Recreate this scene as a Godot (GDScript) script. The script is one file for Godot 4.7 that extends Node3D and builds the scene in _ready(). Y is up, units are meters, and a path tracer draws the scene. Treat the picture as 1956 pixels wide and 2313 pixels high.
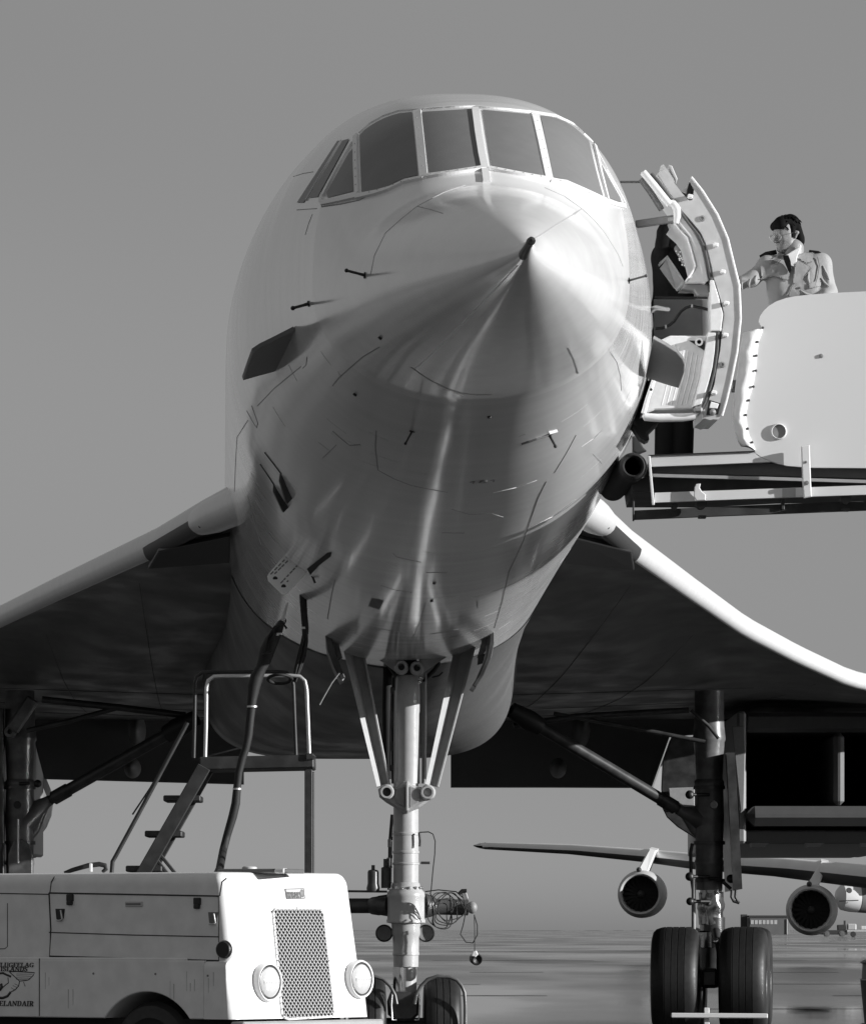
extends Node3D
# A delta-winged jet airliner seen from the front on a wet apron, with its ground equipment. Everything is built in metres, y up.
# The photograph's own pixel grid (1956 x 2313) is used once, to survey where things stand: P(u, v, d) is the point that
# lies d metres in front of the camera; every thing then has its own place, size and thickness.
const FOCAL := 12964.0
const MID_U := 978.0
const HORIZON_V := 2100.0
const EYE := 1.16

# ---------------------------------------------------------------- surveying
func P(u: float, v: float, d: float) -> Vector3:
	return Vector3((u - MID_U) * d / FOCAL, EYE + (HORIZON_V - v) * d / FOCAL, -d)

func ray(u: float, v: float) -> Vector3:
	return Vector3((u - MID_U) / FOCAL, (HORIZON_V - v) / FOCAL, -1.0)

func PA(list: Array, d: float) -> PackedVector3Array:
	var r := PackedVector3Array()
	for p in list:
		r.append(P(p[0], p[1], p[2] if p.size() > 2 else d))
	return r

# ---------------------------------------------------------------- a mesh being collected
class Geo:
	var v := PackedVector3Array()
	var n := PackedVector3Array()
	var uv := PackedVector2Array()

	func tri(a: Vector3, b: Vector3, c: Vector3, na: Vector3, nb: Vector3, nc: Vector3, ua := Vector2.ZERO, ub := Vector2.ZERO, uc := Vector2.ZERO) -> void:
		if (b - a).cross(c - a).dot(na + nb + nc) > 0.0:
			v.append_array([a, c, b]); n.append_array([na, nc, nb]); uv.append_array([ua, uc, ub])
		else:
			v.append_array([a, b, c]); n.append_array([na, nb, nc]); uv.append_array([ua, ub, uc])

	func flat(a: Vector3, b: Vector3, c: Vector3, out: Vector3) -> void:
		var m := (b - a).cross(c - a)
		if m.length() < 1e-12:
			return
		m = m.normalized()
		if m.dot(out) < 0.0:
			m = -m
		tri(a, b, c, m, m, m)

	func quad(a: Vector3, b: Vector3, c: Vector3, d: Vector3, out: Vector3) -> void:
		flat(a, b, c, out); flat(a, c, d, out)

	# a box with chamfered edges; basis columns are its axes
	func box(c: Vector3, s: Vector3, bas := Basis(), ch := -1.0) -> void:
		if ch < 0.0:
			ch = minf(0.006, 0.2 * minf(s.x, minf(s.y, s.z)))
		var h := s * 0.5
		var q := func(x: float, y: float, z: float) -> Vector3: return c + bas * Vector3(x, y, z)
		for ax in 3:
			var a1 := (ax + 1) % 3
			var a2 := (ax + 2) % 3
			for sg in [-1.0, 1.0]:
				var o := Vector3.ZERO
				o[ax] = sg
				var k: Array[Vector3] = []
				for e in [[-1, -1], [1, -1], [1, 1], [-1, 1]]:
					var p := Vector3.ZERO
					p[ax] = sg * h[ax]
					p[a1] = e[0] * (h[a1] - ch)
					p[a2] = e[1] * (h[a2] - ch)
					k.append(q.call(p.x, p.y, p.z))
				quad(k[0], k[1], k[2], k[3], bas * o)
		for ax in 3:
			var a1 := (ax + 1) % 3
			var a2 := (ax + 2) % 3
			for s1 in [-1.0, 1.0]:
				for s2 in [-1.0, 1.0]:
					var k: Array[Vector3] = []
					for e in [[-1, 0], [1, 0], [1, 1], [-1, 1]]:
						var p := Vector3.ZERO
						p[ax] = e[0] * (h[ax] - ch)
						p[a1] = s1 * (h[a1] - (ch if e[1] else 0.0))
						p[a2] = s2 * (h[a2] - (0.0 if e[1] else ch))
						k.append(q.call(p.x, p.y, p.z))
					var o := Vector3.ZERO
					o[a1] = s1
					o[a2] = s2
					quad(k[0], k[1], k[2], k[3], bas * o)
		for sx in [-1.0, 1.0]:
			for sy in [-1.0, 1.0]:
				for sz in [-1.0, 1.0]:
					var o := Vector3(sx, sy, sz)
					flat(q.call(sx * h.x, sy * (h.y - ch), sz * (h.z - ch)), q.call(sx * (h.x - ch), sy * h.y, sz * (h.z - ch)), q.call(sx * (h.x - ch), sy * (h.y - ch), sz * h.z), bas * o)

	# a bar of rectangular section from a to b; side is the direction of its width
	func bar(a: Vector3, b: Vector3, w: float, t: float, side := Vector3.RIGHT, ch := -1.0) -> void:
		var y := (b - a).normalized()
		var z := side.cross(y)
		if z.length() < 1e-4:
			z = Vector3.BACK.cross(y)
		z = z.normalized()
		box((a + b) * 0.5, Vector3(w, (b - a).length(), t), Basis(y.cross(z), y, z), ch)

	# a round sweep along points with a radius each
	func tube(p: PackedVector3Array, r, sides := 12, caps := true) -> void:
		var k := p.size()
		var rad := PackedFloat32Array()
		for i in k:
			rad.append(r if r is float or r is int else r[i])
		var t0 := (p[1] - p[0]).normalized()
		var x := t0.cross(Vector3.UP)
		if x.length() < 0.05:
			x = t0.cross(Vector3.RIGHT)
		x = x.normalized()
		var rings := []
		var norms := []
		var tang := []
		for i in k:
			var a := p[maxi(i - 1, 0)]
			var b := p[mini(i + 1, k - 1)]
			var t := (b - a).normalized()
			x = (x - t * x.dot(t)).normalized()
			var y := t.cross(x)
			var slope := (rad[mini(i + 1, k - 1)] - rad[maxi(i - 1, 0)]) / maxf((b - a).length(), 1e-6)
			var ring := PackedVector3Array()
			var nr := PackedVector3Array()
			for j in sides + 1:
				var ang := TAU * j / sides
				var dir := x * cos(ang) + y * sin(ang)
				ring.append(p[i] + dir * rad[i])
				nr.append((dir - t * slope).normalized())
			rings.append(ring); norms.append(nr); tang.append(t)
		for i in k - 1:
			for j in sides:
				tri(rings[i][j], rings[i][j + 1], rings[i + 1][j + 1], norms[i][j], norms[i][j + 1], norms[i + 1][j + 1])
				tri(rings[i][j], rings[i + 1][j + 1], rings[i + 1][j], norms[i][j], norms[i + 1][j + 1], norms[i + 1][j])
		if caps:
			for e in [0, k - 1]:
				var o: Vector3 = -tang[0] if e == 0 else tang[e]
				for j in sides:
					tri(p[e], rings[e][j], rings[e][j + 1], o, o, o)

	# a turned shape: pairs (radius, distance along axis), creased wherever two neighbours bend more than about 35 degrees
	func lathe(o: Vector3, axis: Vector3, prof: Array, sides := 32) -> void:
		axis = axis.normalized()
		var x := axis.cross(Vector3.UP)
		if x.length() < 0.05:
			x = axis.cross(Vector3.RIGHT)
		x = x.normalized()
		var y := axis.cross(x)
		var k := prof.size()
		var sn: Array[Vector2] = []
		for i in k - 1:
			var dv := Vector2(prof[i + 1][0] - prof[i][0], prof[i + 1][1] - prof[i][1])
			sn.append(Vector2(dv.y, -dv.x).normalized())
		for i in k - 1:
			var n0 := sn[i]
			var n1 := sn[i]
			if i > 0 and sn[i - 1].dot(sn[i]) > 0.82:
				n0 = (sn[i - 1] + sn[i]).normalized()
			if i < k - 2 and sn[i + 1].dot(sn[i]) > 0.82:
				n1 = (sn[i + 1] + sn[i]).normalized()
			for j in sides:
				var d0 := x * cos(TAU * j / sides) + y * sin(TAU * j / sides)
				var d1 := x * cos(TAU * (j + 1) / sides) + y * sin(TAU * (j + 1) / sides)
				var a: Vector3 = o + d0 * prof[i][0] + axis * prof[i][1]
				var b: Vector3 = o + d1 * prof[i][0] + axis * prof[i][1]
				var c: Vector3 = o + d1 * prof[i + 1][0] + axis * prof[i + 1][1]
				var d: Vector3 = o + d0 * prof[i + 1][0] + axis * prof[i + 1][1]
				var na := d0 * n0.x + axis * n0.y
				var nb := d1 * n0.x + axis * n0.y
				var nc := d1 * n1.x + axis * n1.y
				var nd := d0 * n1.x + axis * n1.y
				if prof[i][0] > 1e-6:
					tri(a, b, c, na, nb, nc)
				if prof[i + 1][0] > 1e-6:
					tri(a, c, d, na, nc, nd)

	# a flat outline given thickness: every point is carried along ext; front is the side that faces away from ext
	func prism(pts: PackedVector3Array, ext: Vector3, ch := 0.0) -> void:
		var nrm := Vector3.ZERO
		var mid := Vector3.ZERO
		for i in pts.size():
			var a := pts[i]
			var b := pts[(i + 1) % pts.size()]
			nrm += a.cross(b)
			mid += a
		mid /= pts.size()
		nrm = Vector3.ZERO
		for i in pts.size():
			nrm += (pts[i] - mid).cross(pts[(i + 1) % pts.size()] - mid)
		nrm = nrm.normalized()
		if nrm.dot(ext) > 0.0:
			nrm = -nrm
		var x := nrm.cross(Vector3.UP)
		if x.length() < 0.05:
			x = nrm.cross(Vector3.RIGHT)
		x = x.normalized()
		var y := nrm.cross(x)
		var flat2 := PackedVector2Array()
		for p in pts:
			flat2.append(Vector2((p - mid).dot(x), (p - mid).dot(y)))
		var inner := flat2
		if ch > 0.0:
			var got := Geometry2D.offset_polygon(flat2, -ch, Geometry2D.JOIN_MITER)
			if got.size() == 1 and got[0].size() == flat2.size():
				# match the starting corner
				var best := 0
				for i in got[0].size():
					if got[0][i].distance_to(flat2[0]) < got[0][best].distance_to(flat2[0]):
						best = i
				inner = PackedVector2Array()
				for i in flat2.size():
					inner.append(got[0][(best + i) % flat2.size()])
			else:
				ch = 0.0
		var idx := Geometry2D.triangulate_polygon(inner)
		var e := ext.normalized()
		var deep := func(q: Vector2, s: float) -> Vector3:
			return mid + x * q.x + y * q.y + e * s
		var off := PackedFloat32Array()
		for i in pts.size():
			off.append((pts[i] - mid).dot(nrm) / minf(-0.05, nrm.dot(e)) if absf(nrm.dot(e)) > 0.05 else 0.0)
		var L := ext.length()
		for i in range(0, idx.size(), 3):
			flat(deep.call(inner[idx[i]], off[idx[i]]), deep.call(inner[idx[i + 1]], off[idx[i + 1]]), deep.call(inner[idx[i + 2]], off[idx[i + 2]]), nrm)
			flat(deep.call(inner[idx[i]], L + off[idx[i]]), deep.call(inner[idx[i + 1]], L + off[idx[i + 1]]), deep.call(inner[idx[i + 2]], L + off[idx[i + 2]]), -nrm)
		var ccw := 0.0
		for i in flat2.size():
			ccw += flat2[i].cross(flat2[(i + 1) % flat2.size()])
		for i in flat2.size():
			var j := (i + 1) % flat2.size()
			var ed := flat2[j] - flat2[i]
			var o2 := Vector2(ed.y, -ed.x) * signf(ccw)
			var o := x * o2.x + y * o2.y
			quad(deep.call(flat2[i], ch + off[i]), deep.call(flat2[j], ch + off[j]), deep.call(flat2[j], L - ch + off[j]), deep.call(flat2[i], L - ch + off[i]), o)
			if ch > 0.0:
				quad(deep.call(flat2[i], ch + off[i]), deep.call(flat2[j], ch + off[j]), deep.call(inner[j], off[j]), deep.call(inner[i], off[i]), o.normalized() + nrm)
				quad(deep.call(flat2[i], L - ch + off[i]), deep.call(flat2[j], L - ch + off[j]), deep.call(inner[j], L + off[j]), deep.call(inner[i], L + off[i]), o.normalized() - nrm)

	# a sheet of points[row][column], smooth; hint is a point the sheet's faces look away from
	func sheet(rows: Array, hint, uvs = null) -> void:
		var R := rows.size()
		var C: int = rows[0].size()
		var nr := []
		for i in R:
			var line := PackedVector3Array()
			for j in C:
				var du: Vector3 = rows[i][mini(j + 1, C - 1)] - rows[i][maxi(j - 1, 0)]
				var dv: Vector3 = rows[mini(i + 1, R - 1)][j] - rows[maxi(i - 1, 0)][j]
				var m := du.cross(dv)
				m = m.normalized() if m.length() > 1e-12 else Vector3.UP
				var ref: Vector3 = rows[i][j] - (hint[i] if hint is Array or hint is PackedVector3Array else hint)
				line.append(m if m.dot(ref) >= 0.0 else -m)
			nr.append(line)
		for i in R - 1:
			for j in C - 1:
				var ua := Vector2.ZERO
				var ub := Vector2.ZERO
				var uc := Vector2.ZERO
				var ud := Vector2.ZERO
				if uvs != null:
					ua = uvs[i][j]; ub = uvs[i][j + 1]; uc = uvs[i + 1][j + 1]; ud = uvs[i + 1][j]
				tri(rows[i][j], rows[i][j + 1], rows[i + 1][j + 1], nr[i][j], nr[i][j + 1], nr[i + 1][j + 1], ua, ub, uc)
				tri(rows[i][j], rows[i + 1][j + 1], rows[i + 1][j], nr[i][j], nr[i + 1][j + 1], nr[i + 1][j], ua, uc, ud)

	func ball(c: Vector3, r: Vector3, bas := Basis(), k := 14) -> void:
		for i in k:
			for j in 2 * k:
				var q := []
				for e in [[i, j], [i, j + 1], [i + 1, j + 1], [i + 1, j]]:
					var a: float = PI * e[0] / k
					var b: float = TAU * e[1] / (2 * k)
					q.append(Vector3(sin(a) * cos(b), cos(a), sin(a) * sin(b)))
				var pos := []
				var nn := []
				for w in q:
					pos.append(c + bas * (w * r))
					nn.append((bas * (w / r)).normalized())
				if i > 0:
					tri(pos[0], pos[1], pos[2], nn[0], nn[1], nn[2])
				if i < k - 1:
					tri(pos[0], pos[2], pos[3], nn[0], nn[2], nn[3])

	# smooth body round a skeleton: bones are [a, b, radius at a, radius at b, blend]; surface nets on a grid
	func flesh(bones: Array, cell: float) -> void:
		var lo := Vector3.INF
		var hi := -Vector3.INF
		for b in bones:
			var r: float = maxf(b[2], b[3])
			lo = lo.min(b[0].min(b[1]) - Vector3.ONE * (r + 3 * cell))
			hi = hi.max(b[0].max(b[1]) + Vector3.ONE * (r + 3 * cell))
		var nx := int((hi.x - lo.x) / cell) + 2
		var ny := int((hi.y - lo.y) / cell) + 2
		var nz := int((hi.z - lo.z) / cell) + 2
		var f := PackedFloat32Array()
		f.resize(nx * ny * nz)
		f.fill(1.0)
		for b in bones:
			var A: Vector3 = b[0]
			var D: Vector3 = b[1] - b[0]
			var ra: float = b[2]
			var dr: float = b[3] - b[2]
			var k: float = b[4]
			var m: float = maxf(b[2], b[3]) + k + 2.0 * cell
			var l2 := maxf(D.length_squared(), 1e-9)
			var i0 := Vector3i(((A.min(A + D) - Vector3.ONE * m - lo) / cell).floor()).clamp(Vector3i.ZERO, Vector3i(nx - 1, ny - 1, nz - 1))
			var i1 := Vector3i(((A.max(A + D) + Vector3.ONE * m - lo) / cell).ceil()).clamp(Vector3i.ZERO, Vector3i(nx - 1, ny - 1, nz - 1))
			for z in range(i0.z, i1.z + 1):
				for y in range(i0.y, i1.y + 1):
					var base := (z * ny + y) * nx
					for x in range(i0.x, i1.x + 1):
						var p := lo + Vector3(x, y, z) * cell - A
						var h := clampf(p.dot(D) / l2, 0.0, 1.0)
						var d := (p - D * h).length() - ra - dr * h
						var o := f[base + x]
						var w := maxf(k - absf(d - o), 0.0) / k
						f[base + x] = minf(d, o) - w * w * k * 0.25
		var at := {}
		var pos := PackedVector3Array()
		var nor := PackedVector3Array()
		for z in range(1, nz - 2):
			for y in range(1, ny - 2):
				for x in range(1, nx - 2):
					var b0 := (z * ny + y) * nx + x
					var q := [f[b0], f[b0 + 1], f[b0 + nx], f[b0 + nx + 1], f[b0 + nx * ny], f[b0 + nx * ny + 1], f[b0 + nx * ny + nx], f[b0 + nx * ny + nx + 1]]
					var neg := 0
					for e in q:
						if e < 0.0:
							neg += 1
					if neg == 0 or neg == 8:
						continue
					var s := Vector3.ZERO
					var c := 0
					for e in [[0, 1], [2, 3], [4, 5], [6, 7], [0, 2], [1, 3], [4, 6], [5, 7], [0, 4], [1, 5], [2, 6], [3, 7]]:
						var fa: float = q[e[0]]
						var fb: float = q[e[1]]
						if (fa < 0.0) != (fb < 0.0):
							var t := fa / (fa - fb)
							var ca := Vector3(e[0] & 1, (e[0] >> 1) & 1, e[0] >> 2)
							var cb := Vector3(e[1] & 1, (e[1] >> 1) & 1, e[1] >> 2)
							s += ca.lerp(cb, t)
							c += 1
					at[b0] = pos.size()
					pos.append(lo + (Vector3(x, y, z) + s / c) * cell)
					nor.append(Vector3(q[1] + q[3] + q[5] + q[7] - q[0] - q[2] - q[4] - q[6], q[2] + q[3] + q[6] + q[7] - q[0] - q[1] - q[4] - q[5], q[4] + q[5] + q[6] + q[7] - q[0] - q[1] - q[2] - q[3]).normalized())
		for b0 in at:
			for e in [[1, nx, nx * ny], [nx, nx * ny, 1], [nx * ny, 1, nx]]:
				if (f[b0] < 0.0) == (f[b0 + e[0]] < 0.0):
					continue
				var k := [b0, b0 - e[1], b0 - e[1] - e[2], b0 - e[2]]
				if not (at.has(k[1]) and at.has(k[2]) and at.has(k[3])):
					continue
				var g := [at[k[0]], at[k[1]], at[k[2]], at[k[3]]]
				tri(pos[g[0]], pos[g[1]], pos[g[2]], nor[g[0]], nor[g[1]], nor[g[2]])
				tri(pos[g[0]], pos[g[2]], pos[g[3]], nor[g[0]], nor[g[2]], nor[g[3]])

# ---------------------------------------------------------------- scene tree
var used := {}

func numbered(called: String) -> String:
	var k: int = used.get(called, 0)
	used[called] = k + 1
	return called if k == 0 else "%s_%03d" % [called, k]

func thing(called: String, label: String, category: String, at: Vector3, turn := 0.0, group := "") -> Node3D:
	var o := Node3D.new()
	o.name = numbered(called)
	add_child(o, true)
	o.position = at
	o.rotation.y = turn
	tag(o, label, category, group)
	return o

func tag(o: Node, label: String, category := "", group := "") -> void:
	o.set_meta("label", label)
	if category:
		o.set_meta("category", category)
	if group:
		o.set_meta("group", group)

func top_of(n: Node) -> Transform3D:
	var t := Transform3D()
	while n is Node3D and n != self:
		t = n.transform * t
		n = n.get_parent()
	return t

# commits the collected shape, given in world coordinates (or the parent's own when own is set), as one named mesh
func obj(called: String, g: Geo, m: Material, parent: Node3D, own := false) -> MeshInstance3D:
	var o := MeshInstance3D.new()
	var k := 0
	var nm := called
	while parent.has_node(NodePath(nm)):
		k += 1
		nm = "%s_%03d" % [called, k]
	o.name = nm
	var inv := Transform3D() if own else top_of(parent).affine_inverse()
	var vs := PackedVector3Array()
	var ns := PackedVector3Array()
	vs.resize(g.v.size())
	ns.resize(g.v.size())
	for i in g.v.size():
		vs[i] = inv * g.v[i]
		ns[i] = inv.basis * g.n[i]
	# share equal corners
	var seen := {}
	var V := PackedVector3Array()
	var N := PackedVector3Array()
	var U := PackedVector2Array()
	var I := PackedInt32Array()
	for i in vs.size():
		var key := [vs[i], ns[i], g.uv[i]]
		if not seen.has(key):
			seen[key] = V.size()
			V.append(vs[i]); N.append(ns[i]); U.append(g.uv[i])
		I.append(seen[key])
	var arr := []
	arr.resize(Mesh.ARRAY_MAX)
	arr[Mesh.ARRAY_VERTEX] = V
	arr[Mesh.ARRAY_NORMAL] = N
	arr[Mesh.ARRAY_TEX_UV] = U
	arr[Mesh.ARRAY_INDEX] = I
	var mesh := ArrayMesh.new()
	mesh.add_surface_from_arrays(Mesh.PRIMITIVE_TRIANGLES, arr)
	mesh.surface_set_material(0, m)
	o.mesh = mesh
	parent.add_child(o, true)
	return o

# ---------------------------------------------------------------- materials (all greys: the photograph is black and white)
func grey(l: float) -> Color:
	return Color(l, l, l).linear_to_srgb()

func noise_tex(size: int, freq: float, oct: int, lo: float, hi: float, gain := 1.0, sd := 1, stretch := Vector2.ONE) -> ImageTexture:
	var fn := FastNoiseLite.new()
	fn.seed = sd
	fn.noise_type = FastNoiseLite.TYPE_SIMPLEX_SMOOTH
	fn.frequency = freq
	fn.fractal_octaves = oct
	var im := fn.get_seamless_image(size, size)
	var out := Image.create(size, size, false, Image.FORMAT_RGB8)
	for y in size:
		for x in size:
			var s := im.get_pixel(x, y).r
			s = clampf(0.5 + (s - 0.5) * gain, 0.0, 1.0)
			var c := lerpf(lo, hi, s)
			out.set_pixel(x, y, Color(c, c, c))
	return ImageTexture.create_from_image(out)

var tex := {}
var mats := {}

func mat(called: String, l: float, rough: float, metal := 0.0, grime := "", scale := Vector3.ONE, rough_tex := "", coat := 0.0, bump := "", bump_cm := 0.0) -> StandardMaterial3D:
	var m := StandardMaterial3D.new()
	m.resource_name = called
	m.albedo_color = grey(l)
	m.roughness = rough
	m.metallic = metal
	if grime or rough_tex or bump:
		m.uv1_triplanar = true
		m.uv1_scale = scale
	if grime:
		m.albedo_texture = tex[grime]
	if rough_tex:
		m.roughness_texture = tex[rough_tex]
		m.roughness_texture_channel = BaseMaterial3D.TEXTURE_CHANNEL_RED
	if coat > 0.0:
		m.clearcoat_enabled = true
		m.clearcoat = coat
		m.clearcoat_roughness = 0.06
	if bump:
		m.normal_enabled = true
		m.normal_texture = tex[bump]
		m.normal_scale = bump_cm
	mats[called] = m
	return m

# ---------------------------------------------------------------- the airliner's body: width, top, bottom against distance t behind the nose tip
const NOSE_D := 27.4
var craft := Transform3D(Basis(Vector3.UP, deg_to_rad(2.1)), Vector3(-0.2357, 0.0, -46.3))
var craft_inv := craft.affine_inverse()
const TOP := [[0.0, 4.448], [0.25, 4.475], [0.6, 4.55], [1.0, 4.645], [2.0, 4.86], [3.0, 5.05], [4.0, 5.21], [4.55, 5.30], [4.8, 5.40], [5.4, 5.70], [5.9, 5.92], [6.5, 6.06], [7.5, 6.24], [9.0, 6.45], [10.5, 6.59], [12.0, 6.66], [14.0, 6.70], [18.0, 6.68], [22.0, 6.55], [30.0, 6.3], [40.0, 6.0], [50.0, 5.7], [58.0, 5.35], [62.0, 5.1]]
const BOT := [[0.0, 4.412], [0.25, 4.395], [0.6, 4.37], [1.0, 4.345], [2.0, 4.31], [3.0, 4.29], [4.0, 4.28], [5.0, 4.272], [6.1, 4.262], [6.45, 4.235], [7.0, 4.18], [8.0, 4.09], [9.0, 3.985], [10.5, 3.84], [12.0, 3.70], [14.0, 3.55], [16.0, 3.44], [18.0, 3.36], [22.0, 3.17], [25.0, 3.04], [28.0, 2.98], [33.6, 3.0], [42.0, 3.36], [50.0, 3.8], [58.0, 4.6], [62.0, 5.0]]
const MIDY := [[0.0, 4.43], [1.0, 4.48], [3.0, 4.64], [4.55, 4.76], [6.0, 4.90], [7.5, 5.03], [9.0, 5.10], [10.5, 5.12], [12.0, 5.1], [14.0, 5.06], [18.0, 4.97], [24.0, 4.86], [28.0, 4.6], [34.0, 4.3], [42.0, 4.3], [50.0, 4.5], [62.0, 5.0]]
const HALF := [[0.0, 0.018], [0.25, 0.045], [0.6, 0.105], [1.0, 0.185], [2.0, 0.365], [3.0, 0.525], [4.0, 0.665], [5.0, 0.785], [6.0, 0.895], [7.0, 1.0], [8.0, 1.11], [9.0, 1.225], [10.0, 1.335], [11.0, 1.405], [12.0, 1.435], [14.0, 1.44], [27.0, 1.44], [36.0, 1.68], [45.0, 1.6], [52.0, 1.1], [58.0, 0.55], [62.0, 0.1]]
const LOWN := [[0.0, 2.0], [6.0, 2.05], [10.0, 2.2], [18.0, 2.12], [24.0, 2.15], [27.0, 2.45], [30.0, 3.1], [34.0, 4.0], [40.0, 4.2], [50.0, 2.4], [62.0, 2.0]]
const UPN := [[0.0, 2.0], [4.0, 2.0], [5.5, 2.25], [6.5, 2.5], [8.0, 2.45], [9.5, 2.15], [11.0, 2.0], [14.0, 1.95], [62.0, 2.0]]
const STEP := 0.02
var tab := {}

func smooth_table(a: Array) -> PackedFloat32Array:
	# monotone cubic through the pairs
	var k := a.size()
	var s := PackedFloat32Array()
	var m := PackedFloat32Array()
	for i in k - 1:
		s.append((a[i + 1][1] - a[i][1]) / (a[i + 1][0] - a[i][0]))
	for i in k:
		if i == 0:
			m.append(s[0])
		elif i == k - 1:
			m.append(s[k - 2])
		elif s[i - 1] * s[i] <= 0.0:
			m.append(0.0)
		else:
			m.append(2.0 * s[i - 1] * s[i] / (s[i - 1] + s[i]))
	var out := PackedFloat32Array()
	var i := 0
	for q in int(62.0 / STEP) + 2:
		var t: float = minf(q * STEP, a[k - 1][0])
		while i < k - 2 and t > a[i + 1][0]:
			i += 1
		var h: float = a[i + 1][0] - a[i][0]
		var x: float = (t - a[i][0]) / h
		var x2 := x * x
		var x3 := x2 * x
		out.append((2 * x3 - 3 * x2 + 1) * a[i][1] + (x3 - 2 * x2 + x) * h * m[i] + (3 * x2 - 2 * x3) * a[i + 1][1] + (x3 - x2) * h * m[i + 1])
	return out

func tv(n: String, t: float) -> float:
	var q := clampf(t / STEP, 0.0, 3098.9)
	var i := int(q)
	return lerpf(tab[n][i], tab[n][i + 1], q - i)

# the body's skin at station t and angle a (0 = right of the picture, a quarter turn = top), in the aircraft's own axes
func skin(t: float, a: float, off := 0.0) -> Vector3:
	var w := tv("w", t)
	var my := tv("m", t)
	var c := cos(a)
	var s := sin(a)
	var n := tv("u", t) if s >= 0.0 else tv("n", t)
	var h := tv("t", t) - my if s >= 0.0 else my - tv("b", t)
	var p := Vector3((w + off) * signf(c) * pow(absf(c), 2.0 / n), my + (h + off) * signf(s) * pow(absf(s), 2.0 / n), 18.9 - t)
	return p

func inside(p: Vector3) -> float:
	var t := 18.9 - p.z
	if t < 0.0:
		return 1.0
	var my := tv("m", t)
	var dy := p.y - my
	var n := tv("u", t) if dy >= 0.0 else tv("n", t)
	var h := tv("t", t) - my if dy >= 0.0 else my - tv("b", t)
	return pow(absf(p.x) / tv("w", t), n) + pow(absf(dy) / h, n) - 1.0

func outward(p: Vector3) -> Vector3:
	var e := 0.004
	var z := 0.02
	var c := inside(p)
	return Vector3((inside(p + Vector3(e, 0, 0)) - c) / e, (inside(p + Vector3(0, e, 0)) - c) / e, (inside(p + Vector3(0, 0, z)) - c) / z).normalized()

# where the line of sight through a pixel meets the body, in the aircraft's own axes; the skin's normal comes along
func hit(u: float, v: float, off := 0.0) -> Vector3:
	var o := craft_inv * Vector3(0, EYE, 0)
	var r := craft_inv.basis * ray(u, v)
	var d := NOSE_D - 0.2
	var last := d
	while d < 66.0:
		if inside(o + r * d) < 0.0:
			var lo := last
			var hi := d
			for i in 16:
				var m := (lo + hi) * 0.5
				if inside(o + r * m) < 0.0:
					hi = m
				else:
					lo = m
			var p := o + r * hi
			return p + outward(p) * off if off != 0.0 else p
		last = d
		d += 0.12
	# just past the edge of the body: the nearest pass
	var best := 1e9
	var bp := o + r * 36.0
	d = NOSE_D
	while d < 60.0:
		var c := inside(o + r * d)
		if c < best:
			best = c
			bp = o + r * d
		d += 0.1
	var my := tv("m", 18.9 - bp.z)
	bp = Vector3(bp.x, my, bp.z) + (bp - Vector3(bp.x, my, bp.z)) * 0.999
	return bp

# a strip of given half width lying on the body along pixels, standing proud by off with its edges turned down
func skin_strip(g: Geo, px: Array, half: float, off: float, fine := 14.0) -> void:
	var pts := PackedVector3Array()
	for i in px.size() - 1:
		var a := Vector2(px[i][0], px[i][1])
		var b := Vector2(px[i + 1][0], px[i + 1][1])
		var k := maxi(1, int((b - a).length() / fine))
		for j in k + (1 if i == px.size() - 2 else 0):
			var q := a.lerp(b, float(j) / k)
			pts.append(hit(q.x, q.y))
	strip_on(g, pts, half, off)

func strip_on(g: Geo, pts: PackedVector3Array, half: float, off: float) -> void:
	var rows := [PackedVector3Array(), PackedVector3Array(), PackedVector3Array(), PackedVector3Array()]
	var refs := PackedVector3Array()
	for i in pts.size():
		var t := (pts[mini(i + 1, pts.size() - 1)] - pts[maxi(i - 1, 0)]).normalized()
		var n := outward(pts[i])
		var s := t.cross(n).normalized()
		for e in [[0, -1.0, -0.004], [1, -0.9, off], [2, 0.9, off], [3, 1.0, -0.004]]:
			rows[e[0]].append(pts[i] + s * half * e[1] + n * e[2])
		refs.append(pts[i] - n)
	for k in 3:
		for i in pts.size() - 1:
			var o: Vector3 = pts[i] - refs[i]
			if k != 1:
				o = rows[k + 1 if k == 2 else k][i] - pts[i] + o * 0.2
			g.quad(rows[k][i], rows[k][i + 1], rows[k + 1][i + 1], rows[k + 1][i], o)
	for e in [0, pts.size() - 1]:
		g.quad(rows[0][e], rows[1][e], rows[2][e], rows[3][e], (pts[0] - pts[1]) if e == 0 else (pts[e] - pts[e - 1]))

# a patch that follows the body inside a pixel outline
func skin_patch(g: Geo, px: Array, off: float, cell := 9.0) -> void:
	var poly := PackedVector2Array()
	var lo := Vector2.INF
	var hi := -Vector2.INF
	for p in px:
		poly.append(Vector2(p[0], p[1]))
		lo = lo.min(poly[-1])
		hi = hi.max(poly[-1])
	var y := lo.y
	while y < hi.y:
		var x := lo.x
		while x < hi.x:
			var sq := PackedVector2Array([Vector2(x, y), Vector2(x + cell, y), Vector2(x + cell, y + cell), Vector2(x, y + cell)])
			for piece in Geometry2D.intersect_polygons(poly, sq):
				var idx := Geometry2D.triangulate_polygon(piece)
				var w := PackedVector3Array()
				var nn := PackedVector3Array()
				for q in piece:
					var h := hit(q.x, q.y)
					var n := outward(h)
					w.append(h + n * off)
					nn.append(n)
				for i in range(0, idx.size(), 3):
					g.tri(w[idx[i]], w[idx[i + 1]], w[idx[i + 2]], nn[idx[i]], nn[idx[i + 1]], nn[idx[i + 2]])
			x += cell
		y += cell

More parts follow.
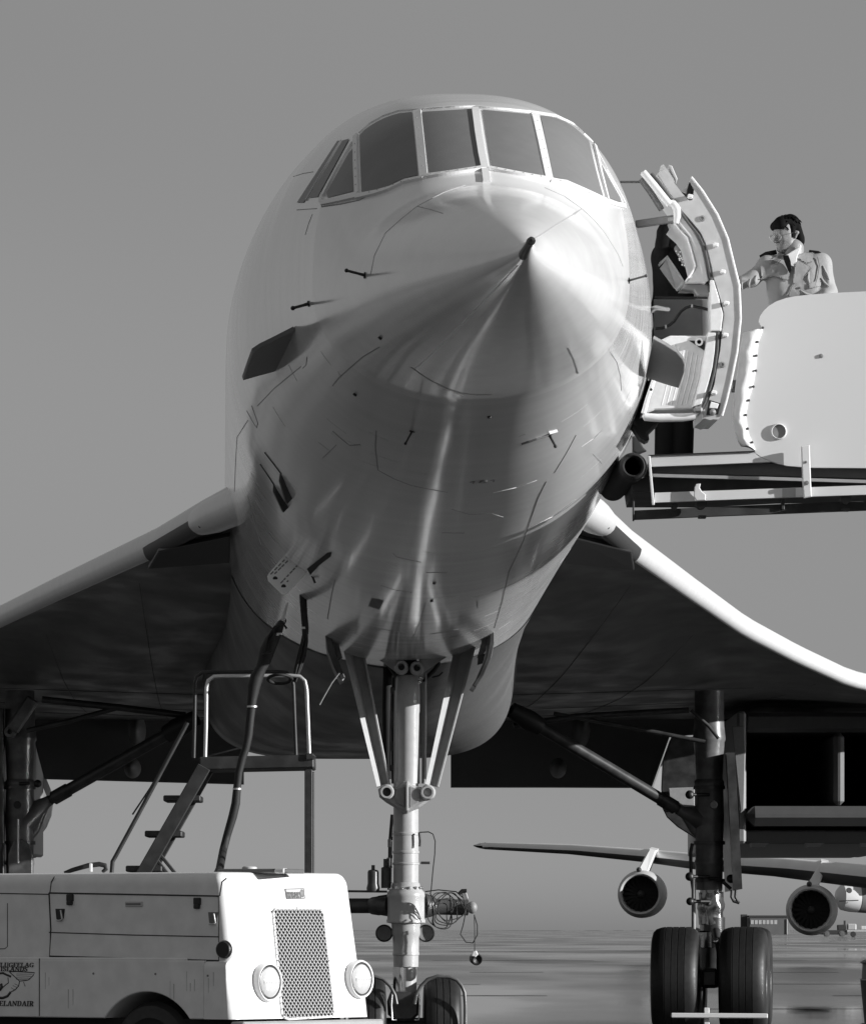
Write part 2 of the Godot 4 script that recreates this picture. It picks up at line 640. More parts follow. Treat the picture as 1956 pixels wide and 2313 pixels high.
func _ready() -> void:
	# ---- camera
	var cam := Camera3D.new()
	cam.name = "camera"
	add_child(cam)
	cam.position = Vector3(0, EYE, 0)
	cam.projection = Camera3D.PROJECTION_FRUSTUM
	cam.near = 0.5
	cam.far = 9000.0
	cam.size = 2313.0 / FOCAL * cam.near
	cam.frustum_offset = Vector2(0, (HORIZON_V - 1156.5) / FOCAL * cam.near)
	cam.current = true
	# ---- sky, exposure, sun
	var env := Environment.new()
	env.background_mode = Environment.BG_SKY
	var sm := ProceduralSkyMaterial.new()
	sm.sky_top_color = grey(0.148)
	sm.sky_horizon_color = grey(0.215)
	sm.sky_curve = 0.1
	sm.ground_bottom_color = grey(0.1)
	sm.ground_horizon_color = grey(0.2)
	sm.sun_angle_max = 1.0
	sm.sky_cover = sky_cover()
	sm.sky_cover_modulate = Color(1, 1, 1, 1)
	var sky := Sky.new()
	sky.sky_material = sm
	env.sky = sky
	env.tonemap_mode = Environment.TONE_MAPPER_LINEAR
	env.tonemap_exposure = 1.36
	env.sdfgi_enabled = true
	env.ssao_enabled = true
	env.ssil_enabled = true
	var we := WorldEnvironment.new()
	we.name = "environment"
	we.environment = env
	add_child(we)
	var sun := DirectionalLight3D.new()
	sun.name = "sun"
	sun.light_energy = 1.6
	sun.light_color = Color(1, 1, 1)
	sun.light_angular_distance = 0.5
	sun.shadow_enabled = true
	sun.sky_mode = DirectionalLight3D.SKY_MODE_LIGHT_ONLY
	add_child(sun)
	var az := deg_to_rad(73.0)
	var el := deg_to_rad(13.0)
	sun.look_at_from_position(Vector3.ZERO, -Vector3(sin(az) * cos(el), sin(el), cos(az) * cos(el)))
	# ---- tables, textures, materials
	for e in [["t", TOP], ["b", BOT], ["m", MIDY], ["w", HALF], ["n", LOWN], ["u", UPN]]:
		tab[e[0]] = smooth_table(e[1])
	make_materials()
	# ---- the place, large things first
	ground()
	background()
	airliner()
	stairs()
	people()
	power_unit()
	access_stand()
	cables()
	small_things()

func sky_cover() -> Texture2D:
	# thin uneven overcast: faint broad streaks only
	var w := 512
	var h := 256
	var fn := FastNoiseLite.new()
	fn.seed = 7
	fn.frequency = 0.9
	fn.fractal_octaves = 4
	var im := Image.create(w, h, false, Image.FORMAT_RGBAF)
	for y in h:
		for x in w:
			var a := TAU * x / w
			var e := PI * (0.5 - (y + 0.5) / h)
			var q := Vector3(cos(a) * cos(e), sin(e) * 4.0, sin(a) * cos(e))
			var s := clampf(0.5 + fn.get_noise_3dv(q * 1.6), 0.0, 1.0)
			im.set_pixel(x, y, Color(1, 1, 1, 0.035 * s))
	return ImageTexture.create_from_image(im)

func make_materials() -> void:
	tex.grime = noise_tex(256, 0.02, 5, 0.94, 1.0, 1.4, 3)
	tex.fine = noise_tex(256, 0.04, 5, 0.95, 1.0, 1.2, 4)
	tex.dirt = noise_tex(256, 0.012, 6, 0.7, 1.0, 1.5, 5)
	tex.rough = noise_tex(256, 0.02, 5, 0.75, 1.0, 1.5, 6)
	tex.streak = noise_tex(512, 0.012, 6, 0.98, 1.0, 1.6, 8)
	tex.streak_rough = noise_tex(512, 0.012, 6, 0.62, 1.0, 1.8, 9)
	var fn := FastNoiseLite.new()
	fn.seed = 12
	fn.frequency = 0.03
	fn.fractal_octaves = 4
	var im := fn.get_seamless_image(256, 256)
	im.convert(Image.FORMAT_RGBA8)
	im.bump_map_to_normal_map(2.0)
	tex.bumps = ImageTexture.create_from_image(im)
	var ap := mat("airliner_paint", 0.82, 0.20, 0.0, "streak", Vector3(0.14, 0.14, 0.6), "streak_rough", 0.5)
	ap.clearcoat_roughness = 0.09
	var np := mat("nose_paint", 0.82, 0.22, 0.0, "fine", Vector3(0.5, 0.5, 0.2), "rough", 0.3)
	np.clearcoat_roughness = 0.10
	mat("airliner_white", 0.82, 0.3, 0.0, "streak", Vector3(0.3, 0.3, 0.3), "rough")
	mat("wing_shaded", 0.12, 0.6, 0.0, "grime", Vector3(0.2, 0.2, 0.08), "streak_rough")  # white wing darkened: the shade beneath it is put into the colour
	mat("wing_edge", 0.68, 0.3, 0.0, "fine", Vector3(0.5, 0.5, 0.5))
	mat("seam", 0.06, 0.7)
	mat("body_seam", 0.24, 0.7)
	mat("soft_seam", 0.34, 0.6)
	mat("light_seam", 0.85, 0.4)
	mat("window_glass", 0.19, 0.32, 0.0, "fine", Vector3(0.7, 0.7, 0.7)).metallic_specular = 0.15
	mat("frame_white", 0.82, 0.4, 0.0, "fine", Vector3(3, 3, 3))
	mat("strake_grey", 0.16, 0.55, 0.0, "fine", Vector3(2, 2, 2))
	mat("vane_grey", 0.22, 0.5, 0.0, "fine", Vector3(2, 2, 2))
	mat("sleeve_black", 0.035, 0.5)
	mat("lip_dull", 0.10, 0.5, 0.0, "grime", Vector3(1, 1, 1))
	mat("brace_web", 0.3, 0.42, 0.0, "grime", Vector3(2, 2, 2))
	mat("boot_grey", 0.11, 0.5, 0.0, "fine", Vector3(2, 2, 2))
	mat("black", 0.012, 0.5)
	mat("dull_black", 0.01, 0.9)
	mat("dark_metal", 0.07, 0.42, 0.2, "dirt", Vector3(1.5, 1.5, 1.5), "rough")
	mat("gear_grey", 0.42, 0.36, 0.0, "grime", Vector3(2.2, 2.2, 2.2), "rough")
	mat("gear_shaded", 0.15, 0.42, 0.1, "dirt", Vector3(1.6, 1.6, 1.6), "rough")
	mat("chrome", 0.6, 0.10, 1.0)
	mat("dull_chrome", 0.30, 0.22, 1.0)
	mat("tyre", 0.013, 0.6, 0.0, "fine", Vector3(3, 3, 3), "rough")
	mat("rim", 0.4, 0.4, 0.6, "grime", Vector3(3, 3, 3))
	mat("rubber", 0.010, 0.7, 0.0, "fine", Vector3(5, 5, 5))
	mat("door_metal", 0.55, 0.42, 0.1, "grime", Vector3(1.6, 1.6, 1.6), "rough")
	mat("door_lining", 0.72, 0.5, 0.0, "fine", Vector3(2, 2, 2))
	mat("door_dull", 0.24, 0.5, 0.1, "grime", Vector3(2, 2, 2))
	mat("seal", 0.06, 0.7)
	mat("kick_grey", 0.3, 0.6, 0.0, "grime", Vector3(1, 1, 1))
	mat("scuff_light", 0.82, 0.7).metallic_specular = 0.2
	mat("scuff_dark", 0.42, 0.6)
	mat("stairs_white", 0.60, 0.5)
	mat("canvas_white", 0.78, 0.8, 0.0, "fine", Vector3(2, 2, 2), "", 0.0, "bumps", 0.3)
	mat("stairs_grey", 0.34, 0.5, 0.0, "grime", Vector3(1, 1, 1))
	mat("stairs_dark", 0.05, 0.6, 0.0, "dirt", Vector3(1, 1, 1))
	mat("truck_white", 0.85, 0.36, 0.0, "grime", Vector3(0.8, 0.8, 0.8), "rough")
	mat("truck_body", 0.84, 0.4, 0.0, "grime", Vector3(0.8, 0.8, 0.8), "rough")
	mat("truck_line", 0.03, 0.7)
	mat("grille_bar", 0.34, 0.4, 0.1)
	mat("lamp_glass", 0.7, 0.15, 0.25, "", Vector3.ONE, "", 0.8)
	mat("lamp_flute", 0.55, 0.2, 0.4)
	mat("grime_soft", 0.42, 0.7)
	mat("plate", 0.5, 0.5)
	mat("print", 0.03, 0.6)
	mat("print_soft", 0.16, 0.6)
	mat("stand_paint", 0.03, 0.55, 0.0, "dirt", Vector3(2, 2, 2))
	mat("galvanised", 0.6, 0.35, 0.5, "fine", Vector3(4, 4, 4))
	mat("placard", 0.8, 0.5, 0.0, "fine", Vector3(6, 6, 6))
	mat("skin", 0.24, 0.5, 0.0, "fine", Vector3(8, 8, 8))
	mat("hair", 0.010, 0.7, 0.0, "", Vector3.ONE).metallic_specular = 0.12
	mat("coat", 0.33, 0.85, 0.0, "fine", Vector3(2, 2, 2), "", 0.0, "bumps", 0.5)
	mat("cloth_dark", 0.012, 0.9, 0.0, "fine", Vector3(3, 3, 3)).metallic_specular = 0.1
	mat("shirt", 0.8, 0.7)
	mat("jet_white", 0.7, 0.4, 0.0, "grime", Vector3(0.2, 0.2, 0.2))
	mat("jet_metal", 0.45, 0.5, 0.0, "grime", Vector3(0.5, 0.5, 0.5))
	mat("jet_under", 0.06, 0.6, 0.0)  # shade under the pale wing, put into its colour
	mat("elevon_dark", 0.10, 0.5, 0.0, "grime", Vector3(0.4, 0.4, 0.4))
	mat("far_grey", 0.14, 0.7, 0.0, "grime", Vector3(0.05, 0.05, 0.05))
	mat("far_light", 0.5, 0.7, 0.0, "grime", Vector3(0.1, 0.1, 0.1))
	mat("far_dark", 0.04, 0.7)

# ---------------------------------------------------------------- ground and far things
func ground() -> void:
	var m := StandardMaterial3D.new()
	m.resource_name = "wet_concrete"
	tex.ground_a = noise_tex(1024, 0.006, 7, 0.6, 1.0, 1.7, 21)
	tex.ground_r = noise_tex(1024, 0.006, 7, 0.03, 0.27, 2.0, 22)
	m.albedo_color = grey(0.06)
	m.albedo_texture = tex.ground_a
	m.roughness = 1.0
	m.roughness_texture = tex.ground_r
	m.roughness_texture_channel = BaseMaterial3D.TEXTURE_CHANNEL_RED
	m.metallic_specular = 0.5
	var g := Geo.new()
	var e := 5000.0
	var q := [Vector3(-e, 0, 300), Vector3(e, 0, 300), Vector3(e, 0, -8000), Vector3(-e, 0, -8000)]
	var w := []
	for p in q:
		w.append(Vector2(p.x / 74.0, p.z / 390.0))
	g.tri(q[0], q[1], q[2], Vector3.UP, Vector3.UP, Vector3.UP, w[0], w[1], w[2])
	g.tri(q[0], q[2], q[3], Vector3.UP, Vector3.UP, Vector3.UP, w[0], w[2], w[3])
	var o := obj("ground", g, m, self)
	o.set_meta("kind", "structure")
	tag(o, "wet grey concrete apron with dark streaks reaching to the horizon")
	# joints and tar seams between the slabs, sheets 4 mm above the concrete
	var jm := mat("joint_tar", 0.02, 0.75, 0.0, "dirt", Vector3(0.3, 0.3, 0.3))
	for z in [52.0, 60.0, 69.0, 84.0, 101.0, 122.0, 156.0, 215.0, 305.0]:
		var s := Geo.new()
		var hw: float = 0.04 + z * 0.0028
		var rows := [PackedVector3Array(), PackedVector3Array()]
		var rng := RandomNumberGenerator.new()
		rng.seed = int(z * 10)
		for i in 61:
			var x := -30.0 + 1.0 * i
			var c := sin(x * 0.11 + z) * 0.4 + rng.randf_range(-0.2, 0.2)
			var hh := hw * rng.randf_range(0.5, 1.2)
			rows[0].append(Vector3(x, 0.004, -z + c - hh))
			rows[1].append(Vector3(x, 0.004, -z + c + hh))
		# the tar has worn away in places: broken lengths
		var i0 := 0
		while i0 < 58:
			var i1 := mini(60, i0 + rng.randi_range(2, 9))
			s.sheet([rows[0].slice(i0, i1 + 1), rows[1].slice(i0, i1 + 1)], Vector3(0, -1000, -z))
			i0 = i1 + rng.randi_range(1, 6)
		var ts := obj("tar_seam", s, jm, o)
		ts.set_meta("kind", "stuff")

func background() -> void:
	# a four-engined jet far behind, nose towards us, only its wing in the picture
	var jd := 205.0
	var o := thing("distant_jet", "pale four-engined jet far behind, its low wing and two round engines showing", "aircraft", Vector3(P(1956, 2100, jd).x + 7.0, 0, -jd))
	var le := [[1108, 1913, 207.0], [1300, 1921, 203.0], [1475, 1936, 199.5], [1600, 1950, 197.0], [1780, 1962, 193.5], [1956, 1981, 190.0], [2300, 2015, 183.0]]
	var g := Geo.new()
	var rows := []
	var core := PackedVector3Array()
	for i in le.size():
		var p := P(le[i][0], le[i][1], le[i][2])
		var chord := 2.4 + 0.75 * i
		var th := 0.16 + 0.062 * i
		var row := PackedVector3Array()
		# around the section from upper trailing edge to lower trailing edge
		for k in [[1.0, 0.10], [0.6, 0.75], [0.3, 0.95], [0.12, 0.78], [0.03, 0.4], [0.0, 0.0], [0.03, -0.42], [0.12, -0.62], [0.3, -0.68], [0.6, -0.45], [1.0, 0.02]]:
			row.append(p + Vector3(-k[0] * chord * 0.25, k[1] * th + k[0] * 0.10, -k[0] * chord))
		rows.append(row)
		core.append(p + Vector3(-0.06 * chord, 0.02, -0.25 * chord))
	var tip_row := PackedVector3Array()
	for q in rows[0]:
		tip_row.append(core[0].lerp(q, 0.55) + Vector3(-0.22, 0.0, -0.5))
	rows.insert(0, tip_row)
	core.insert(0, core[0] + Vector3(-0.2, 0, -0.5))
	var hi := []
	var lo := []
	for r in rows:
		hi.append(r.slice(0, 6))
		lo.append(r.slice(5))
	g.sheet(hi, core)
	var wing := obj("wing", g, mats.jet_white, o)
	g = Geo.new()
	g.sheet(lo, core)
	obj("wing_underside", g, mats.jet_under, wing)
	for e in [[1445, 2019, 196.5, 0.68, 1472, 1928], [1830, 2055, 191.0, 0.705, 1860, 1955]]:
		var c := P(e[0], e[1], e[2])
		var s: float = e[3]
		g = Geo.new()
		g.lathe(c, Vector3(0.10, 0.0, -1), [[0.5 * s, 1.0], [0.93 * s, 0.5], [0.92 * s, 0.1], [0.96 * s, 0.02], [1.02 * s, 0.0], [1.07 * s, 0.05], [1.16 * s, 0.35], [1.22 * s, 0.9], [1.2 * s, 2.0], [0.95 * s, 3.3], [0.7 * s, 4.3], [0.6 * s, 4.4]], 40)
		var nac := obj("engine", g, mats.jet_metal, o)
		g = Geo.new()
		g.lathe(c, Vector3(0.10, 0, -1), [[0.0, 0.55], [0.93 * s, 0.56]], 40)
		obj("fan_face", g, mats.dull_black, nac)
		g = Geo.new()
		g.lathe(c, Vector3(0.10, 0, -1), [[0.0, 0.26], [0.06, 0.29], [0.12, 0.4], [0.14, 0.55]], 16)
		obj("spinner", g, mats.far_dark, nac)
		for k in 20:
			var a := TAU * k / 20
			g = Geo.new()
			var dir := Vector3(cos(a), sin(a), 0)
			g.bar(c + dir * 0.13 + Vector3(0.05, 0, -0.5), c + dir * 0.9 * s + Vector3(0.05, 0, -0.5), 0.10, 0.02, dir.cross(Vector3(0.5, 0.2, 1)).normalized())
			obj("fan_blade", g, mats.dull_black, nac)
		g = Geo.new()
		var up := P(e[4], e[5], e[2] + 1.4)
		g.prism(PackedVector3Array([c + Vector3(-0.16, 0.95 * s, -0.5), c + Vector3(0.26, 0.95 * s, -0.6), up + Vector3(0.16, 0.12, 0), up + Vector3(-0.1, 0.16, 0)]), Vector3(0.2, 0.1, -3.0), 0.04)
		obj("pylon", g, mats.jet_white, nac)
		g = Geo.new()
		g.ball(c + Vector3(-0.03, 1.22 * s, -0.25), Vector3(0.09, 0.09, 0.2), Basis(), 8)
		obj("scoop", g, mats.far_dark, nac)
	var fx := P(1956, 2100, jd).x + 7.0
	g = Geo.new()
	g.lathe(Vector3(fx, 3.7, -172.0), Vector3(0, 0, -1), [[0.0, 0.0], [0.5, 0.25], [1.1, 1.4], [1.6, 3.2], [1.87, 6.0], [1.87, 30.0], [1.2, 42.0], [0.2, 50.0]], 32)
	obj("fuselage", g, mats.jet_white, o)
	for gz in [-177.0, -196.0]:
		g = Geo.new()
		g.tube(PackedVector3Array([Vector3(fx, 2.1, gz), Vector3(fx, 0.5, gz)]), 0.12)
		g.lathe(Vector3(fx - 0.25, 0.55, gz), Vector3.RIGHT, [[0.0, 0.0], [0.5, 0.0], [0.55, 0.1], [0.55, 0.4], [0.5, 0.5], [0.0, 0.5]], 24)
		obj("landing_gear", g, mats.far_dark, o)
	# the blunt light nose of another aircraft between that jet's inner engine and the edge of the picture
	var nd := 300.0
	var no := thing("parked_aircraft", "blunt pale nose of a small aircraft just right of the distant jet's inner engine", "aircraft", Vector3(P(1990, 2100, nd).x, 0, -nd))
	g = Geo.new()
	var nc := P(1888, 2026, nd)
	g.lathe(nc, Vector3(1.0, -0.03, -0.3), [[0.0, 0.0], [0.42, 0.06], [0.68, 0.3], [0.76, 0.7], [0.78, 1.15]], 28)
	obj("radome", g, mats.jet_white, no)
	g = Geo.new()
	g.lathe(nc + Vector3(1.0, -0.03, -0.3).normalized() * 1.17, Vector3(1.0, -0.03, -0.3), [[0.70, 0.0], [0.78, 0.02], [0.84, 1.5], [0.9, 6.0], [0.9, 14.0], [0.0, 22.0]], 28)
	obj("fuselage", g, mats.far_grey, no)
	g = Geo.new()
	g.lathe(nc + Vector3(0.62, 0.34, 0.62), Vector3(0.2, 0.5, 1.0), [[0.0, 0.05], [0.14, 0.05], [0.16, 0.0]], 16)
	obj("badge", g, mats.far_dark, no)
	g = Geo.new()
	g.tube(PackedVector3Array([nc + Vector3(0.1, -0.22, 0.66), nc + Vector3(0.62, -0.2, 0.76), nc + Vector3(1.1, -0.18, 0.68)]), 0.03, 6)
	obj("stripe", g, mats.far_dark, no)
	g = Geo.new()
	g.box(nc + Vector3(1.9, 0.5, 0.0), Vector3(0.5, 0.5, 1.3), Basis(Vector3.BACK, 0.5), 0.05)
	obj("cockpit", g, mats.far_light, no)
	for q in [[3.0, 0.0], [9.0, 1.5], [9.0, -1.5]]:
		g = Geo.new()
		var b := nc + Vector3(q[0], 0, -0.9 + q[1])
		g.tube(PackedVector3Array([b, Vector3(b.x, 0.3, b.z)]), 0.1)
		g.lathe(Vector3(b.x, 0.4, b.z + 0.12), Vector3.FORWARD, [[0.0, 0.0], [0.38, 0.0], [0.4, 0.12], [0.38, 0.24], [0.0, 0.24]], 20)
		obj("landing_gear", g, mats.far_dark, no)
	# low terminal on the horizon
	var td := 1400.0
	var sc := td / FOCAL
	var tl := P(1674, 2100, td).x
	var tr := P(1782, 2100, td).x
	o = thing("terminal_building", "long low grey terminal building on the horizon left of the distant jet's inner engine", "building", Vector3((tl + tr) * 0.5, 0, -td))
	g = Geo.new()
	g.box(Vector3((tl + tr) * 0.5 + 1.0, 2.0, -td - 6.0), Vector3(tr - tl - 2.0, 4.2, 12.0), Basis(), 0.05)
	obj("wall", g, mats.far_grey, o)
	g = Geo.new()
	g.box(Vector3((tl + tr) * 0.5 + 1.0, 4.4, -td - 6.0), Vector3(tr - tl - 1.6, 0.5, 12.6), Basis(), 0.05)
	obj("roof", g, mats.far_dark, o)
	g = Geo.new()
	g.box(Vector3(tl + 0.8, 2.4, -td - 4.0), Vector3(1.5, 5.0, 3.0), Basis(), 0.05)
	obj("chimney_stack", g, mats.far_dark, o)
	for k in 7:
		g = Geo.new()
		g.box(Vector3(tl + 2.6 + k * 0.95, 3.0, -td + 0.02), Vector3(0.7, 1.0, 0.1), Basis(), 0.02)
		obj("window", g, mats.far_light, o)
	g = Geo.new()
	g.box(Vector3(tr - 0.5, 1.9, -td + 0.05), Vector3(0.3, 3.8, 0.3), Basis(), 0.02)
	obj("corner_post", g, mats.far_light, o)
	# two vehicles by the terminal
	var vd := 900.0
	var vx := P(1862, 2100, vd).x
	o = thing("tow_tractor", "dark low tow tractor parked on the horizon just right of the distant jet's inner engine", "tractor", Vector3(vx + 1.6, 0, -vd))
	g = Geo.new()
	g.box(Vector3(vx + 1.4, 0.75, -vd), Vector3(4.2, 0.7, 2.0), Basis(), 0.08)
	obj("body", g, mats.far_dark, o)
	g = Geo.new()
	g.box(Vector3(vx + 2.6, 1.5, -vd), Vector3(1.3, 0.9, 1.7), Basis(Vector3.BACK, 0.05), 0.1)
	obj("cab", g, mats.far_dark, o)
	g = Geo.new()
	g.bar(Vector3(vx + 3.1, 1.5, -vd), Vector3(vx + 3.1, 2.6, -vd), 0.3, 0.3)
	obj("exhaust_stack", g, mats.far_dark, o)
	for k in 2:
		g = Geo.new()
		g.lathe(Vector3(vx + 0.2 + 2.4 * k, 0.5, -vd + 1.0), Vector3.BACK, [[0.0, 0.1], [0.3, 0.1], [0.32, 0.05], [0.5, 0.05], [0.5, -0.3]], 16)
		obj("wheel", g, mats.far_grey, o)
	o = thing("flatbed_lorry", "pale flatbed lorry on the horizon at the right edge of the photo", "lorry", Vector3(P(1935, 2100, vd).x, 0, -vd))
	var lx := P(1918, 2100, vd).x
	g = Geo.new()
	g.box(Vector3(lx + 2.0, 0.95, -vd), Vector3(5.0, 0.35, 2.2), Basis(), 0.05)
	obj("flatbed", g, mats.far_light, o)
	g = Geo.new()
	g.box(Vector3(lx + 0.3, 1.6, -vd), Vector3(1.4, 1.0, 2.0), Basis(), 0.15)
	obj("cab", g, mats.far_light, o)
	g = Geo.new()
	g.box(Vector3(lx + 2.3, 1.45, -vd), Vector3(1.2, 0.6, 1.5), Basis(), 0.12)
	obj("load", g, mats.jet_white, o)
	for k in 2:
		g = Geo.new()
		g.lathe(Vector3(lx + 0.5 + 3.2 * k, 0.45, -vd + 1.1), Vector3.BACK, [[0.0, 0.1], [0.4, 0.1], [0.45, 0.0], [0.45, -0.3]], 16)
		obj("wheel", g, mats.far_dark, o)

# ---------------------------------------------------------------- the airliner
func own(g: Geo) -> Geo:
	# from the aircraft's own axes to the world
	for i in g.v.size():
		g.v[i] = craft * g.v[i]
		g.n[i] = craft.basis * g.n[i]
	return g

func W(x: float, y: float, t: float) -> Vector3:
	return craft * Vector3(x, y, 18.9 - t)

func airliner() -> void:
	var a := thing("airliner", "huge white needle-nosed delta-wing airliner pointing its droop nose at the camera", "aircraft", craft.origin, deg_to_rad(2.1))
	# --- body
	var ts: Array[float] = []
	var t := 0.0
	while t < 62.0:
		ts.append(t)
		t += 0.05 if t < 0.6 else (0.1 if t < 3.9 else (0.05 if t < 6.5 else (0.15 if t < 14.0 else (0.4 if t < 32.0 else 1.0))))
	ts.append(62.0)
	var g := Geo.new()
	var rows := []
	var core := PackedVector3Array()
	var K := 144
	for s in ts:
		var r := PackedVector3Array()
		for j in K + 1:
			r.append(skin(s, TAU * j / K + 0.001))
		rows.append(r)
		core.append(Vector3(0, tv("m", s), 18.9 - s))
	var cut := 0
	while ts[cut] < 6.3:
		cut += 1
	g.sheet(rows.slice(0, cut + 1), core.slice(0, cut + 1))
	obj("droop_nose", own(g), mats.nose_paint, a)
	g = Geo.new()
	g.sheet(rows.slice(cut), core.slice(cut))
	var body := obj("fuselage", own(g), mats.airliner_paint, a)
	# sheet over the aft belly, its dark tone standing in for shade
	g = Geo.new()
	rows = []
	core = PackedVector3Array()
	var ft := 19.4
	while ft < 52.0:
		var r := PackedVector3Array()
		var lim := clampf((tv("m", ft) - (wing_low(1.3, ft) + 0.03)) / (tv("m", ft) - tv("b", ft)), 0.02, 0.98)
		# the edge of that shade sheet, first steep then level
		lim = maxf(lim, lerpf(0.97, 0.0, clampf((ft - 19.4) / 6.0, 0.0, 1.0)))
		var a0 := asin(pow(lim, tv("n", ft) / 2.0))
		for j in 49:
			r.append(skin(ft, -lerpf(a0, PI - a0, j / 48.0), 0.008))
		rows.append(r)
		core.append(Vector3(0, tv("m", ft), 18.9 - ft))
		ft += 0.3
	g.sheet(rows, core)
	obj("belly_shade", own(g), mats.wing_shaded, a)
	# nose probe
	g = Geo.new()
	g.tube(PackedVector3Array([P(1176, 590, 28.1), P(1181, 578, 27.8), P(1186, 568, 27.5), P(1192, 556, 27.15), P(1200, 541, 26.7), P(1200.6, 540, 26.66)]), [0.036, 0.030, 0.022, 0.018, 0.014, 0.002], 14)
	obj("pitot_probe", g, mats.black, a)
	g = Geo.new()
	g.tube(PackedVector3Array([P(1200, 544, 26.8), P(1197, 547, 26.9)]), 0.02, 10)
	g.tube(PackedVector3Array([P(1176, 572, 27.7), P(1170, 578, 27.75)]), 0.006, 8)
	obj("probe_collar", g, mats.black, a)
	windscreen(a)
	seams(body)
	probes(a)
	wings(a)
	nose_gear(a)
	for side in [1, -1]:
		main_gear(a, side)
	nacelles(a)
	passenger_door(a)
	hatch(a)
	tail(a)

func windscreen(a: Node3D) -> void:
	var panes := [
		[[813, 306], [825, 294], [837, 285], [852, 276], [868, 268], [884, 262], [902, 257], [931, 254], [938, 325], [945, 397], [928, 400], [911, 405], [895, 412], [880, 420], [850, 429], [818, 437], [815, 370]],
		[[953, 254], [1067, 247], [1076, 311], [1085, 375], [1027, 384], [969, 393], [961, 324]],
		[[1090, 249], [1197, 259], [1212, 328], [1226, 397], [1168, 386], [1110, 375], [1100, 312]],
		[[1220, 262], [1238, 264], [1256, 268], [1276, 276], [1294, 287], [1312, 302], [1329, 319], [1336, 350], [1346, 390], [1354, 420], [1362, 448], [1340, 437], [1317, 426], [1297, 416], [1277, 407], [1249, 401], [1235, 332]]]
	for p in panes:
		var g := Geo.new()
		skin_patch(g, p, 0.004, 8.0)
		obj("windscreen_pane", own(g), mats.window_glass, a)
	for p in [[[798, 336], [800, 432], [741, 447], [739, 436], [789, 346]], [[1349, 357], [1400, 449], [1402, 458], [1374, 447]], [[790, 314], [775, 318], [699, 447], [719, 445]], [[770, 318], [763, 319], [672, 458], [687, 458]]]:
		var g := Geo.new()
		skin_patch(g, p, 0.004, 6.0)
		obj("side_window", own(g), mats.window_glass, a)
	# frame bars stand proud of the glass
	var fr := [
		[[[1073, 246], [1080, 300], [1088, 350], [1096, 388], [1099, 412]], 0.022, 0.014],
		[[[942, 250], [950, 325], [957, 398]], 0.026, 0.008],
		[[[1208, 257], [1224, 328], [1240, 404]], 0.026, 0.008],
		[[[805, 308], [806, 370], [809, 440]], 0.018, 0.016],
		[[[1341, 330], [1354, 390], [1370, 452]], 0.013, 0.016],
		[[[795, 326], [760, 388], [733, 441]], 0.015, 0.014],
		[[[1344, 340], [1376, 400], [1409, 460]], 0.012, 0.014],
		[[[772, 318], [730, 388], [693, 452]], 0.005, 0.010],
		[[[957, 401], [1027, 391], [1094, 381]], 0.021, 0.016],
		[[[1104, 382], [1168, 394], [1238, 407]], 0.021, 0.016],
		[[[957, 403], [914, 412], [880, 428], [850, 437], [809, 445]], 0.018, 0.016],
		[[[1240, 409], [1280, 415], [1320, 433], [1368, 456]], 0.018, 0.016],
		[[[812, 443], [770, 451], [731, 458], [727, 452], [729, 440]], 0.016, 0.016],
		[[[1368, 456], [1388, 462], [1409, 466]], 0.014, 0.014],
		[[[812, 300], [837, 278], [868, 261], [902, 250], [942, 247]], 0.012, 0.006],
		[[[942, 247], [1010, 242], [1073, 240]], 0.012, 0.006],
		[[[1073, 241], [1140, 246], [1208, 253]], 0.012, 0.006],
		[[[1208, 253], [1256, 261], [1294, 279], [1336, 318]], 0.012, 0.006]]
	for f in fr:
		var g := Geo.new()
		skin_strip(g, f[0], f[1], f[2], 8.0)
		obj("window_frame", own(g), mats.frame_white, a)
	# rivets along the frame
	for line in [[[942, 262], [957, 392]], [[1209, 268], [1238, 395]], [[965, 400], [1085, 383]], [[1112, 384], [1230, 406]], [[806, 320], [809, 430]], [[830, 441], [935, 408]], [[1255, 411], [1350, 448]]]:
		for k in 6:
			var q := Vector2(line[0][0], line[0][1]).lerp(Vector2(line[1][0], line[1][1]), (k + 0.5) / 6.0)
			var h := hit(q.x, q.y)
			var n := outward(h)
			var g := Geo.new()
			g.lathe(h + n * 0.0175, n, [[0.004, 0.0], [0.004, 0.002], [0.0, 0.003]], 8)
			obj("rivet", own(g), mats.soft_seam, a)

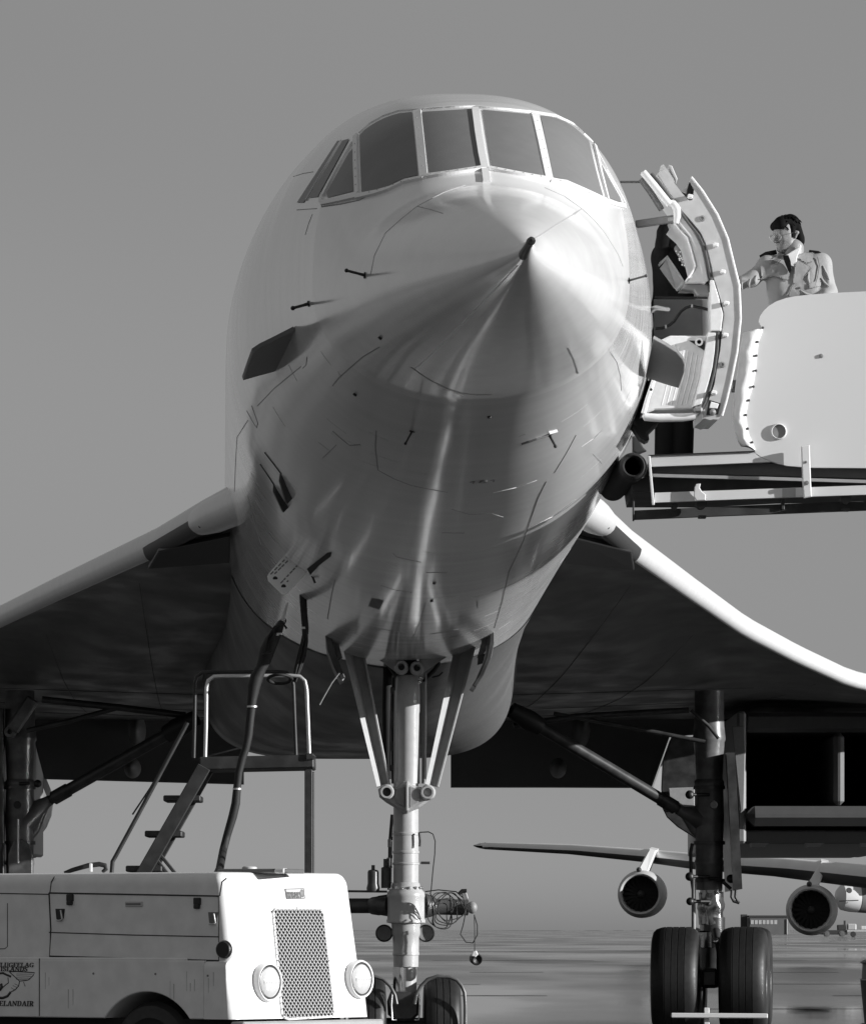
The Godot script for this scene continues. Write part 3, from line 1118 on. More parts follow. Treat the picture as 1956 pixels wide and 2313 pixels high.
func seams(body: Node3D) -> void:
	var lines := [
		[[[1202, 543], [1256, 508], [1314, 472]], 0.004, "soft_seam"],
		[[[1314, 472], [1342, 498], [1365, 526], [1395, 574], [1406, 601]], 0.004, "soft_seam"],
		[[[1230, 424], [1275, 444], [1314, 472]], 0.003, "soft_seam"],
		[[[1050, 418], [1020, 428], [999, 436], [942, 466], [905, 496], [871, 526], [846, 577], [837, 622]], 0.005, "soft_seam"],
		[[[943, 466], [975, 474], [1000, 482]], 0.003, "soft_seam"],
		[[[724, 445], [727, 467], [770, 461], [812, 452], [846, 436]], 0.006, "seam"],
		[[[671, 474], [716, 471]], 0.004, "soft_seam"],
		[[[706, 484], [698, 504], [690, 530]], 0.004, "soft_seam"],
		[[[663, 399], [685, 392], [708, 388]], 0.003, "soft_seam"],
		[[[930, 830], [952, 846], [976, 861], [1010, 877], [1042, 888], [1075, 892], [1109, 891]], 0.010, "seam"],
		[[[990, 872], [1015, 882], [1046, 893]], 0.005, "light_seam"],
		[[[1168, 600], [1110, 662], [1040, 734], [985, 790], [940, 832]], 0.005, "light_seam"],
		[[[751, 872], [766, 853], [783, 838], [820, 806], [857, 784]], 0.005, "seam"],
		[[[694, 806], [692, 824], [684, 832]], 0.004, "soft_seam"],
		[[[680, 828], [619, 878], [582, 917]], 0.004, "soft_seam"],
		[[[558, 928], [570, 950], [580, 966], [583, 956], [569, 916]], 0.005, "seam"],
		[[[560, 950], [536, 988], [533, 1040], [530, 1110]], 0.004, "soft_seam"],
		[[[850, 973], [848, 1011], [854, 1062], [891, 1082], [928, 1096], [965, 1104], [1010, 1112]], 0.007, "seam"],
		[[[752, 974], [770, 990], [790, 1006], [814, 1004]], 0.009, "seam"],
		[[[730, 1034], [745, 1020], [760, 1005]], 0.004, "seam"],
		[[[1301, 982], [1280, 1022], [1252, 1068]], 0.004, "seam"],
		[[[1234, 1087], [1216, 1124], [1181, 1224], [1149, 1292], [1134, 1360], [1117, 1418]], 0.005, "seam"],
		[[[1114, 1113], [1168, 1101], [1212, 1085]], 0.005, "light_seam"],
		[[[1190, 1195], [1250, 1166], [1300, 1128]], 0.004, "light_seam"],
		[[[1283, 785], [1296, 812], [1306, 843]], 0.006, "seam"],
		[[[1378, 795], [1393, 818], [1401, 850], [1403, 882]], 0.003, "soft_seam"],
		[[[1313, 1010], [1340, 991], [1360, 970]], 0.006, "soft_seam"],
		[[[1340, 1026], [1360, 1047]], 0.003, "soft_seam"],
		[[[1020, 1150], [1060, 1162], [1110, 1160], [1136, 1168]], 0.004, "seam"],
		[[[998, 1203], [1048, 1204]], 0.010, "seam"],
		[[[962, 1293], [1010, 1293]], 0.009, "seam"],
		[[[888, 1250], [896, 1258], [950, 1270]], 0.005, "seam"],
		[[[860, 1322], [890, 1332], [930, 1338]], 0.004, "seam"],
		[[[756, 1310], [748, 1350], [740, 1398]], 0.006, "seam"],
		[[[835, 1417], [880, 1424], [915, 1428]], 0.007, "seam"],
		[[[972, 1432], [1000, 1428], [1036, 1421]], 0.012, "seam"],
		[[[962, 1360], [950, 1400], [930, 1446]], 0.004, "seam"],
		[[[560, 1120], [575, 1180], [590, 1230]], 0.004, "soft_seam"]]
	for l in lines:
		var g := Geo.new()
		skin_strip(g, l[0], l[1] * 0.6, 0.002, 10.0)
		obj("panel_seam", own(g), mats["body_seam" if l[2] == "seam" else l[2]], body)
	# fine scuffs and cleaning marks round the lower body
	var rng := RandomNumberGenerator.new()
	rng.seed = 404
	for tone in ["scuff_dark"]:
		var gs := Geo.new()
		for k in 48:
			var t0 := rng.randf_range(6.8, 18.5)
			var a0 := -rng.randf_range(0.25, PI - 0.25)
			var span := rng.randf_range(0.04, 0.2)
			var dt := rng.randf_range(-0.03, 0.03) if rng.randf() < 0.75 else rng.randf_range(-0.4, 0.4)
			var pts := PackedVector3Array()
			for i in 5:
				pts.append(skin(t0 + dt * i / 4.0, a0 + span * i / 4.0))
			strip_on(gs, pts, rng.randf_range(0.001, 0.0022), 0.0012)
		obj("scuffs", own(gs), mats[tone], body).set_meta("kind", "stuff")
	# small dark vents and plugs let into the belly
	for q in [[840, 1351, 867, 1357, 857, 1376, 832, 1368], [1076, 1358, 1078, 1356, 1079, 1372, 1077, 1373]]:
		var g := Geo.new()
		skin_patch(g, [[q[0], q[1]], [q[2], q[3]], [q[4], q[5]], [q[6], q[7]]], 0.004, 8.0)
		obj("belly_plug", own(g), mats.boot_grey, body)
	for q in [[981, 1316], [975, 1356], [803, 890], [1105, 940], [860, 762]]:
		var h := hit(q[0], q[1])
		var n := outward(h)
		var g := Geo.new()
		g.lathe(h, n, [[0.012, -0.004], [0.012, 0.012], [0.0, 0.014]], 10)
		obj("drain_stub", own(g), mats.black, body)
	# stencilled reference number on the belly
	var h0 := hit(1092, 1086)
	var tm := TextMesh.new()
	tm.text = "181"
	tm.font_size = 24
	tm.pixel_size = 0.005
	tm.depth = 0.002
	var sf := SystemFont.new()
	sf.font_names = PackedStringArray(["Droid Sans"])
	tm.font = sf
	tm.material = mats.print_soft
	var o := MeshInstance3D.new()
	o.name = "stencil_number"
	o.mesh = tm
	var n0 := outward(h0)
	var right := (hit(1110, 1084) - h0).normalized()
	right = (right - n0 * right.dot(n0)).normalized()
	o.transform = Transform3D(Basis(right, n0.cross(right), n0), h0 + n0 * 0.006)
	body.add_child(o, true)

func probes(a: Node3D) -> void:
	# angle and pressure probes: foot on the skin, bent arm towards the outer end
	for e in [[825, 622, 783, 611, 0.13, 0.010], [698, 686, 662, 696, 0.13, 0.012], [1419, 634, 1458, 623, 0.13, 0.008], [931, 974, 916, 1002, 0.12, 0.008], [1240, 982, 1254, 1008, 0.13, 0.010]]:
		var h := hit(e[0], e[1])
		var n := outward(h)
		var r := ray(e[2], e[3])
		var foot := craft * h
		var d: float = -foot.z - e[4] * 1.2
		var tip := P(e[2], e[3], d)
		var g := Geo.new()
		g.lathe(foot - craft.basis * n * 0.005, craft.basis * n, [[0.018, 0.0], [0.018, 0.012], [0.0, 0.013]], 14)
		g.tube(PackedVector3Array([foot, foot.lerp(tip, 0.35), tip]), [e[5] * 0.95, e[5] * 0.75, e[5] * 0.75], 10)
		g.ball(tip, Vector3.ONE * e[5] * 1.15, Basis(), 8)
		obj("air_probe", g, mats.black, a)
	# arm of the lower right probe
	var g2 := Geo.new()
	skin_strip(g2, [[1177, 1001], [1210, 990], [1240, 981]], 0.004, 0.012)
	obj("probe_fairing", own(g2), mats.seam, a)
	g2 = Geo.new()
	skin_strip(g2, [[1240, 978], [1258, 973]], 0.003, 0.010)
	obj("probe_fairing", own(g2), mats.galvanised, a)
	# small mast beside the door
	g2 = Geo.new()
	g2.tube(PackedVector3Array([P(1472, 700, 37.4), P(1482, 695, 37.3), P(1509, 699, 37.1)]), [0.02, 0.016, 0.012], 10)
	obj("static_mast", g2, mats.vane_grey, a)
	# two drain masts low on the left of the picture
	for e in [[[636, 1070], [648, 1096], [661, 1127]], [[620, 1095], [636, 1122], [653, 1147]]]:
		var g := Geo.new()
		var p0 := hit(e[0][0], e[0][1])
		var p2 := hit(e[2][0], e[2][1])
		var n := outward((p0 + p2) * 0.5)
		g.prism(PackedVector3Array([p0 - n * 0.01, p2 - n * 0.02, p2 + n * 0.05, p0.lerp(p2, 0.25) + n * 0.03]), (p2 - p0).cross(n).normalized() * 0.025, 0.004)
		obj("drain_mast", own(g), mats.black, a)
	for e in [[[599, 1022], [618, 1046], [636, 1070]], [[589, 1048], [604, 1070], [620, 1095]]]:
		var g := Geo.new()
		skin_strip(g, e, 0.007, 0.006)
		obj("mast_seam", own(g), mats.seam, a)
	# nose strakes, thin plates standing out from the flanks
	var ls := [[666, 746], [613, 773], [590, 784], [572, 796], [561, 826], [550, 859], [585, 849], [619, 840], [648, 826]]
	var rs := [[1474, 766], [1500, 780], [1527, 797], [1540, 812], [1545, 824], [1544, 842], [1532, 877], [1495, 866], [1457, 853]]
	for e in [[ls, hit(668, 748), hit(650, 826), 1.25, 5], [rs, craft_inv * P(1470, 768, 36.2), craft_inv * P(1452, 853, 37.3), 1.1, 6]]:
		# a flat blade: the plane through both ends of its root and its trailing tip
		var f: Vector3 = craft * e[1]
		var df := -f.z
		var A := P(e[0][0][0], e[0][0][1], df)
		var B := P(e[0][-1][0], e[0][-1][1], df + e[3])
		var T := P(e[0][e[4]][0], e[0][e[4]][1], df + e[3] * 1.02)
		var nn := (B - A).cross(T - A).normalized()
		if nn.y < 0.0:
			nn = -nn
		var eye := Vector3(0, EYE, 0)
		var pts := PackedVector3Array()
		for q in e[0]:
			var r := ray(q[0], q[1])
			pts.append(eye + r * ((A - eye).dot(nn) / r.dot(nn)))
		var g := Geo.new()
		g.prism(pts, nn * 0.025, 0.004)
		obj("nose_strake", g, mats.strake_grey, a)
	var g3 := Geo.new()
	g3.tube(PackedVector3Array([P(666, 748, 36.2), P(665, 733, 36.1)]), 0.012, 8)
	g3.bar(P(624, 838, 36.4), P(627, 851, 36.4), 0.06, 0.08)
	obj("strake_bracket", g3, mats.black, a)

# lower face of the wing: height at half span x, station t
func wing_low(x: float, t: float) -> float:
	var root := _pw([[17.0, 4.52], [20.0, 4.38], [24.0, 4.25], [27.0, 4.13], [30.0, 4.02], [34.0, 3.90], [40.0, 3.80], [46.0, 3.88], [54.0, 4.12]], t)
	var outer := _pw([[17.0, 4.46], [24.0, 4.30], [31.0, 4.08], [36.0, 3.92], [44.0, 3.98], [54.0, 4.14]], t)
	var s := clampf((x - 1.3) / 3.8, 0.0, 1.0)
	s = lerpf(s, s * s * (3.0 - 2.0 * s), 0.5)
	return lerpf(root, outer, s)

func _pw(a: Array, t: float) -> float:
	for i in a.size() - 1:
		if t <= a[i + 1][0]:
			return lerpf(a[i][1], a[i + 1][1], clampf((t - a[i][0]) / (a[i + 1][0] - a[i][0]), 0.0, 1.0))
	return a[-1][1]

const LE_T := [[1.0, 17.0], [1.44, 18.4], [2.0, 21.5], [3.0, 27.0], [3.9, 31.4], [4.7, 34.0], [5.5, 36.2], [7.0, 39.5], [9.0, 43.2], [11.0, 46.6], [12.8, 50.6]]
var le_right := [[1331, 1148], [1420, 1228], [1480, 1273], [1552, 1326], [1660, 1397], [1770, 1452], [1860, 1492], [1956, 1521]]

func le_y(x: float) -> float:
	return _pw([[1.0, 4.60], [1.44, 4.57], [2.0, 4.47], [3.0, 4.40], [3.9, 4.28], [4.7, 4.12], [5.5, 3.96], [7.0, 3.85], [9.0, 3.9], [12.8, 4.1]], x)

func wings(a: Node3D) -> void:
	for side in [1.0, -1.0]:
		var rows := []
		var edge := []
		var ecore := PackedVector3Array()
		var core := PackedVector3Array()
		var x := 1.0
		while x <= 12.81:
			var tl := _pw(LE_T, x)
			var yl := le_y(x)
			var te := lerpf(54.0, 54.6, x / 12.8)
			var r := lerpf(0.125, 0.085, clampf((x - 1.4) / 6.0, 0.0, 1.0))
			var row := PackedVector3Array()
			# lower face from the trailing edge forward, round nose, upper face back
			for k in 21:
				var c := 1.0 - k / 20.0
				c = c * c
				var t := lerpf(tl + r * 1.6, te, c)
				var blend := clampf((t - tl - r) / 7.0, 0.0, 1.0)
				var y := lerpf(yl - r * 0.96, wing_low(x, t), blend * blend * (3 - 2 * blend))
				row.append(W(side * x, y, t))
			var er := PackedVector3Array()
			er.append(row[-1])
			for k in 13:
				var ang := -PI / 2 - PI * k / 12.0
				var q := W(side * (x - cos(ang) * r * 0.5), yl + sin(ang) * r, tl + r * 1.3 + cos(ang) * r * 1.3)
				er.append(q)
			edge.append(er)
			ecore.append(W(side * x, yl, tl + r * 1.3))
			var up := PackedVector3Array()
			up.append(er[-1])
			for k in 10:
				var c := (k + 1) / 10.0
				var t := lerpf(tl + r * 1.3, te, c)
				up.append(W(side * x, lerpf(yl + r, 4.25, clampf(c * 1.4, 0, 1)) + sin(PI * c) * 0.28, t))
			row.append_array(up)
			# up begins at the end of the round edge; split the section there so that the edge is its own part
			rows.append([row.slice(0, 21), up])
			core.append(W(side * x, yl + 0.05, (tl + te) * 0.5))
			x += 0.2 if x < 6.4 else 0.4
		var low := []
		var upp := []
		for r2 in rows:
			low.append(r2[0])
			upp.append(r2[1])
		var g := Geo.new()
		g.sheet(low, Vector3(core[0].x, 60.0, core[0].z))
		g.sheet(upp, Vector3(core[0].x, -60.0, core[0].z))
		var wing := obj("wing", g, mats.wing_shaded, a)
		g = Geo.new()
		g.sheet(edge, ecore)
		obj("leading_edge", g, mats.wing_edge, wing)
		# closing strip at the trailing edge
		g = Geo.new()
		for i in low.size() - 1:
			g.quad(low[i][0], low[i + 1][0], upp[i + 1][-1], upp[i][-1], Vector3(0, 0, -1))
		obj("trailing_edge", g, mats.wing_shaded, wing)
		# rubber sleeve and lamp fairing where the edge meets the body
		g = Geo.new()
		var sl := []
		var sc := PackedVector3Array()
		for i in 9:
			var xx := 1.62 + 0.46 * i / 8.0
			var tl := _pw(LE_T, xx)
			var yl := le_y(xx)
			var r := 0.130
			var er := PackedVector3Array()
			var a1 := 0.35 if i > 0 and i < 8 else 0.1
			for k in 13:
				var ang := PI * 1.5 + 0.7 - (PI * 0.5 + 0.7 - 0.25 + a1 * 0.3) * k / 12.0
				er.append(W(side * (xx - cos(ang) * r * 0.5), yl + sin(ang) * r, tl + 0.125 * 1.3 + cos(ang) * r * 1.3))
			sl.append(er)
			sc.append(W(side * xx, yl, tl + 0.2))
		g.sheet(sl, sc)
		obj("edge_sleeve", g, mats.sleeve_black, wing)
		g = Geo.new()
		var f0 := W(side * 1.10, 4.50, 16.4)
		var f1 := W(side * 1.66, 4.475, 19.4)
		g.tube(PackedVector3Array([f0, f0.lerp(f1, 0.4), f0.lerp(f1, 0.75), f0.lerp(f1, 0.93), f1]), [0.15, 0.15, 0.142, 0.118, 0.08], 20)
		obj("root_fairing", g, mats.wing_edge, wing)
		g = Geo.new()
		g.box(W(side * 1.60, 4.43, 18.75), Vector3(0.06, 0.09, 0.10), Basis(Vector3.UP, side * 0.9), 0.01)
		obj("root_lamp", g, mats.black, wing)
		g = Geo.new()
		g.prism(PackedVector3Array([W(side * 1.40, 4.36, 19.4), W(side * 2.0, 4.36, 21.2), W(side * 2.1, 4.27, 22.2), W(side * 1.40, 4.22, 20.6)]), Vector3(0, 0.05, -0.1), 0.01)
		obj("root_vent", g, mats.black, wing)
		# pale panel lines under the wing
		for e in [[2.2, 24.0, 52.0], [3.2, 29.5, 52.0], [5.2, 37.0, 52.0]]:
			var pts := PackedVector3Array()
			for i in 25:
				var t: float = lerpf(e[1], e[2], i / 24.0)
				pts.append(W(side * e[0], wing_low(e[0], t) - 0.004, t))
			g = Geo.new()
			g.tube(pts, 0.003, 6)
			obj("panel_seam", g, mats.seam, wing)
		for t in [38.0, 43.0, 48.0]:
			var pts := PackedVector3Array()
			for i in 21:
				var xx := lerpf(1.5, 4.6, i / 20.0)
				pts.append(W(side * xx, wing_low(xx, t) - 0.004, t))
			g = Geo.new()
			g.tube(pts, 0.003, 6)
			obj("panel_seam", g, mats.seam, wing)
	# drooped elevons behind the wings
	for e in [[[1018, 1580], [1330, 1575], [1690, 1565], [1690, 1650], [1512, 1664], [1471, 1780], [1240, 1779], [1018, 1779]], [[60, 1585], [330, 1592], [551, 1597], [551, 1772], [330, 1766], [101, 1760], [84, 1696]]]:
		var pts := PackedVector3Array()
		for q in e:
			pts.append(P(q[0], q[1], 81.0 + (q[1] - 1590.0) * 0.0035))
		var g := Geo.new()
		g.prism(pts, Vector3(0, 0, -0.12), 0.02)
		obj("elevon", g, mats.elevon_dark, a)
	for q in [[311, 1650, 1.0], [300, 1735, 0.6], [1313, 1650, 1.0], [1260, 1735, 0.6]]:
		var g := Geo.new()
		g.ball(P(q[0], q[1], 80.6), Vector3(0.12, 0.24 * q[2], 0.5), Basis(), 10)
		obj("actuator_fairing", g, mats.vane_grey, a)

func tail(a: Node3D) -> void:
	var g := Geo.new()
	g.prism(PackedVector3Array([W(0.0, 5.5, 43.0), W(0.0, 5.9, 46.0), W(0.0, 11.0, 55.0), W(0.0, 11.0, 58.5), W(0.0, 5.4, 58.5)]), craft.basis * Vector3(0.18, 0, 0), 0.05)
	obj("tail_fin", g, mats.airliner_white, a)

func wheel(parent: Node3D, c: Vector3, axis: Vector3, R: float, w: float, rim_r: float, grooves: int) -> void:
	var h := w * 0.5
	var prof := [[rim_r, -h * 0.80], [rim_r * 1.12, -h * 0.95], [R * 0.80, -h], [R * 0.90, -h * 0.94], [R * 0.955, -h * 0.82], [R * 0.985, -h * 0.62]]
	var inner := []
	for i in grooves:
		var x := -h * 0.55 + h * 1.1 * (i + 0.5) / grooves
		inner.append_array([[R, x - 0.006], [R - 0.007, x - 0.003], [R - 0.007, x + 0.003], [R, x + 0.006]])
	prof.append_array(inner)
	prof.append_array([[R * 0.985, h * 0.62], [R * 0.955, h * 0.82], [R * 0.90, h * 0.94], [R * 0.80, h], [rim_r * 1.12, h * 0.95], [rim_r, h * 0.80]])
	var g := Geo.new()
	g.lathe(c, axis, prof, 48)
	var tyre := obj("tyre", g, mats.tyre, parent)
	g = Geo.new()
	g.lathe(c, axis, [[0.0, -h * 0.5], [rim_r * 0.35, -h * 0.5], [rim_r * 0.4, -h * 0.3], [rim_r * 0.85, -h * 0.35], [rim_r * 0.95, -h * 0.85], [rim_r * 1.02, -h * 0.85], [rim_r * 1.02, h * 0.85], [rim_r * 0.95, h * 0.85], [rim_r * 0.85, h * 0.35], [rim_r * 0.4, h * 0.3], [rim_r * 0.35, h * 0.5], [0.0, h * 0.5]], 32)
	obj("rim", g, mats.rim, tyre)

func nose_gear(a: Node3D) -> void:
	var d := 46.3
	var Q := func(u: float, v: float) -> Vector3: return P(u, v, d)
	var down := Vector3.DOWN
	var s := d / FOCAL
	# leg: turned column, from the pintle down to the axle
	var g := Geo.new()
	var top: Vector3 = Q.call(921, 1524)
	var px := [[1524, 22], [1530, 26], [1560, 27.5], [1608, 28], [1612, 27], [1770, 27.5]]
	var prof := []
	for q in px:
		prof.append([q[1] * s, (q[0] - 1524) * s])
	prof.append([0.0, (1770 - 1524) * s])
	prof.insert(0, [0.0, 0.0])
	g.lathe(top, down, prof, 36)
	var leg := obj("nose_gear_leg", g, mats.gear_grey, a)
	g = Geo.new()
	prof = [[0.0, 0.0]]
	for q in [[1766, 28], [1880, 28.5], [1881, 30], [1886, 30], [1887, 28.5], [1922, 28.5], [1923, 30], [1927, 30], [1928, 28.5], [1948, 28.5], [1949, 30.5], [1953, 30.5], [1954, 28.5], [1993, 28.5], [1996, 31], [2006, 33], [2016, 42], [2024, 43], [2028, 42], [2075, 42], [2078, 44], [2084, 44], [2086, 33], [2096, 32], [2110, 32], [2114, 30], [2150, 29], [2152, 30], [2157, 30], [2158, 28.5], [2184, 28], [2186, 24], [2246, 24]]:
		prof.append([q[1] * s, (q[0] - 1766) * s])
	prof.append([0.0, (2246 - 1766) * s])
	g.lathe(Q.call(917, 1766), down, prof, 40)
	obj("lower_strut", g, mats.gear_grey, leg)
	g = Geo.new()
	g.lathe(Q.call(912, 2184), down, [[0.0, 0.0], [24.5 * s, 0.0], [24.5 * s, 58 * s], [30 * s, 60 * s], [30 * s, 66 * s], [0.0, 66 * s]], 32)
	obj("chrome_piston", g, mats.chrome, leg)
	# bolts round the collar
	for k in 14:
		var ang := TAU * k / 14.0
		g = Geo.new()
		g.lathe(Q.call(917, 2006) + Vector3(cos(ang), 0, sin(ang)) * 36 * s, Vector3.UP, [[0.009, -0.01], [0.009, 0.012], [0.0, 0.013]], 8)
		obj("collar_bolt", g, mats.chrome, leg)
	# dark housing in the bay above the leg
	g = Geo.new()
	g.prism(PA([[868, 1458], [900, 1462], [940, 1463], [985, 1457], [962, 1500], [950, 1524], [890, 1524], [872, 1498]], 46.2), Vector3(0, 0, -0.7), 0.02)
	obj("bay_housing", g, mats.dull_black, leg)
	for q in [[935, 1484, 5], [944, 1491, 6], [950, 1482, 4], [951, 1531, 6], [948, 1540, 5]]:
		g = Geo.new()
		g.ball(P(q[0], q[1], 46.15), Vector3.ONE * q[2] * s, Basis(), 8)
		obj("hose_union", g, mats.chrome, leg)
	# V brace: two arms of channel section
	for e in [[[790, 1425], [867, 1775], 1.0], [[1056, 1438], [976, 1775], -1.0]]:
		var p0: Vector3 = Q.call(e[0][0], e[0][1])
		var p1: Vector3 = Q.call(e[1][0], e[1][1])
		var dir := (p1 - p0).normalized()
		var side := dir.cross(Vector3.BACK).normalized()
		if side.x < 0.0:
			side = -side
		var w0 := 46.0 * s
		var w1 := 28.0 * s
		# web
		g = Geo.new()
		g.prism(PackedVector3Array([p0 - side * w0 * 0.5, p0 + side * w0 * 0.5, p1 + side * w1 * 0.5, p1 - side * w1 * 0.5]), Vector3(0, 0, -0.05), 0.004)
		var arm := obj("brace_arm", g, mats.brace_web, a)
		# flanges
		# the channel opens towards the right of the picture: a broad slanting flange on its left, a thin lip on its right
		g = Geo.new()
		var z0 := Vector3(0, 0, 0.085)
		var fa: Array[Vector3] = [p0 - side * w0 * 0.52 + z0, p0 - side * (w0 * 0.5 - 17.0 * s) + Vector3(0, 0, 0.004), p0 - side * w0 * 0.52 - Vector3(0, 0, 0.06)]
		var fb: Array[Vector3] = [p1 - side * w1 * 0.55 + z0, p1 - side * (w1 * 0.5 - 12.5 * s) + Vector3(0, 0, 0.004), p1 - side * w1 * 0.55 - Vector3(0, 0, 0.06)]
		for i in 3:
			var j := (i + 1) % 3
			g.quad(fa[i], fa[j], fb[j], fb[i], (fa[i] + fa[j]) * 0.5 - (fa[0] + fa[1] + fa[2]) / 3.0)
		g.flat(fa[0], fa[1], fa[2], Vector3.UP)
		g.flat(fb[0], fb[1], fb[2], Vector3.DOWN)
		obj("flange", g, mats.gear_grey, arm)
		g = Geo.new()
		g.bar(p0 + side * (w0 * 0.5 - 2.0 * s), p1 + side * (w1 * 0.5 - 1.0 * s), 5.0 * s, 0.10, side, 0.004)
		obj("flange", g, mats.gear_grey, arm)
	# short upper links with eye ends
	for e in [[[838, 1456], [907, 1509]], [[1030, 1450], [942, 1511]]]:
		g = Geo.new()
		var p0: Vector3 = Q.call(e[0][0], e[0][1])
		var p1: Vector3 = Q.call(e[1][0], e[1][1]) + Vector3(0, 0, 0.12)
		g.bar(p0, p1, 30 * s, 0.07, Vector3(0, 1, 0.2), 0.012)
		var link := obj("upper_link", g, mats.gear_grey, a)
		g = Geo.new()
		g.lathe(p1, Vector3.BACK, [[7 * s, 0.02], [8 * s, 0.09], [13 * s, 0.09], [16 * s, 0.06], [17 * s, -0.06], [0.0, -0.06]], 28)
		obj("eye_end", g, mats.gear_grey, link)
		g = Geo.new()
		g.lathe(p1, Vector3.BACK, [[0.0, 0.03], [7.2 * s, 0.03]], 20)
		obj("eye_bore", g, mats.black, link)
	# lower fitting with its two eyes
	g = Geo.new()
	g.prism(PA([[920, 1764], [940, 1776], [955, 1778], [972, 1773], [984, 1785], [981, 1801], [966, 1811], [948, 1824], [920, 1837], [892, 1824], [872, 1812], [857, 1800], [854, 1783], [864, 1773], [884, 1778], [900, 1775]], 46.08), Vector3(0, 0, -0.2), 0.02)
	var fit := obj("brace_fitting", g, mats.gear_grey, a)
	for e in [[874, 1789, "black"], [966, 1790, "gear_grey"]]:
		g = Geo.new()
		g.lathe(P(e[0], e[1], 46.08), Vector3.BACK, [[9.5 * s, -0.01], [10 * s, 0.045], [14 * s, 0.045], [16.5 * s, 0.03], [18 * s, -0.01]], 28)
		obj("eye_ring", g, mats.gear_grey, fit)
		g = Geo.new()
		g.lathe(P(e[0], e[1], 46.08), Vector3.BACK, [[0.0, 0.012], [9.8 * s, 0.012]], 20)
		obj("eye_bore", g, mats[e[2]], fit)
	for e in [[[914, 1777], [914, 1824], [895, 1812], [890, 1795], [898, 1781]], [[926, 1777], [926, 1824], [945, 1812], [950, 1795], [942, 1781]]]:
		g = Geo.new()
		g.prism(PA(e, 46.06), Vector3(0, 0, -0.03), 0.004)
		obj("fitting_recess", g, mats.brace_web, fit)
	g = Geo.new()
	g.bar(P(920, 1768, 46.05), P(920, 1832, 46.05), 6 * s, 0.06)
	obj("fitting_rib", g, mats.gear_grey, fit)
	# conduits beside the leg
	for e in [[[876, 1500], [874, 1600], [876, 1760], 11.0, "dull_black", 46.8], [[889, 1530], [887, 1620], [888, 1770], 4.0, "black", 46.5], [[893, 1560], [892, 1640], [891, 1772], 2.2, "galvanised", 46.45], [[884, 1560], [882, 1640], [881, 1740], 1.8, "gear_shaded", 46.45], [[956, 1540], [957, 1640], [956, 1770], 4.0, "gear_grey", 46.4], [[962, 1520], [963, 1640], [961, 1760], 1.8, "galvanised", 46.3], [[887, 1840], [882, 1900], [880, 2010], 5.0, "dull_black", 46.5], [[892, 1838], [886, 1870], [884, 1960], 2.5, "black", 46.45], [[947, 1880], [949, 1900], [948, 1912], 3.0, "black", 46.2]]:
		g = Geo.new()
		g.tube(PA([e[0], e[1], e[2]], e[5]), e[3] * s, 10)
		obj("conduit", g, mats[e[4]], leg)
	for q in [[886, 1560, 9, 16], [884, 1625, 6, 40], [887, 1686, 8, 22], [884, 1735, 7, 14], [880, 1905, 8, 20], [878, 1947, 9, 20], [882, 1975, 10, 40]]:
		g = Geo.new()
		g.box(P(q[0], q[1], 46.5), Vector3(q[2] * s, q[3] * s, 0.06))
		obj("clip", g, mats.dark_metal, leg)
	# steering jacks: horizontal cylinders left and right
	g = Geo.new()
	g.tube(PackedVector3Array([P(770, 2046, 46.5), P(842, 2046, 46.45), P(843, 2046, 46.45), P(856, 2046, 46.4), P(857, 2045, 46.4), P(882, 2045, 46.35)]), [17 * s, 17 * s, 20 * s, 22 * s, 22 * s, 26 * s], 24)
	var jl := obj("steering_jack", g, mats.dark_metal, a)
	g = Geo.new()
	g.tube(PackedVector3Array([P(952, 2046, 46.4), P(975, 2047, 46.45), P(985, 2048, 46.45), P(1056, 2050, 46.5)]), [30 * s, 24 * s, 18 * s, 18 * s], 24)
	obj("steering_jack", g, mats.dark_metal, a)
	g = Geo.new()
	g.ball(P(1066, 2050, 46.4), Vector3(12, 14, 12) * s, Basis(), 12)
	obj("lamp_knob", g, mats.vane_grey, a)
	g = Geo.new()
	g.bar(P(780, 2013, 46.4), P(875, 2014, 46.4), 5 * s, 0.03, Vector3.UP)
	obj("jack_rod", g, mats.dark_metal, jl)
	g = Geo.new()
	g.lathe(P(843, 2014, 46.3), Vector3.UP, [[14 * s, 0.0], [15 * s, 8 * s], [12.5 * s, 18 * s], [12.5 * s, 44 * s], [11 * s, 48 * s], [4 * s, 50 * s], [4 * s, 60 * s], [0.0, 60 * s]], 20)
	obj("hydraulic_valve", g, mats.dark_metal, jl)
	g = Geo.new()
	g.lathe(P(872, 2006, 46.3), Vector3.UP, [[11 * s, 0.0], [11 * s, 46 * s], [6 * s, 48 * s], [6 * s, 66 * s], [0.0, 66 * s]], 18)
	obj("hydraulic_valve", g, mats.dark_metal, jl)
	g = Geo.new()
	g.bar(P(950, 1949, 46.3), P(972, 1949, 46.3), 6 * s, 0.03, Vector3.UP)
	obj("towing_pin", g, mats.dark_metal, leg)
	# landing and taxi lamps below the collar
	for e in [[868, 2108], [962, 2108]]:
		g = Geo.new()
		g.lathe(P(e[0], e[1], 46.35), Vector3.BACK, [[0.0, -0.12], [12 * s, -0.11], [19 * s, -0.04], [20 * s, 0.05], [18 * s, 0.07], [16 * s, 0.05]], 24)
		var lamp := obj("taxi_lamp", g, mats.black, a)
		g = Geo.new()
		g.lathe(P(e[0], e[1], 46.35), Vector3.BACK, [[0.0, 0.035], [10 * s, 0.045], [16.5 * s, 0.055]], 20)
		obj("lens", g, mats.window_glass, lamp)
	# axle hub
	g = Geo.new()
	g.prism(PA([[882, 2240], [940, 2240], [948, 2262], [946, 2292], [930, 2306], [893, 2306], [876, 2292], [874, 2262]], 46.1), Vector3(0, 0, -0.35), 0.02)
	var hub := obj("axle_hub", g, mats.dark_metal, a)
	g = Geo.new()
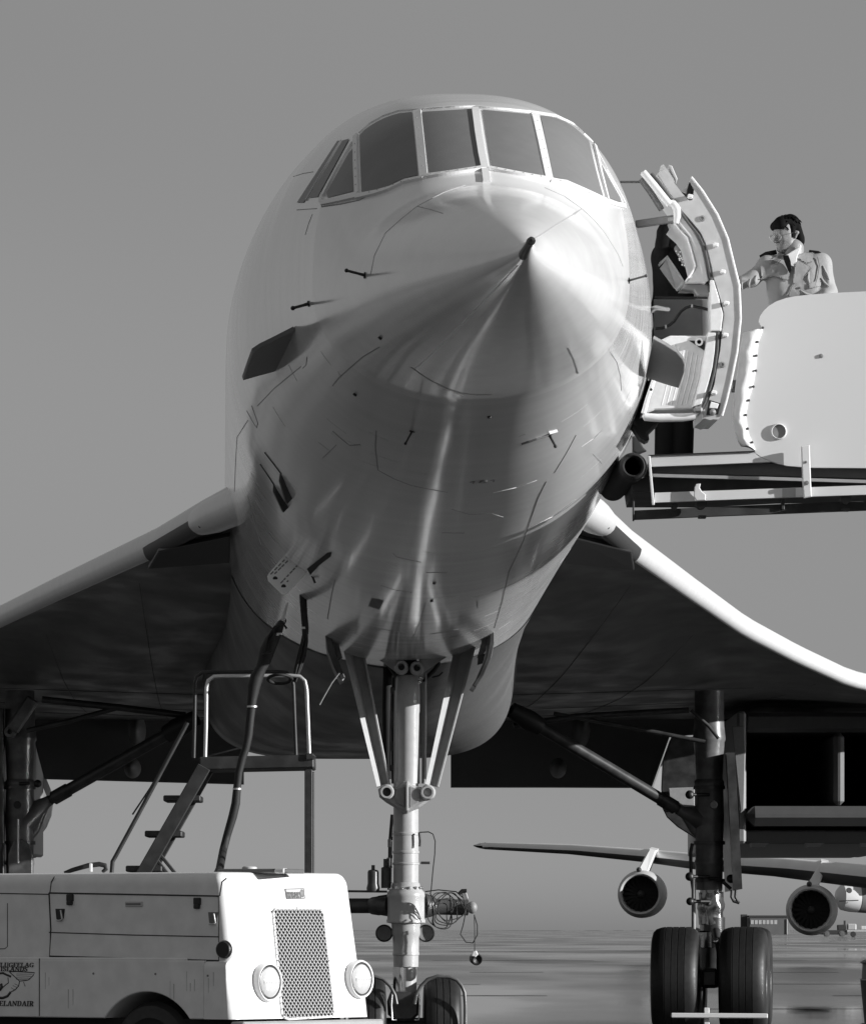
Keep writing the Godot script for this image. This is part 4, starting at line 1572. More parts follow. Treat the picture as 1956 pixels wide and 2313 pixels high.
	g.tube(PackedVector3Array([Vector3(P(800, 2100, d).x, 0.39, -d), Vector3(P(1032, 2100, d).x, 0.39, -d)]), 0.06, 16)
	obj("axle", g, mats.dark_metal, hub)
	for e in [830.0, 998.0]:
		wheel(a, Vector3(P(e, 2100, d).x, 0.39, -d), craft.basis.x, 0.39, 0.29, 0.19, 3)
	# mudguard hoops over each wheel
	for sg in [-1.0, 1.0]:
		var pts := PackedVector3Array()
		for q in [[0, 2268], [4, 2248], [14, 2228], [30, 2212], [52, 2205], [80, 2207], [96, 2214], [106, 2226], [113, 2242], [115, 2270], [115, 2320]]:
			pts.append(P(918 + sg * (20 + q[0]) - 2, q[1], 45.9))
		g = Geo.new()
		g.tube(pts, 4.2 * s, 10)
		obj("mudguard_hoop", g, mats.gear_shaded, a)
		g = Geo.new()
		g.tube(PA([[916 + sg * 30, 2242], [916 + sg * 32, 2270], [916 + sg * 30, 2304], [916 + sg * 20, 2304]], 46.0), 2.0 * s, 8)
		obj("guard_stay", g, mats.galvanised, a)
	# gear doors, thin curved plates either side of the brace
	for e in [[[[733, 1404], [745, 1408], [749, 1440], [757, 1470], [772, 1510], [780, 1530], [770, 1536], [755, 1508], [740, 1468], [735, 1436]], [[752, 1420], [764, 1450], [774, 1486], [766, 1492], [752, 1462]], [[755, 1496], [764, 1496], [778, 1532], [774, 1538], [768, 1533]]],
		[[[1117, 1416], [1108, 1420], [1106, 1450], [1098, 1486], [1082, 1524], [1067, 1548], [1075, 1553], [1094, 1522], [1110, 1486], [1117, 1450]], [[1093, 1432], [1103, 1428], [1097, 1470], [1084, 1486], [1077, 1486]], [[1080, 1480], [1096, 1476], [1090, 1498], [1078, 1502]]]]:
		g = Geo.new()
		g.prism(PA(e[0], 45.6), Vector3(-0.02, 0.0, -0.9), 0.006)
		var dr := obj("gear_door", g, mats.dark_metal, a)
		g = Geo.new()
		g.prism(PA(e[1], 45.8), Vector3(0, 0, -0.05), 0.004)
		obj("door_bracket", g, mats.gear_shaded, dr)
		g = Geo.new()
		g.prism(PA(e[2], 45.7), Vector3(0, 0, -0.05), 0.004)
		obj("door_link", g, mats.gear_grey if e[0][0][0] < 900 else mats.black, dr)
	# thin aerial beside the left door and loose hose by the leg
	g = Geo.new()
	g.tube(PA([[767, 1520], [750, 1542], [734, 1570], [722, 1592]], 45.0), 0.006, 8)
	obj("whip_aerial", g, mats.vane_grey, a)
	g = Geo.new()
	g.tube(PA([[988, 1487], [991, 1500], [980, 1515], [962, 1532], [955, 1545]], 46.6), 0.018, 8)
	obj("brake_hose", g, mats.black, a)
	g = Geo.new()
	g.tube(PA([[976, 1530], [992, 1526], [1000, 1518]], 46.6), 0.006, 8)
	obj("brake_hose", g, mats.black, a)

func main_gear(a: Node3D, side: int) -> void:
	var right := side > 0
	var d := 64.5 + 0.14 * side
	var s := d / FOCAL
	var cu := 1601.0 if right else 46.0
	var g := Geo.new()
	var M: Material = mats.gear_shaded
	# leg
	var prof := [[0.0, 0.0]]
	for q in [[1560, 33], [1640, 34], [1665, 37], [1672, 37], [1676, 35], [1700, 33], [1760, 30], [1766, 34], [1774, 34], [1780, 32], [1850, 34], [1890, 32], [1940, 31], [1946, 33], [1952, 33], [1956, 31], [2010, 30]]:
		prof.append([q[1] * s, (q[0] - 1560) * s])
	prof.append([0.0, (2012 - 1560) * s])
	g.lathe(P(cu, 1560, d), Vector3.DOWN, prof, 36)
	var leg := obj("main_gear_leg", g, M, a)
	g = Geo.new()
	g.lathe(P(cu + 4, 2010, d), Vector3.DOWN, [[25 * s, 0.0], [25 * s, 92 * s], [30 * s, 96 * s], [30 * s, 130 * s], [0.0, 140 * s]], 32)
	obj("piston", g, mats.dull_chrome, leg)
	# brace socket and side brace
	var inn := -1.0 if right else 1.0
	var b0 := P(cu + inn * 8, 1852, d)
	var b1 := P(cu + inn * 60, 1812 if not right else 1834, d)
	var tip := P(1196, 1628, d - 0.6) if right else P(402, 1645, d - 0.6)
	g = Geo.new()
	g.tube(PackedVector3Array([b0, b0.lerp(b1, 0.5), b1, b1 + (tip - b1) * 0.03]), [34 * s, 24 * s, 13 * s, 12 * s], 20)
	g.tube(PackedVector3Array([P(cu + inn * 6, 1905, d), P(cu + inn * 34, 1872, d), b1]), [14 * s, 12 * s, 9 * s], 12)
	obj("brace_socket", g, M, leg)
	g = Geo.new()
	var br := (tip - b1).normalized()
	g.tube(PackedVector3Array([b1 + br * 0.02, b1 + br * 0.10, b1 + br * 0.101, b1 + br * 0.3, b1 + br * 0.301, tip]), [11 * s, 11 * s, 16 * s, 16 * s, 13.5 * s, 13.5 * s], 20)
	obj("side_brace", g, mats.dark_metal, a)
	g = Geo.new()
	g.tube(PackedVector3Array([tip - br * 0.15, tip, tip + br * 0.25]), [20 * s, 24 * s, 18 * s], 16)
	obj("brace_knuckle", g, mats.black, a)
	# thin upper rods
	if right:
		for e in [[[1250, 1612], [1420, 1642], [1592, 1676], 5.0], [[1160, 1640], [1300, 1618], [1555, 1604], 7.0], [[1560, 1604], [1600, 1640], [1622, 1668], 4.0]]:
			g = Geo.new()
			g.tube(PA([e[0], e[1], e[2]], d - 0.5), e[3] * s, 10)
			obj("link_rod", g, mats.dark_metal, a)
	else:
		for e in [[[62, 1650], [160, 1628], [262, 1600], 6.0], [[96, 1580], [250, 1596], [420, 1616], 8.0], [[420, 1640], [340, 1780], [300, 1840], 2.0]]:
			g = Geo.new()
			g.tube(PA([e[0], e[1], e[2]], d - 0.5), e[3] * s, 10)
			obj("link_rod", g, mats.dark_metal, a)
		g = Geo.new()
		g.bar(P(76, 1578, d - 0.5), P(28, 1650, d - 0.5), 30 * s, 0.10, Vector3.RIGHT, 0.02)
		var ra := obj("retraction_arm", g, M, a)
		g = Geo.new()
		g.lathe(P(24, 1653, d - 0.42), Vector3.BACK, [[5 * s, 0.0], [6 * s, 0.05], [13 * s, 0.05], [14 * s, -0.12], [0.0, -0.12]], 20)
		obj("eye_end", g, M, ra)
	# clamps, pipes, round valve
	for q in ([[1547, 1795, 10], [1547, 1980, 10], [1548, 2036, 9], [1640, 1985, 10]] if right else [[80, 1770, 9]]):
		g = Geo.new()
		g.tube(PackedVector3Array([P(cu, q[1], d - 0.2), P(q[0] + 14 * signf(cu - q[0]), q[1], d - 0.3)]), 4 * s, 8)
		g.ball(P(q[0] + 10, q[1], d - 0.3) if right else P(q[0] + 6, q[1], d - 0.3), Vector3.ONE * q[2] * s, Basis(), 10)
		obj("valve_ball", g, mats.black, leg)
	var pu := 1565.0 if right else 12.0
	g = Geo.new()
	g.tube(PA([[pu - 2, 1905], [pu - 6, 1925], [pu - 5, 1975], [pu, 2010]], d - 0.2), 4 * s, 8)
	obj("brake_pipe", g, mats.black, leg)
	g = Geo.new()
	g.tube(PA([[pu + 1, 1985], [pu + 1, 2120]], d - 0.25), 5 * s, 10)
	obj("torque_rod", g, mats.vane_grey, leg)
	for q in [[1775.0], [1900.0], [1985.0]]:
		g = Geo.new()
		g.lathe(P(cu, q[0], d), Vector3.DOWN, [[31 * s, 0.0], [36 * s, 0.0], [36 * s, 8 * s], [31 * s, 8 * s]], 28)
		obj("clamp_band", g, mats.dark_metal, leg)
	if right:
		# torn shine of protective wrap round the piston
		g = Geo.new()
		var rng := RandomNumberGenerator.new()
		rng.seed = 5
		var rows := []
		for i in 9:
			var r := PackedVector3Array()
			for j in 25:
				var ang := TAU * j / 24.0
				var rr := (28.0 + 1.3 * sin(j * 1.3 + i * 0.9) + (3.0 if i in [3, 4] else 0.0)) * s
				r.append(P(cu + 4, 2016 + i * 9, d) + Vector3(cos(ang) * rr, 0.01 * sin(j * 1.7), sin(ang) * rr))
			rows.append(r)
		var cc := PackedVector3Array()
		for i in 9:
			cc.append(P(cu + 4, 2016 + i * 9, d))
		g.sheet(rows, cc)
		obj("piston_sleeve", g, mats.dull_chrome, leg)
	# bogie: beam, axles, four wheels
	var cx := P(cu + 8, 2100, d).x if right else P(cu, 2100, d).x
	var turned := Basis(Vector3.UP, deg_to_rad(-5.0 if right else 2.1))
	var ax := turned.x
	var az := turned.z
	g = Geo.new()
	g.bar(Vector3(cx, 0.62, -d) - az * 0.95, Vector3(cx, 0.62, -d) + az * 0.95, 0.2, 0.22, ax, 0.04)
	g.tube(PackedVector3Array([Vector3(cx, 0.62, -d), Vector3(cx, 1.3, -d)]), 0.14, 20)
	obj("bogie_beam", g, mats.dark_metal, leg)
	for fz in [0.82, -0.82]:
		g = Geo.new()
		var o: Vector3 = Vector3(cx, 0.6, -d) + az * fz
		g.tube(PackedVector3Array([o - ax * 0.5, o + ax * 0.5]), 0.07, 14)
		obj("axle", g, mats.dark_metal, leg)
		for fx in [-0.375, 0.375]:
			wheel(a, Vector3(cx, 0.595, -d) + az * fz + ax * fx, ax, 0.597, 0.53, 0.28, 4)
	g = Geo.new()
	g.tube(PackedVector3Array([Vector3(cx + 0.02, 1.15, -d + 0.35), Vector3(cx + 0.06, 0.9, -d + 0.62), Vector3(cx + 0.05, 0.62, -d + 0.8)]), 0.05, 10)
	obj("torque_link", g, mats.dark_metal, leg)
	g = Geo.new()
	g.ball(Vector3(cx + 0.0, 1.03, -d + 0.95), Vector3(0.05, 0.03, 0.02), Basis(), 8)
	obj("link_bolt", g, mats.chrome, leg)
	# gear doors
	if right:
		g = Geo.new()
		g.prism(PA([[1640, 1700], [1659, 1700], [1668, 1860], [1676, 2008], [1655, 2012], [1648, 1860]], d - 0.4), Vector3(0.02, 0, -2.2), 0.01)
		var dr := obj("gear_door", g, mats.dark_metal, a)
		g = Geo.new()
		g.prism(PA([[1652, 1640], [1681, 1640], [1683, 1700], [1680, 1830], [1672, 1836], [1664, 1760]], d + 3.0), Vector3(0, 0, -0.1), 0.01)
		obj("door_flap", g, mats.vane_grey, dr)
		for q in [[0.0], [9.0]]:
			g = Geo.new()
			g.tube(PA([[1652 + q[0], 2010], [1651 + q[0], 2026], [1656 + q[0], 2036], [1669, 2040]], d - 0.4), 3 * s, 8)
			obj("door_hook", g, mats.black, dr)
		g = Geo.new()
		g.tube(PA([[1632, 1992], [1650, 2008]], d - 0.3), 4 * s, 8)
		obj("door_link", g, mats.black, dr)
		# big inner door with rounded foot behind the leg
		g = Geo.new()
		g.prism(PA([[1516, 1664], [1600, 1664], [1605, 1900], [1568, 1892], [1530, 1868], [1506, 1846], [1496, 1826], [1493, 1780], [1496, 1720]], d + 2.2), Vector3(0, 0, -0.08), 0.01)
		var di := obj("gear_door", g, mats.dark_metal, a)
		g = Geo.new()
		g.prism(PA([[1512, 1672], [1520, 1664], [1510, 1720], [1496, 1796], [1474, 1780]], d + 2.6), Vector3(0, 0, -0.06), 0.005)
		obj("door_edge", g, mats.jet_white, di)
		g = Geo.new()
		g.prism(PA([[1510, 1780], [1568, 1778], [1568, 1820], [1540, 1818], [1512, 1800]], d + 2.1), Vector3(0, 0, -0.05), 0.005)
		obj("door_panel", g, mats.gear_grey, di)
	else:
		g = Geo.new()
		g.prism(PA([[-6, 1600], [8, 1600], [10, 1980], [-6, 1980]], d - 0.2), Vector3(0.0, 0, -2.2), 0.01)
		obj("gear_door", g, mats.dark_metal, a)
		g = Geo.new()
		g.prism(PA([[20, 1986], [20, 1930], [32, 1900], [50, 1894], [64, 1904], [74, 1930], [74, 1986]], d - 0.5), Vector3(0, 0, -0.05), 0.01)
		obj("leg_shield", g, mats.gear_shaded, leg)
		g = Geo.new()
		g.bar(P(42, 1850, d - 0.55), P(42, 1950, d - 0.55), 4 * s, 0.03)
		obj("torque_rod", g, mats.galvanised, leg)
	g = Geo.new()
	g.lathe(P(cu - (6 if not right else -10), 1818, d - 0.42), Vector3.BACK, [[0.0, 0.012], [8 * s, 0.012], [9 * s, 0.0]], 16)
	obj("plug", g, mats.black, leg)

func nacelles(a: Node3D) -> void:
	for side in [1.0, -1.0]:
		var d := 69.5
		var cxu := (1664.0 + 2130.0) * 0.5
		var cx := P(cxu, 2100, d).x
		if side < 0:
			cx = -1.1 * 2.0 - cx + 0.25
		var hw := P(2130, 2100, d).x - P(cxu, 2100, d).x
		var y1 := P(0, 1606, d).y
		var y0 := P(0, 1905, d).y
		var th := 0.11
		var L := 13.5
		var g := Geo.new()
		# outer walls and floor as an open box with two intakes
		g.box(Vector3(cx - hw + th * 0.5, (y0 + y1) * 0.5, -d - L * 0.5), Vector3(th, y1 - y0, L), Basis(), 0.03)
		g.box(Vector3(cx + hw - th * 0.5, (y0 + y1) * 0.5, -d - L * 0.5), Vector3(th, y1 - y0, L), Basis(), 0.03)
		var nac := obj("engine_nacelle", g, mats.vane_grey, a)
		g = Geo.new()
		g.box(Vector3(cx, y1 - 0.12, -d - L * 0.5 - 0.25), Vector3(hw * 2 - 2 * th - 0.004, 0.24, L - 0.5), Basis(), 0.05)
		obj("ramp_lip", g, mats.lip_dull, nac)
		g = Geo.new()
		g.box(Vector3(cx, y0 + 0.33, -d - L * 0.5 + 0.15), Vector3(hw * 2 - 2 * th - 0.004, 0.24, L), Basis(), 0.10)
		obj("lower_lip", g, mats.lip_dull, nac)
		g = Geo.new()
		g.box(Vector3(cx, y0 + 0.08, -d - L * 0.5 - 0.3), Vector3(hw * 2 - 2 * th - 0.004, 0.17, L), Basis(), 0.02)
		obj("cowl_floor", g, mats.boot_grey, nac)
		g = Geo.new()
		g.box(Vector3(cx + 0.0, (y0 + 0.46 + y1 - 0.25) * 0.5, -d - 2.2), Vector3(0.13, y1 - y0 - 0.72, 4.0), Basis(), 0.05)
		obj("intake_divider", g, mats.lip_dull, nac)
		g = Geo.new()
		g.box(Vector3(cx, (y0 + y1) * 0.5 + 0.1, -d - 5.0), Vector3(hw * 2 - 2 * th - 0.01, y1 - y0 - 0.6, 0.1), Basis(), 0.0)
		obj("intake_throat", g, mats.dull_black, nac)
		for k in 4:
			g = Geo.new()
			var x := cx - hw + 0.25 + k * (2 * hw - 0.5) / 3.0
			g.prism(PackedVector3Array([Vector3(x - 0.09, y0 + 0.003, -d + 0.1), Vector3(x + 0.14, y0 + 0.003, -d + 0.1), Vector3(x + 0.05, y0 - 0.05, -d + 0.1), Vector3(x - 0.08, y0 - 0.05, -d + 0.1)]), Vector3(0, 0, -0.3))
			obj("cowl_latch", g, mats.black, nac)
		for k in 2:
			g = Geo.new()
			g.lathe(Vector3(cx + (k - 0.5) * hw, (y0 + y1) * 0.5, -d - L), Vector3(0, 0, -1), [[0.75, 0.0], [0.7, 1.0], [0.55, 2.0]], 24)
			obj("exhaust_nozzle", g, mats.dark_metal, nac)

# ---------------------------------------------------------------- the open passenger door
func passenger_door(a: Node3D) -> void:
	var d := 37.6
	var s := d / FOCAL
	var back := Vector3(-0.03, 0, -0.72)
	# the curved shell of the door, seen along its front edge
	var g := Geo.new()
	g.prism(PA([[1484, 392], [1499, 384], [1520, 410], [1539, 435], [1556, 453], [1563, 452], [1567, 428], [1558, 412], [1561.5, 401], [1586, 432], [1604, 458], [1620, 486], [1633, 513], [1643, 539.5], [1651, 570], [1658, 601.7], [1664, 624], [1668.6, 645], [1670.5, 680], [1671.5, 719], [1669, 757], [1664, 795], [1658, 830], [1651, 858.6], [1638.6, 909.6], [1629.5, 938.8], [1621, 948], [1610, 947], [1603, 949], [1592, 945], [1587, 946], [1586, 930], [1595, 913], [1602, 899], [1613, 868], [1618.6, 831], [1626, 791], [1631, 742], [1635, 709], [1630, 688], [1624, 667], [1618, 647], [1611.6, 627.6], [1607, 601], [1601, 576], [1593, 548], [1582, 524], [1562, 500], [1541, 477], [1530, 461], [1517, 443], [1500, 417]], d), back, 0.004)
	var door := obj("passenger_door", g, mats.door_metal, a)
	# outer skin lip
	g = Geo.new()
	g.tube(PA([[1561, 400], [1586, 431], [1620, 485], [1643, 539], [1658, 601], [1669, 645], [1672, 719], [1664, 795], [1651, 859], [1639, 909], [1630, 939]], d - 0.005), 2.6 * s, 8)
	obj("skin_lip", g, mats.airliner_white, door)
	# dark rubber seal in its groove
	g = Geo.new()
	g.tube(PA([[1535, 478], [1556, 506], [1577, 532], [1590, 560], [1597, 590], [1603, 622], [1606, 632]], d - 0.004), 3.4 * s, 8)
	obj("door_seal", g, mats.seal, door)
	g = Geo.new()
	g.tube(PA([[1470, 392], [1484, 408], [1500, 430], [1516, 452]], d - 0.004), 4.5 * s, 8)
	obj("door_seal", g, mats.seal, door)
	g = Geo.new()
	g.tube(PA([[1621, 750], [1619, 790], [1612, 840], [1604, 872], [1592, 908], [1585, 922]], d - 0.004), 3.4 * s, 8)
	obj("door_seal", g, mats.seal, door)
	g = Geo.new()
	g.tube(PA([[1611, 630], [1620, 668], [1630, 700], [1634, 712], [1630, 740]], d - 0.006), 1.0 * s, 6)
	g.tube(PA([[1606, 749], [1630, 749]], d - 0.006), 1.2 * s, 6)
	obj("door_joint", g, mats.seam, door)
	# top trim bar and its swan neck
	g = Geo.new()
	g.tube(PA([[1449, 388], [1452, 389], [1476, 418], [1500, 448], [1512, 462]], d - 0.03), [0.0, 8.0 * s, 8.6 * s, 8.6 * s, 8.0 * s], 16)
	var trim := obj("top_trim", g, mats.door_lining, door)
	g = Geo.new()
	g.tube(PA([[1506, 457], [1520, 460], [1528, 472], [1529, 488], [1526, 504]], d - 0.02), [7 * s, 9 * s, 9 * s, 8.5 * s, 6 * s], 16)
	obj("swan_neck", g, mats.door_lining, trim)
	g = Geo.new()
	g.tube(PA([[1447, 404], [1470, 436], [1494, 474]], d + 0.25), 7 * s, 12)
	obj("inner_rail", g, mats.door_dull, trim)
	# upper rail pieces standing off the shell
	g = Geo.new()
	g.prism(PA([[1492, 374], [1498, 371], [1520, 402], [1531, 428], [1540, 434], [1536, 437], [1524, 420], [1506, 396]], d + 0.05), Vector3(0, 0, -0.4), 0.004)
	g.prism(PA([[1510, 372], [1517, 374], [1530, 404], [1527, 409], [1516, 388]], d + 0.2), Vector3(0, 0, -0.3), 0.004)
	obj("guide_rail", g, mats.door_metal, door)
	g = Geo.new()
	g.prism(PA([[1556, 411], [1563, 420], [1567, 430], [1560, 437], [1553, 445], [1546, 446], [1540, 434], [1549, 438], [1554, 430]], d + 0.012), Vector3(0, 0, -0.3), 0.0)
	obj("latch_recess", g, mats.dull_black, door)
	# lining: S-shaped panel above the window, and panels below
	g = Geo.new()
	g.prism(PA([[1522, 503], [1531, 494], [1534, 482], [1541, 487], [1558, 508], [1573, 532], [1585, 558], [1592, 588], [1600, 632], [1592, 640], [1585, 638], [1549, 638], [1572, 603], [1564, 570], [1556, 540], [1545, 524]], d + 0.02), back * 0.9, 0.008)
	var lining := obj("door_lining", g, mats.door_lining, door)
	g = Geo.new()
	g.tube(PA([[1524, 504], [1536, 520], [1552, 536], [1560, 560], [1571, 602], [1548, 637]], d + 0.02), 2.5 * s, 8)
	obj("window_reveal", g, mats.frame_white, lining)
	g = Geo.new()
	g.prism(PA([[1604, 632], [1612, 632], [1622, 668], [1633, 709], [1628, 748], [1605, 748], [1604, 700]], d - 0.012), back * 0.9, 0.006)
	obj("door_lining", g, mats.door_lining, door)
	g = Geo.new()
	g.prism(PA([[1598, 751], [1617, 751], [1614, 795], [1609, 830], [1602, 858], [1594, 884], [1583, 913], [1565, 918], [1580, 858], [1588, 810]], d - 0.012), back * 0.9, 0.006)
	obj("door_lining", g, mats.door_lining, door)
	# slide stowage: ribbed box at the foot of the door
	g = Geo.new()
	g.prism(PA([[1513, 758], [1597, 758], [1592, 795], [1584, 858], [1566, 924], [1478, 926], [1452, 936], [1474, 866], [1487, 770]], d + 0.03), back * 0.6, 0.01)
	var pack := obj("slide_stowage", g, mats.door_lining, door)
	for k in 7:
		g = Geo.new()
		var f := k / 6.0
		g.tube(PA([[lerpf(1524, 1584, f), lerpf(778, 806, f)], [lerpf(1510, 1576, f), lerpf(850, 858, f)], [lerpf(1494, 1560, f), lerpf(915, 914, f)]], d + 0.035), 2.4 * s, 8)
		obj("rib", g, mats.door_lining, pack)
	g = Geo.new()
	g.tube(PA([[1451, 938], [1456, 942], [1486, 944], [1540, 943], [1570, 940]], d + 0.0), [3 * s, 9 * s, 9.5 * s, 9.5 * s, 8 * s], 16)
	obj("bottom_roll", g, mats.door_lining, pack)
	g = Geo.new()
	g.tube(PA([[1453, 934], [1462, 900], [1473, 868], [1478, 850]], d + 0.0), [6 * s, 5 * s, 5 * s, 4 * s], 12)
	obj("edge_roll", g, mats.door_lining, pack)
	g = Geo.new()
	g.box(P(1576, 926, d - 0.03), Vector3(20 * s, 14 * s, 0.08), Basis(), 0.012)
	obj("roll_bracket", g, mats.door_dull, pack)
	g = Geo.new()
	g.prism(PA([[1556, 769], [1590, 770], [1591, 792], [1572, 780]], d + 0.02), Vector3(0, 0, -0.02), 0.0)
	obj("stowage_slot", g, mats.black, pack)
	g = Geo.new()
	g.lathe(P(1578, 773, d + 0.01), Vector3.BACK, [[4.5 * s, 0.01], [5 * s, 0.03], [9 * s, 0.03], [9 * s, -0.02]], 20)
	obj("lifting_eye", g, mats.door_metal, pack)
	g = Geo.new()
	g.lathe(P(1470, 880, d - 0.03), Vector3.BACK, [[0.0, 0.012], [3 * s, 0.012], [3.4 * s, 0.0]], 12)
	obj("snap_stud", g, mats.black, pack)
	# rollers and bolts along the shell
	for q in [[1558, 444], [1616, 553.5], [1632, 614], [1640, 685], [1638, 757], [1612, 887]]:
		g = Geo.new()
		g.box(P(q[0], q[1], d - 0.03), Vector3(12 * s, 9 * s, 0.06), Basis(Vector3.BACK, -0.15), 0.006)
		obj("guide_roller", g, mats.frame_white, door)
	for q in [[1585.5, 493.5], [1631, 824]]:
		g = Geo.new()
		g.lathe(P(q[0], q[1], d), Vector3.BACK, [[2.5 * s, 0.004], [3.5 * s, 0.012], [6.5 * s, 0.01], [7 * s, -0.002]], 18)
		obj("shell_bolt", g, mats.door_dull, door)
	g = Geo.new()
	g.prism(PA([[1601, 903], [1627, 911], [1621, 936], [1594, 938]], d - 0.004), Vector3(0, 0, -0.03), 0.0)
	var lb := obj("latch_box", g, mats.black, door)
	g = Geo.new()
	g.prism(PA([[1605, 907], [1623, 912], [1619, 923], [1601, 922]], d - 0.012), Vector3(0, 0, -0.03), 0.004)
	obj("latch_tongue", g, mats.airliner_white, lb)
	g = Geo.new()
	g.lathe(P(1609, 931, d - 0.01), Vector3.BACK, [[0.0, 0.03], [7 * s, 0.02], [8 * s, -0.02]], 16)
	obj("latch_roller", g, mats.door_dull, lb)
	# arms from the body to the door
	g = Geo.new()
	g.bar(P(1436, 507, d + 0.25), P(1524, 494, d + 0.2), 16 * s, 0.06, Vector3.UP, 0.006)
	var arm := obj("upper_arm", g, mats.door_dull, door)
	g = Geo.new()
	g.box(P(1514, 496, d + 0.18), Vector3(12 * s, 8 * s, 0.07), Basis(Vector3.BACK, 0.1), 0.004)
	obj("arm_pivot", g, mats.door_metal, arm)
	g = Geo.new()
	g.tube(PA([[1400, 411], [1446, 411]], d + 0.3), 2.6 * s, 8)
	obj("stay_rod", g, mats.door_dull, door)
	g = Geo.new()
	g.tube(PA([[1478, 672], [1540, 673], [1602, 672]], d + 0.2), 3.0 * s, 8)
	obj("lower_arm", g, mats.black, door)
	# hand lever mechanism behind the shell
	g = Geo.new()
	g.prism(PA([[1548, 640], [1585, 640], [1596, 632], [1606, 650], [1604, 668], [1575, 668], [1566, 656], [1540, 652]], d + 0.1), Vector3(0, 0, -0.15), 0.01)
	var lev := obj("lever_box", g, mats.door_dull, door)
	g = Geo.new()
	g.tube(PA([[1590, 636], [1600, 646], [1602, 660]], d + 0.06), 3.5 * s, 10)
	obj("door_lever", g, mats.black, lev)
	# bent white tray between body and door
	g = Geo.new()
	g.prism(PA([[1486, 597], [1505, 578], [1508, 578], [1546, 640], [1532, 655], [1526, 652], [1504, 586], [1488, 602]], d + 0.5), Vector3(0, 0, -0.02), 0.003)
	g.prism(PA([[1508, 579], [1546, 640], [1533, 656], [1522, 650], [1490, 606], [1500, 592]], d + 0.52), Vector3(0, 0, -0.03), 0.003)
	var tray := obj("door_screen", g, mats.door_lining, door)
	g = Geo.new()
	g.tube(PA([[1543, 638], [1530, 652], [1526, 654]], d + 0.48), 5 * s, 10)
	obj("screen_roll", g, mats.frame_white, tray)
	g = Geo.new()
	g.tube(PA([[1490, 595], [1506, 579], [1526, 609], [1546, 641]], d + 0.5), 2.6 * s, 8)
	obj("screen_edge", g, mats.frame_white, tray)
	# grey inner panel below the lower arm
	g = Geo.new()
	g.prism(PA([[1476, 676], [1606, 676], [1606, 760], [1476, 764]], d + 0.6), Vector3(0, 0, -0.03), 0.004)
	obj("kick_panel", g, mats.kick_grey, door)
	# flexible hose between body and door
	g = Geo.new()
	g.tube(PA([[1480, 742], [1495, 741], [1502, 739], [1512, 734], [1522, 726], [1530, 714], [1538, 703], [1549, 695], [1562, 691], [1580, 695], [1602, 700]], d + 0.2), 3.4 * s, 10)
	var hose := obj("door_hose", g, mats.rubber, door)
	for q in [[1503, 738], [1562, 691]]:
		g = Geo.new()
		g.tube(PA([[q[0] - 2, q[1]], [q[0] + 2, q[1]]], d + 0.2), 4.4 * s, 10)
		obj("hose_band", g, mats.door_metal, hose)
	# dark hinge fairing under the doorway
	g = Geo.new()
	g.prism(PA([[1440, 862], [1458, 858], [1473, 861], [1459, 900], [1446, 940], [1487, 955], [1464, 978], [1466, 992], [1458, 996], [1446, 989], [1424, 957], [1424, 920]], d + 0.35), Vector3(0, 0, -0.3), 0.015)
	obj("hinge_fairing", g, mats.rubber, door)

func hatch(a: Node3D) -> void:
	# open ground power hatch: the placarded lid hangs from the belly
	var h: Vector3 = craft * hit(690, 1296)
	var d := -h.z - 0.16
	var g := Geo.new()
	var out := [[652, 1248], [663, 1249], [672, 1254], [691, 1270], [696, 1281], [694, 1292], [650, 1340], [643, 1343], [636, 1341], [606, 1312], [604, 1302], [607, 1296], [645, 1252]]
	for q in out:
		q.append(d + (1296.0 - q[1]) * 0.004)
	g.prism(PA(out, d), Vector3(0, 0, -0.025), 0.004)
	var lid := obj("power_hatch_lid", g, mats.placard, a)
	for q in [[622, 1307, 6], [641, 1325, 6]]:
		g = Geo.new()
		g.lathe(P(q[0], q[1], d - 0.002 + (1296.0 - q[1]) * 0.004), Vector3.BACK, [[0.0, 0.006], [5 * d / FOCAL, 0.005], [5.5 * d / FOCAL, 0.0]], 16)
		obj("lid_catch", g, mats.black, lid)
	# unreadable rows of instruction print
	var rng := RandomNumberGenerator.new()
	rng.seed = 3
	g = Geo.new()
	for row in [[[611, 1298], [655, 1252], 5], [[620, 1297], [652, 1265], 4], [[634, 1318], [675, 1274], 6], [[648, 1315], [654, 1309], 1]]:
		for k in row[2]:
			var p := Vector2(row[0][0], row[0][1]).lerp(Vector2(row[1][0], row[1][1]), (k + 0.1) / row[2])
			var q := Vector2(row[0][0], row[0][1]).lerp(Vector2(row[1][0], row[1][1]), (k + rng.randf_range(0.6, 0.9)) / row[2])
			g.bar(P(p.x, p.y, d - 0.003 + (1296.0 - p.y) * 0.004), P(q.x, q.y, d - 0.003 + (1296.0 - q.y) * 0.004), 3.0 * d / FOCAL, 0.003, Vector3(1, -1, 0).normalized(), 0.0)
	obj("instruction_print", g, mats.print_soft, lid)
	g = Geo.new()
	g.tube(PA([[660, 1244], [680, 1262], [698, 1280]], d - 0.0), 0.012, 8)
	g.tube(PA([[700, 1290], [706, 1302], [712, 1317]], d + 0.05), 0.008, 8)
	obj("lid_hinge", g, mats.black, lid)
	# the dark well that the lid closes
	g = Geo.new()
	skin_patch(g, [[694, 1284], [712, 1270], [740, 1248], [750, 1246], [748, 1256], [722, 1276], [702, 1298]], 0.004, 8.0)
	obj("power_hatch_well", own(g), mats.dull_black, a)

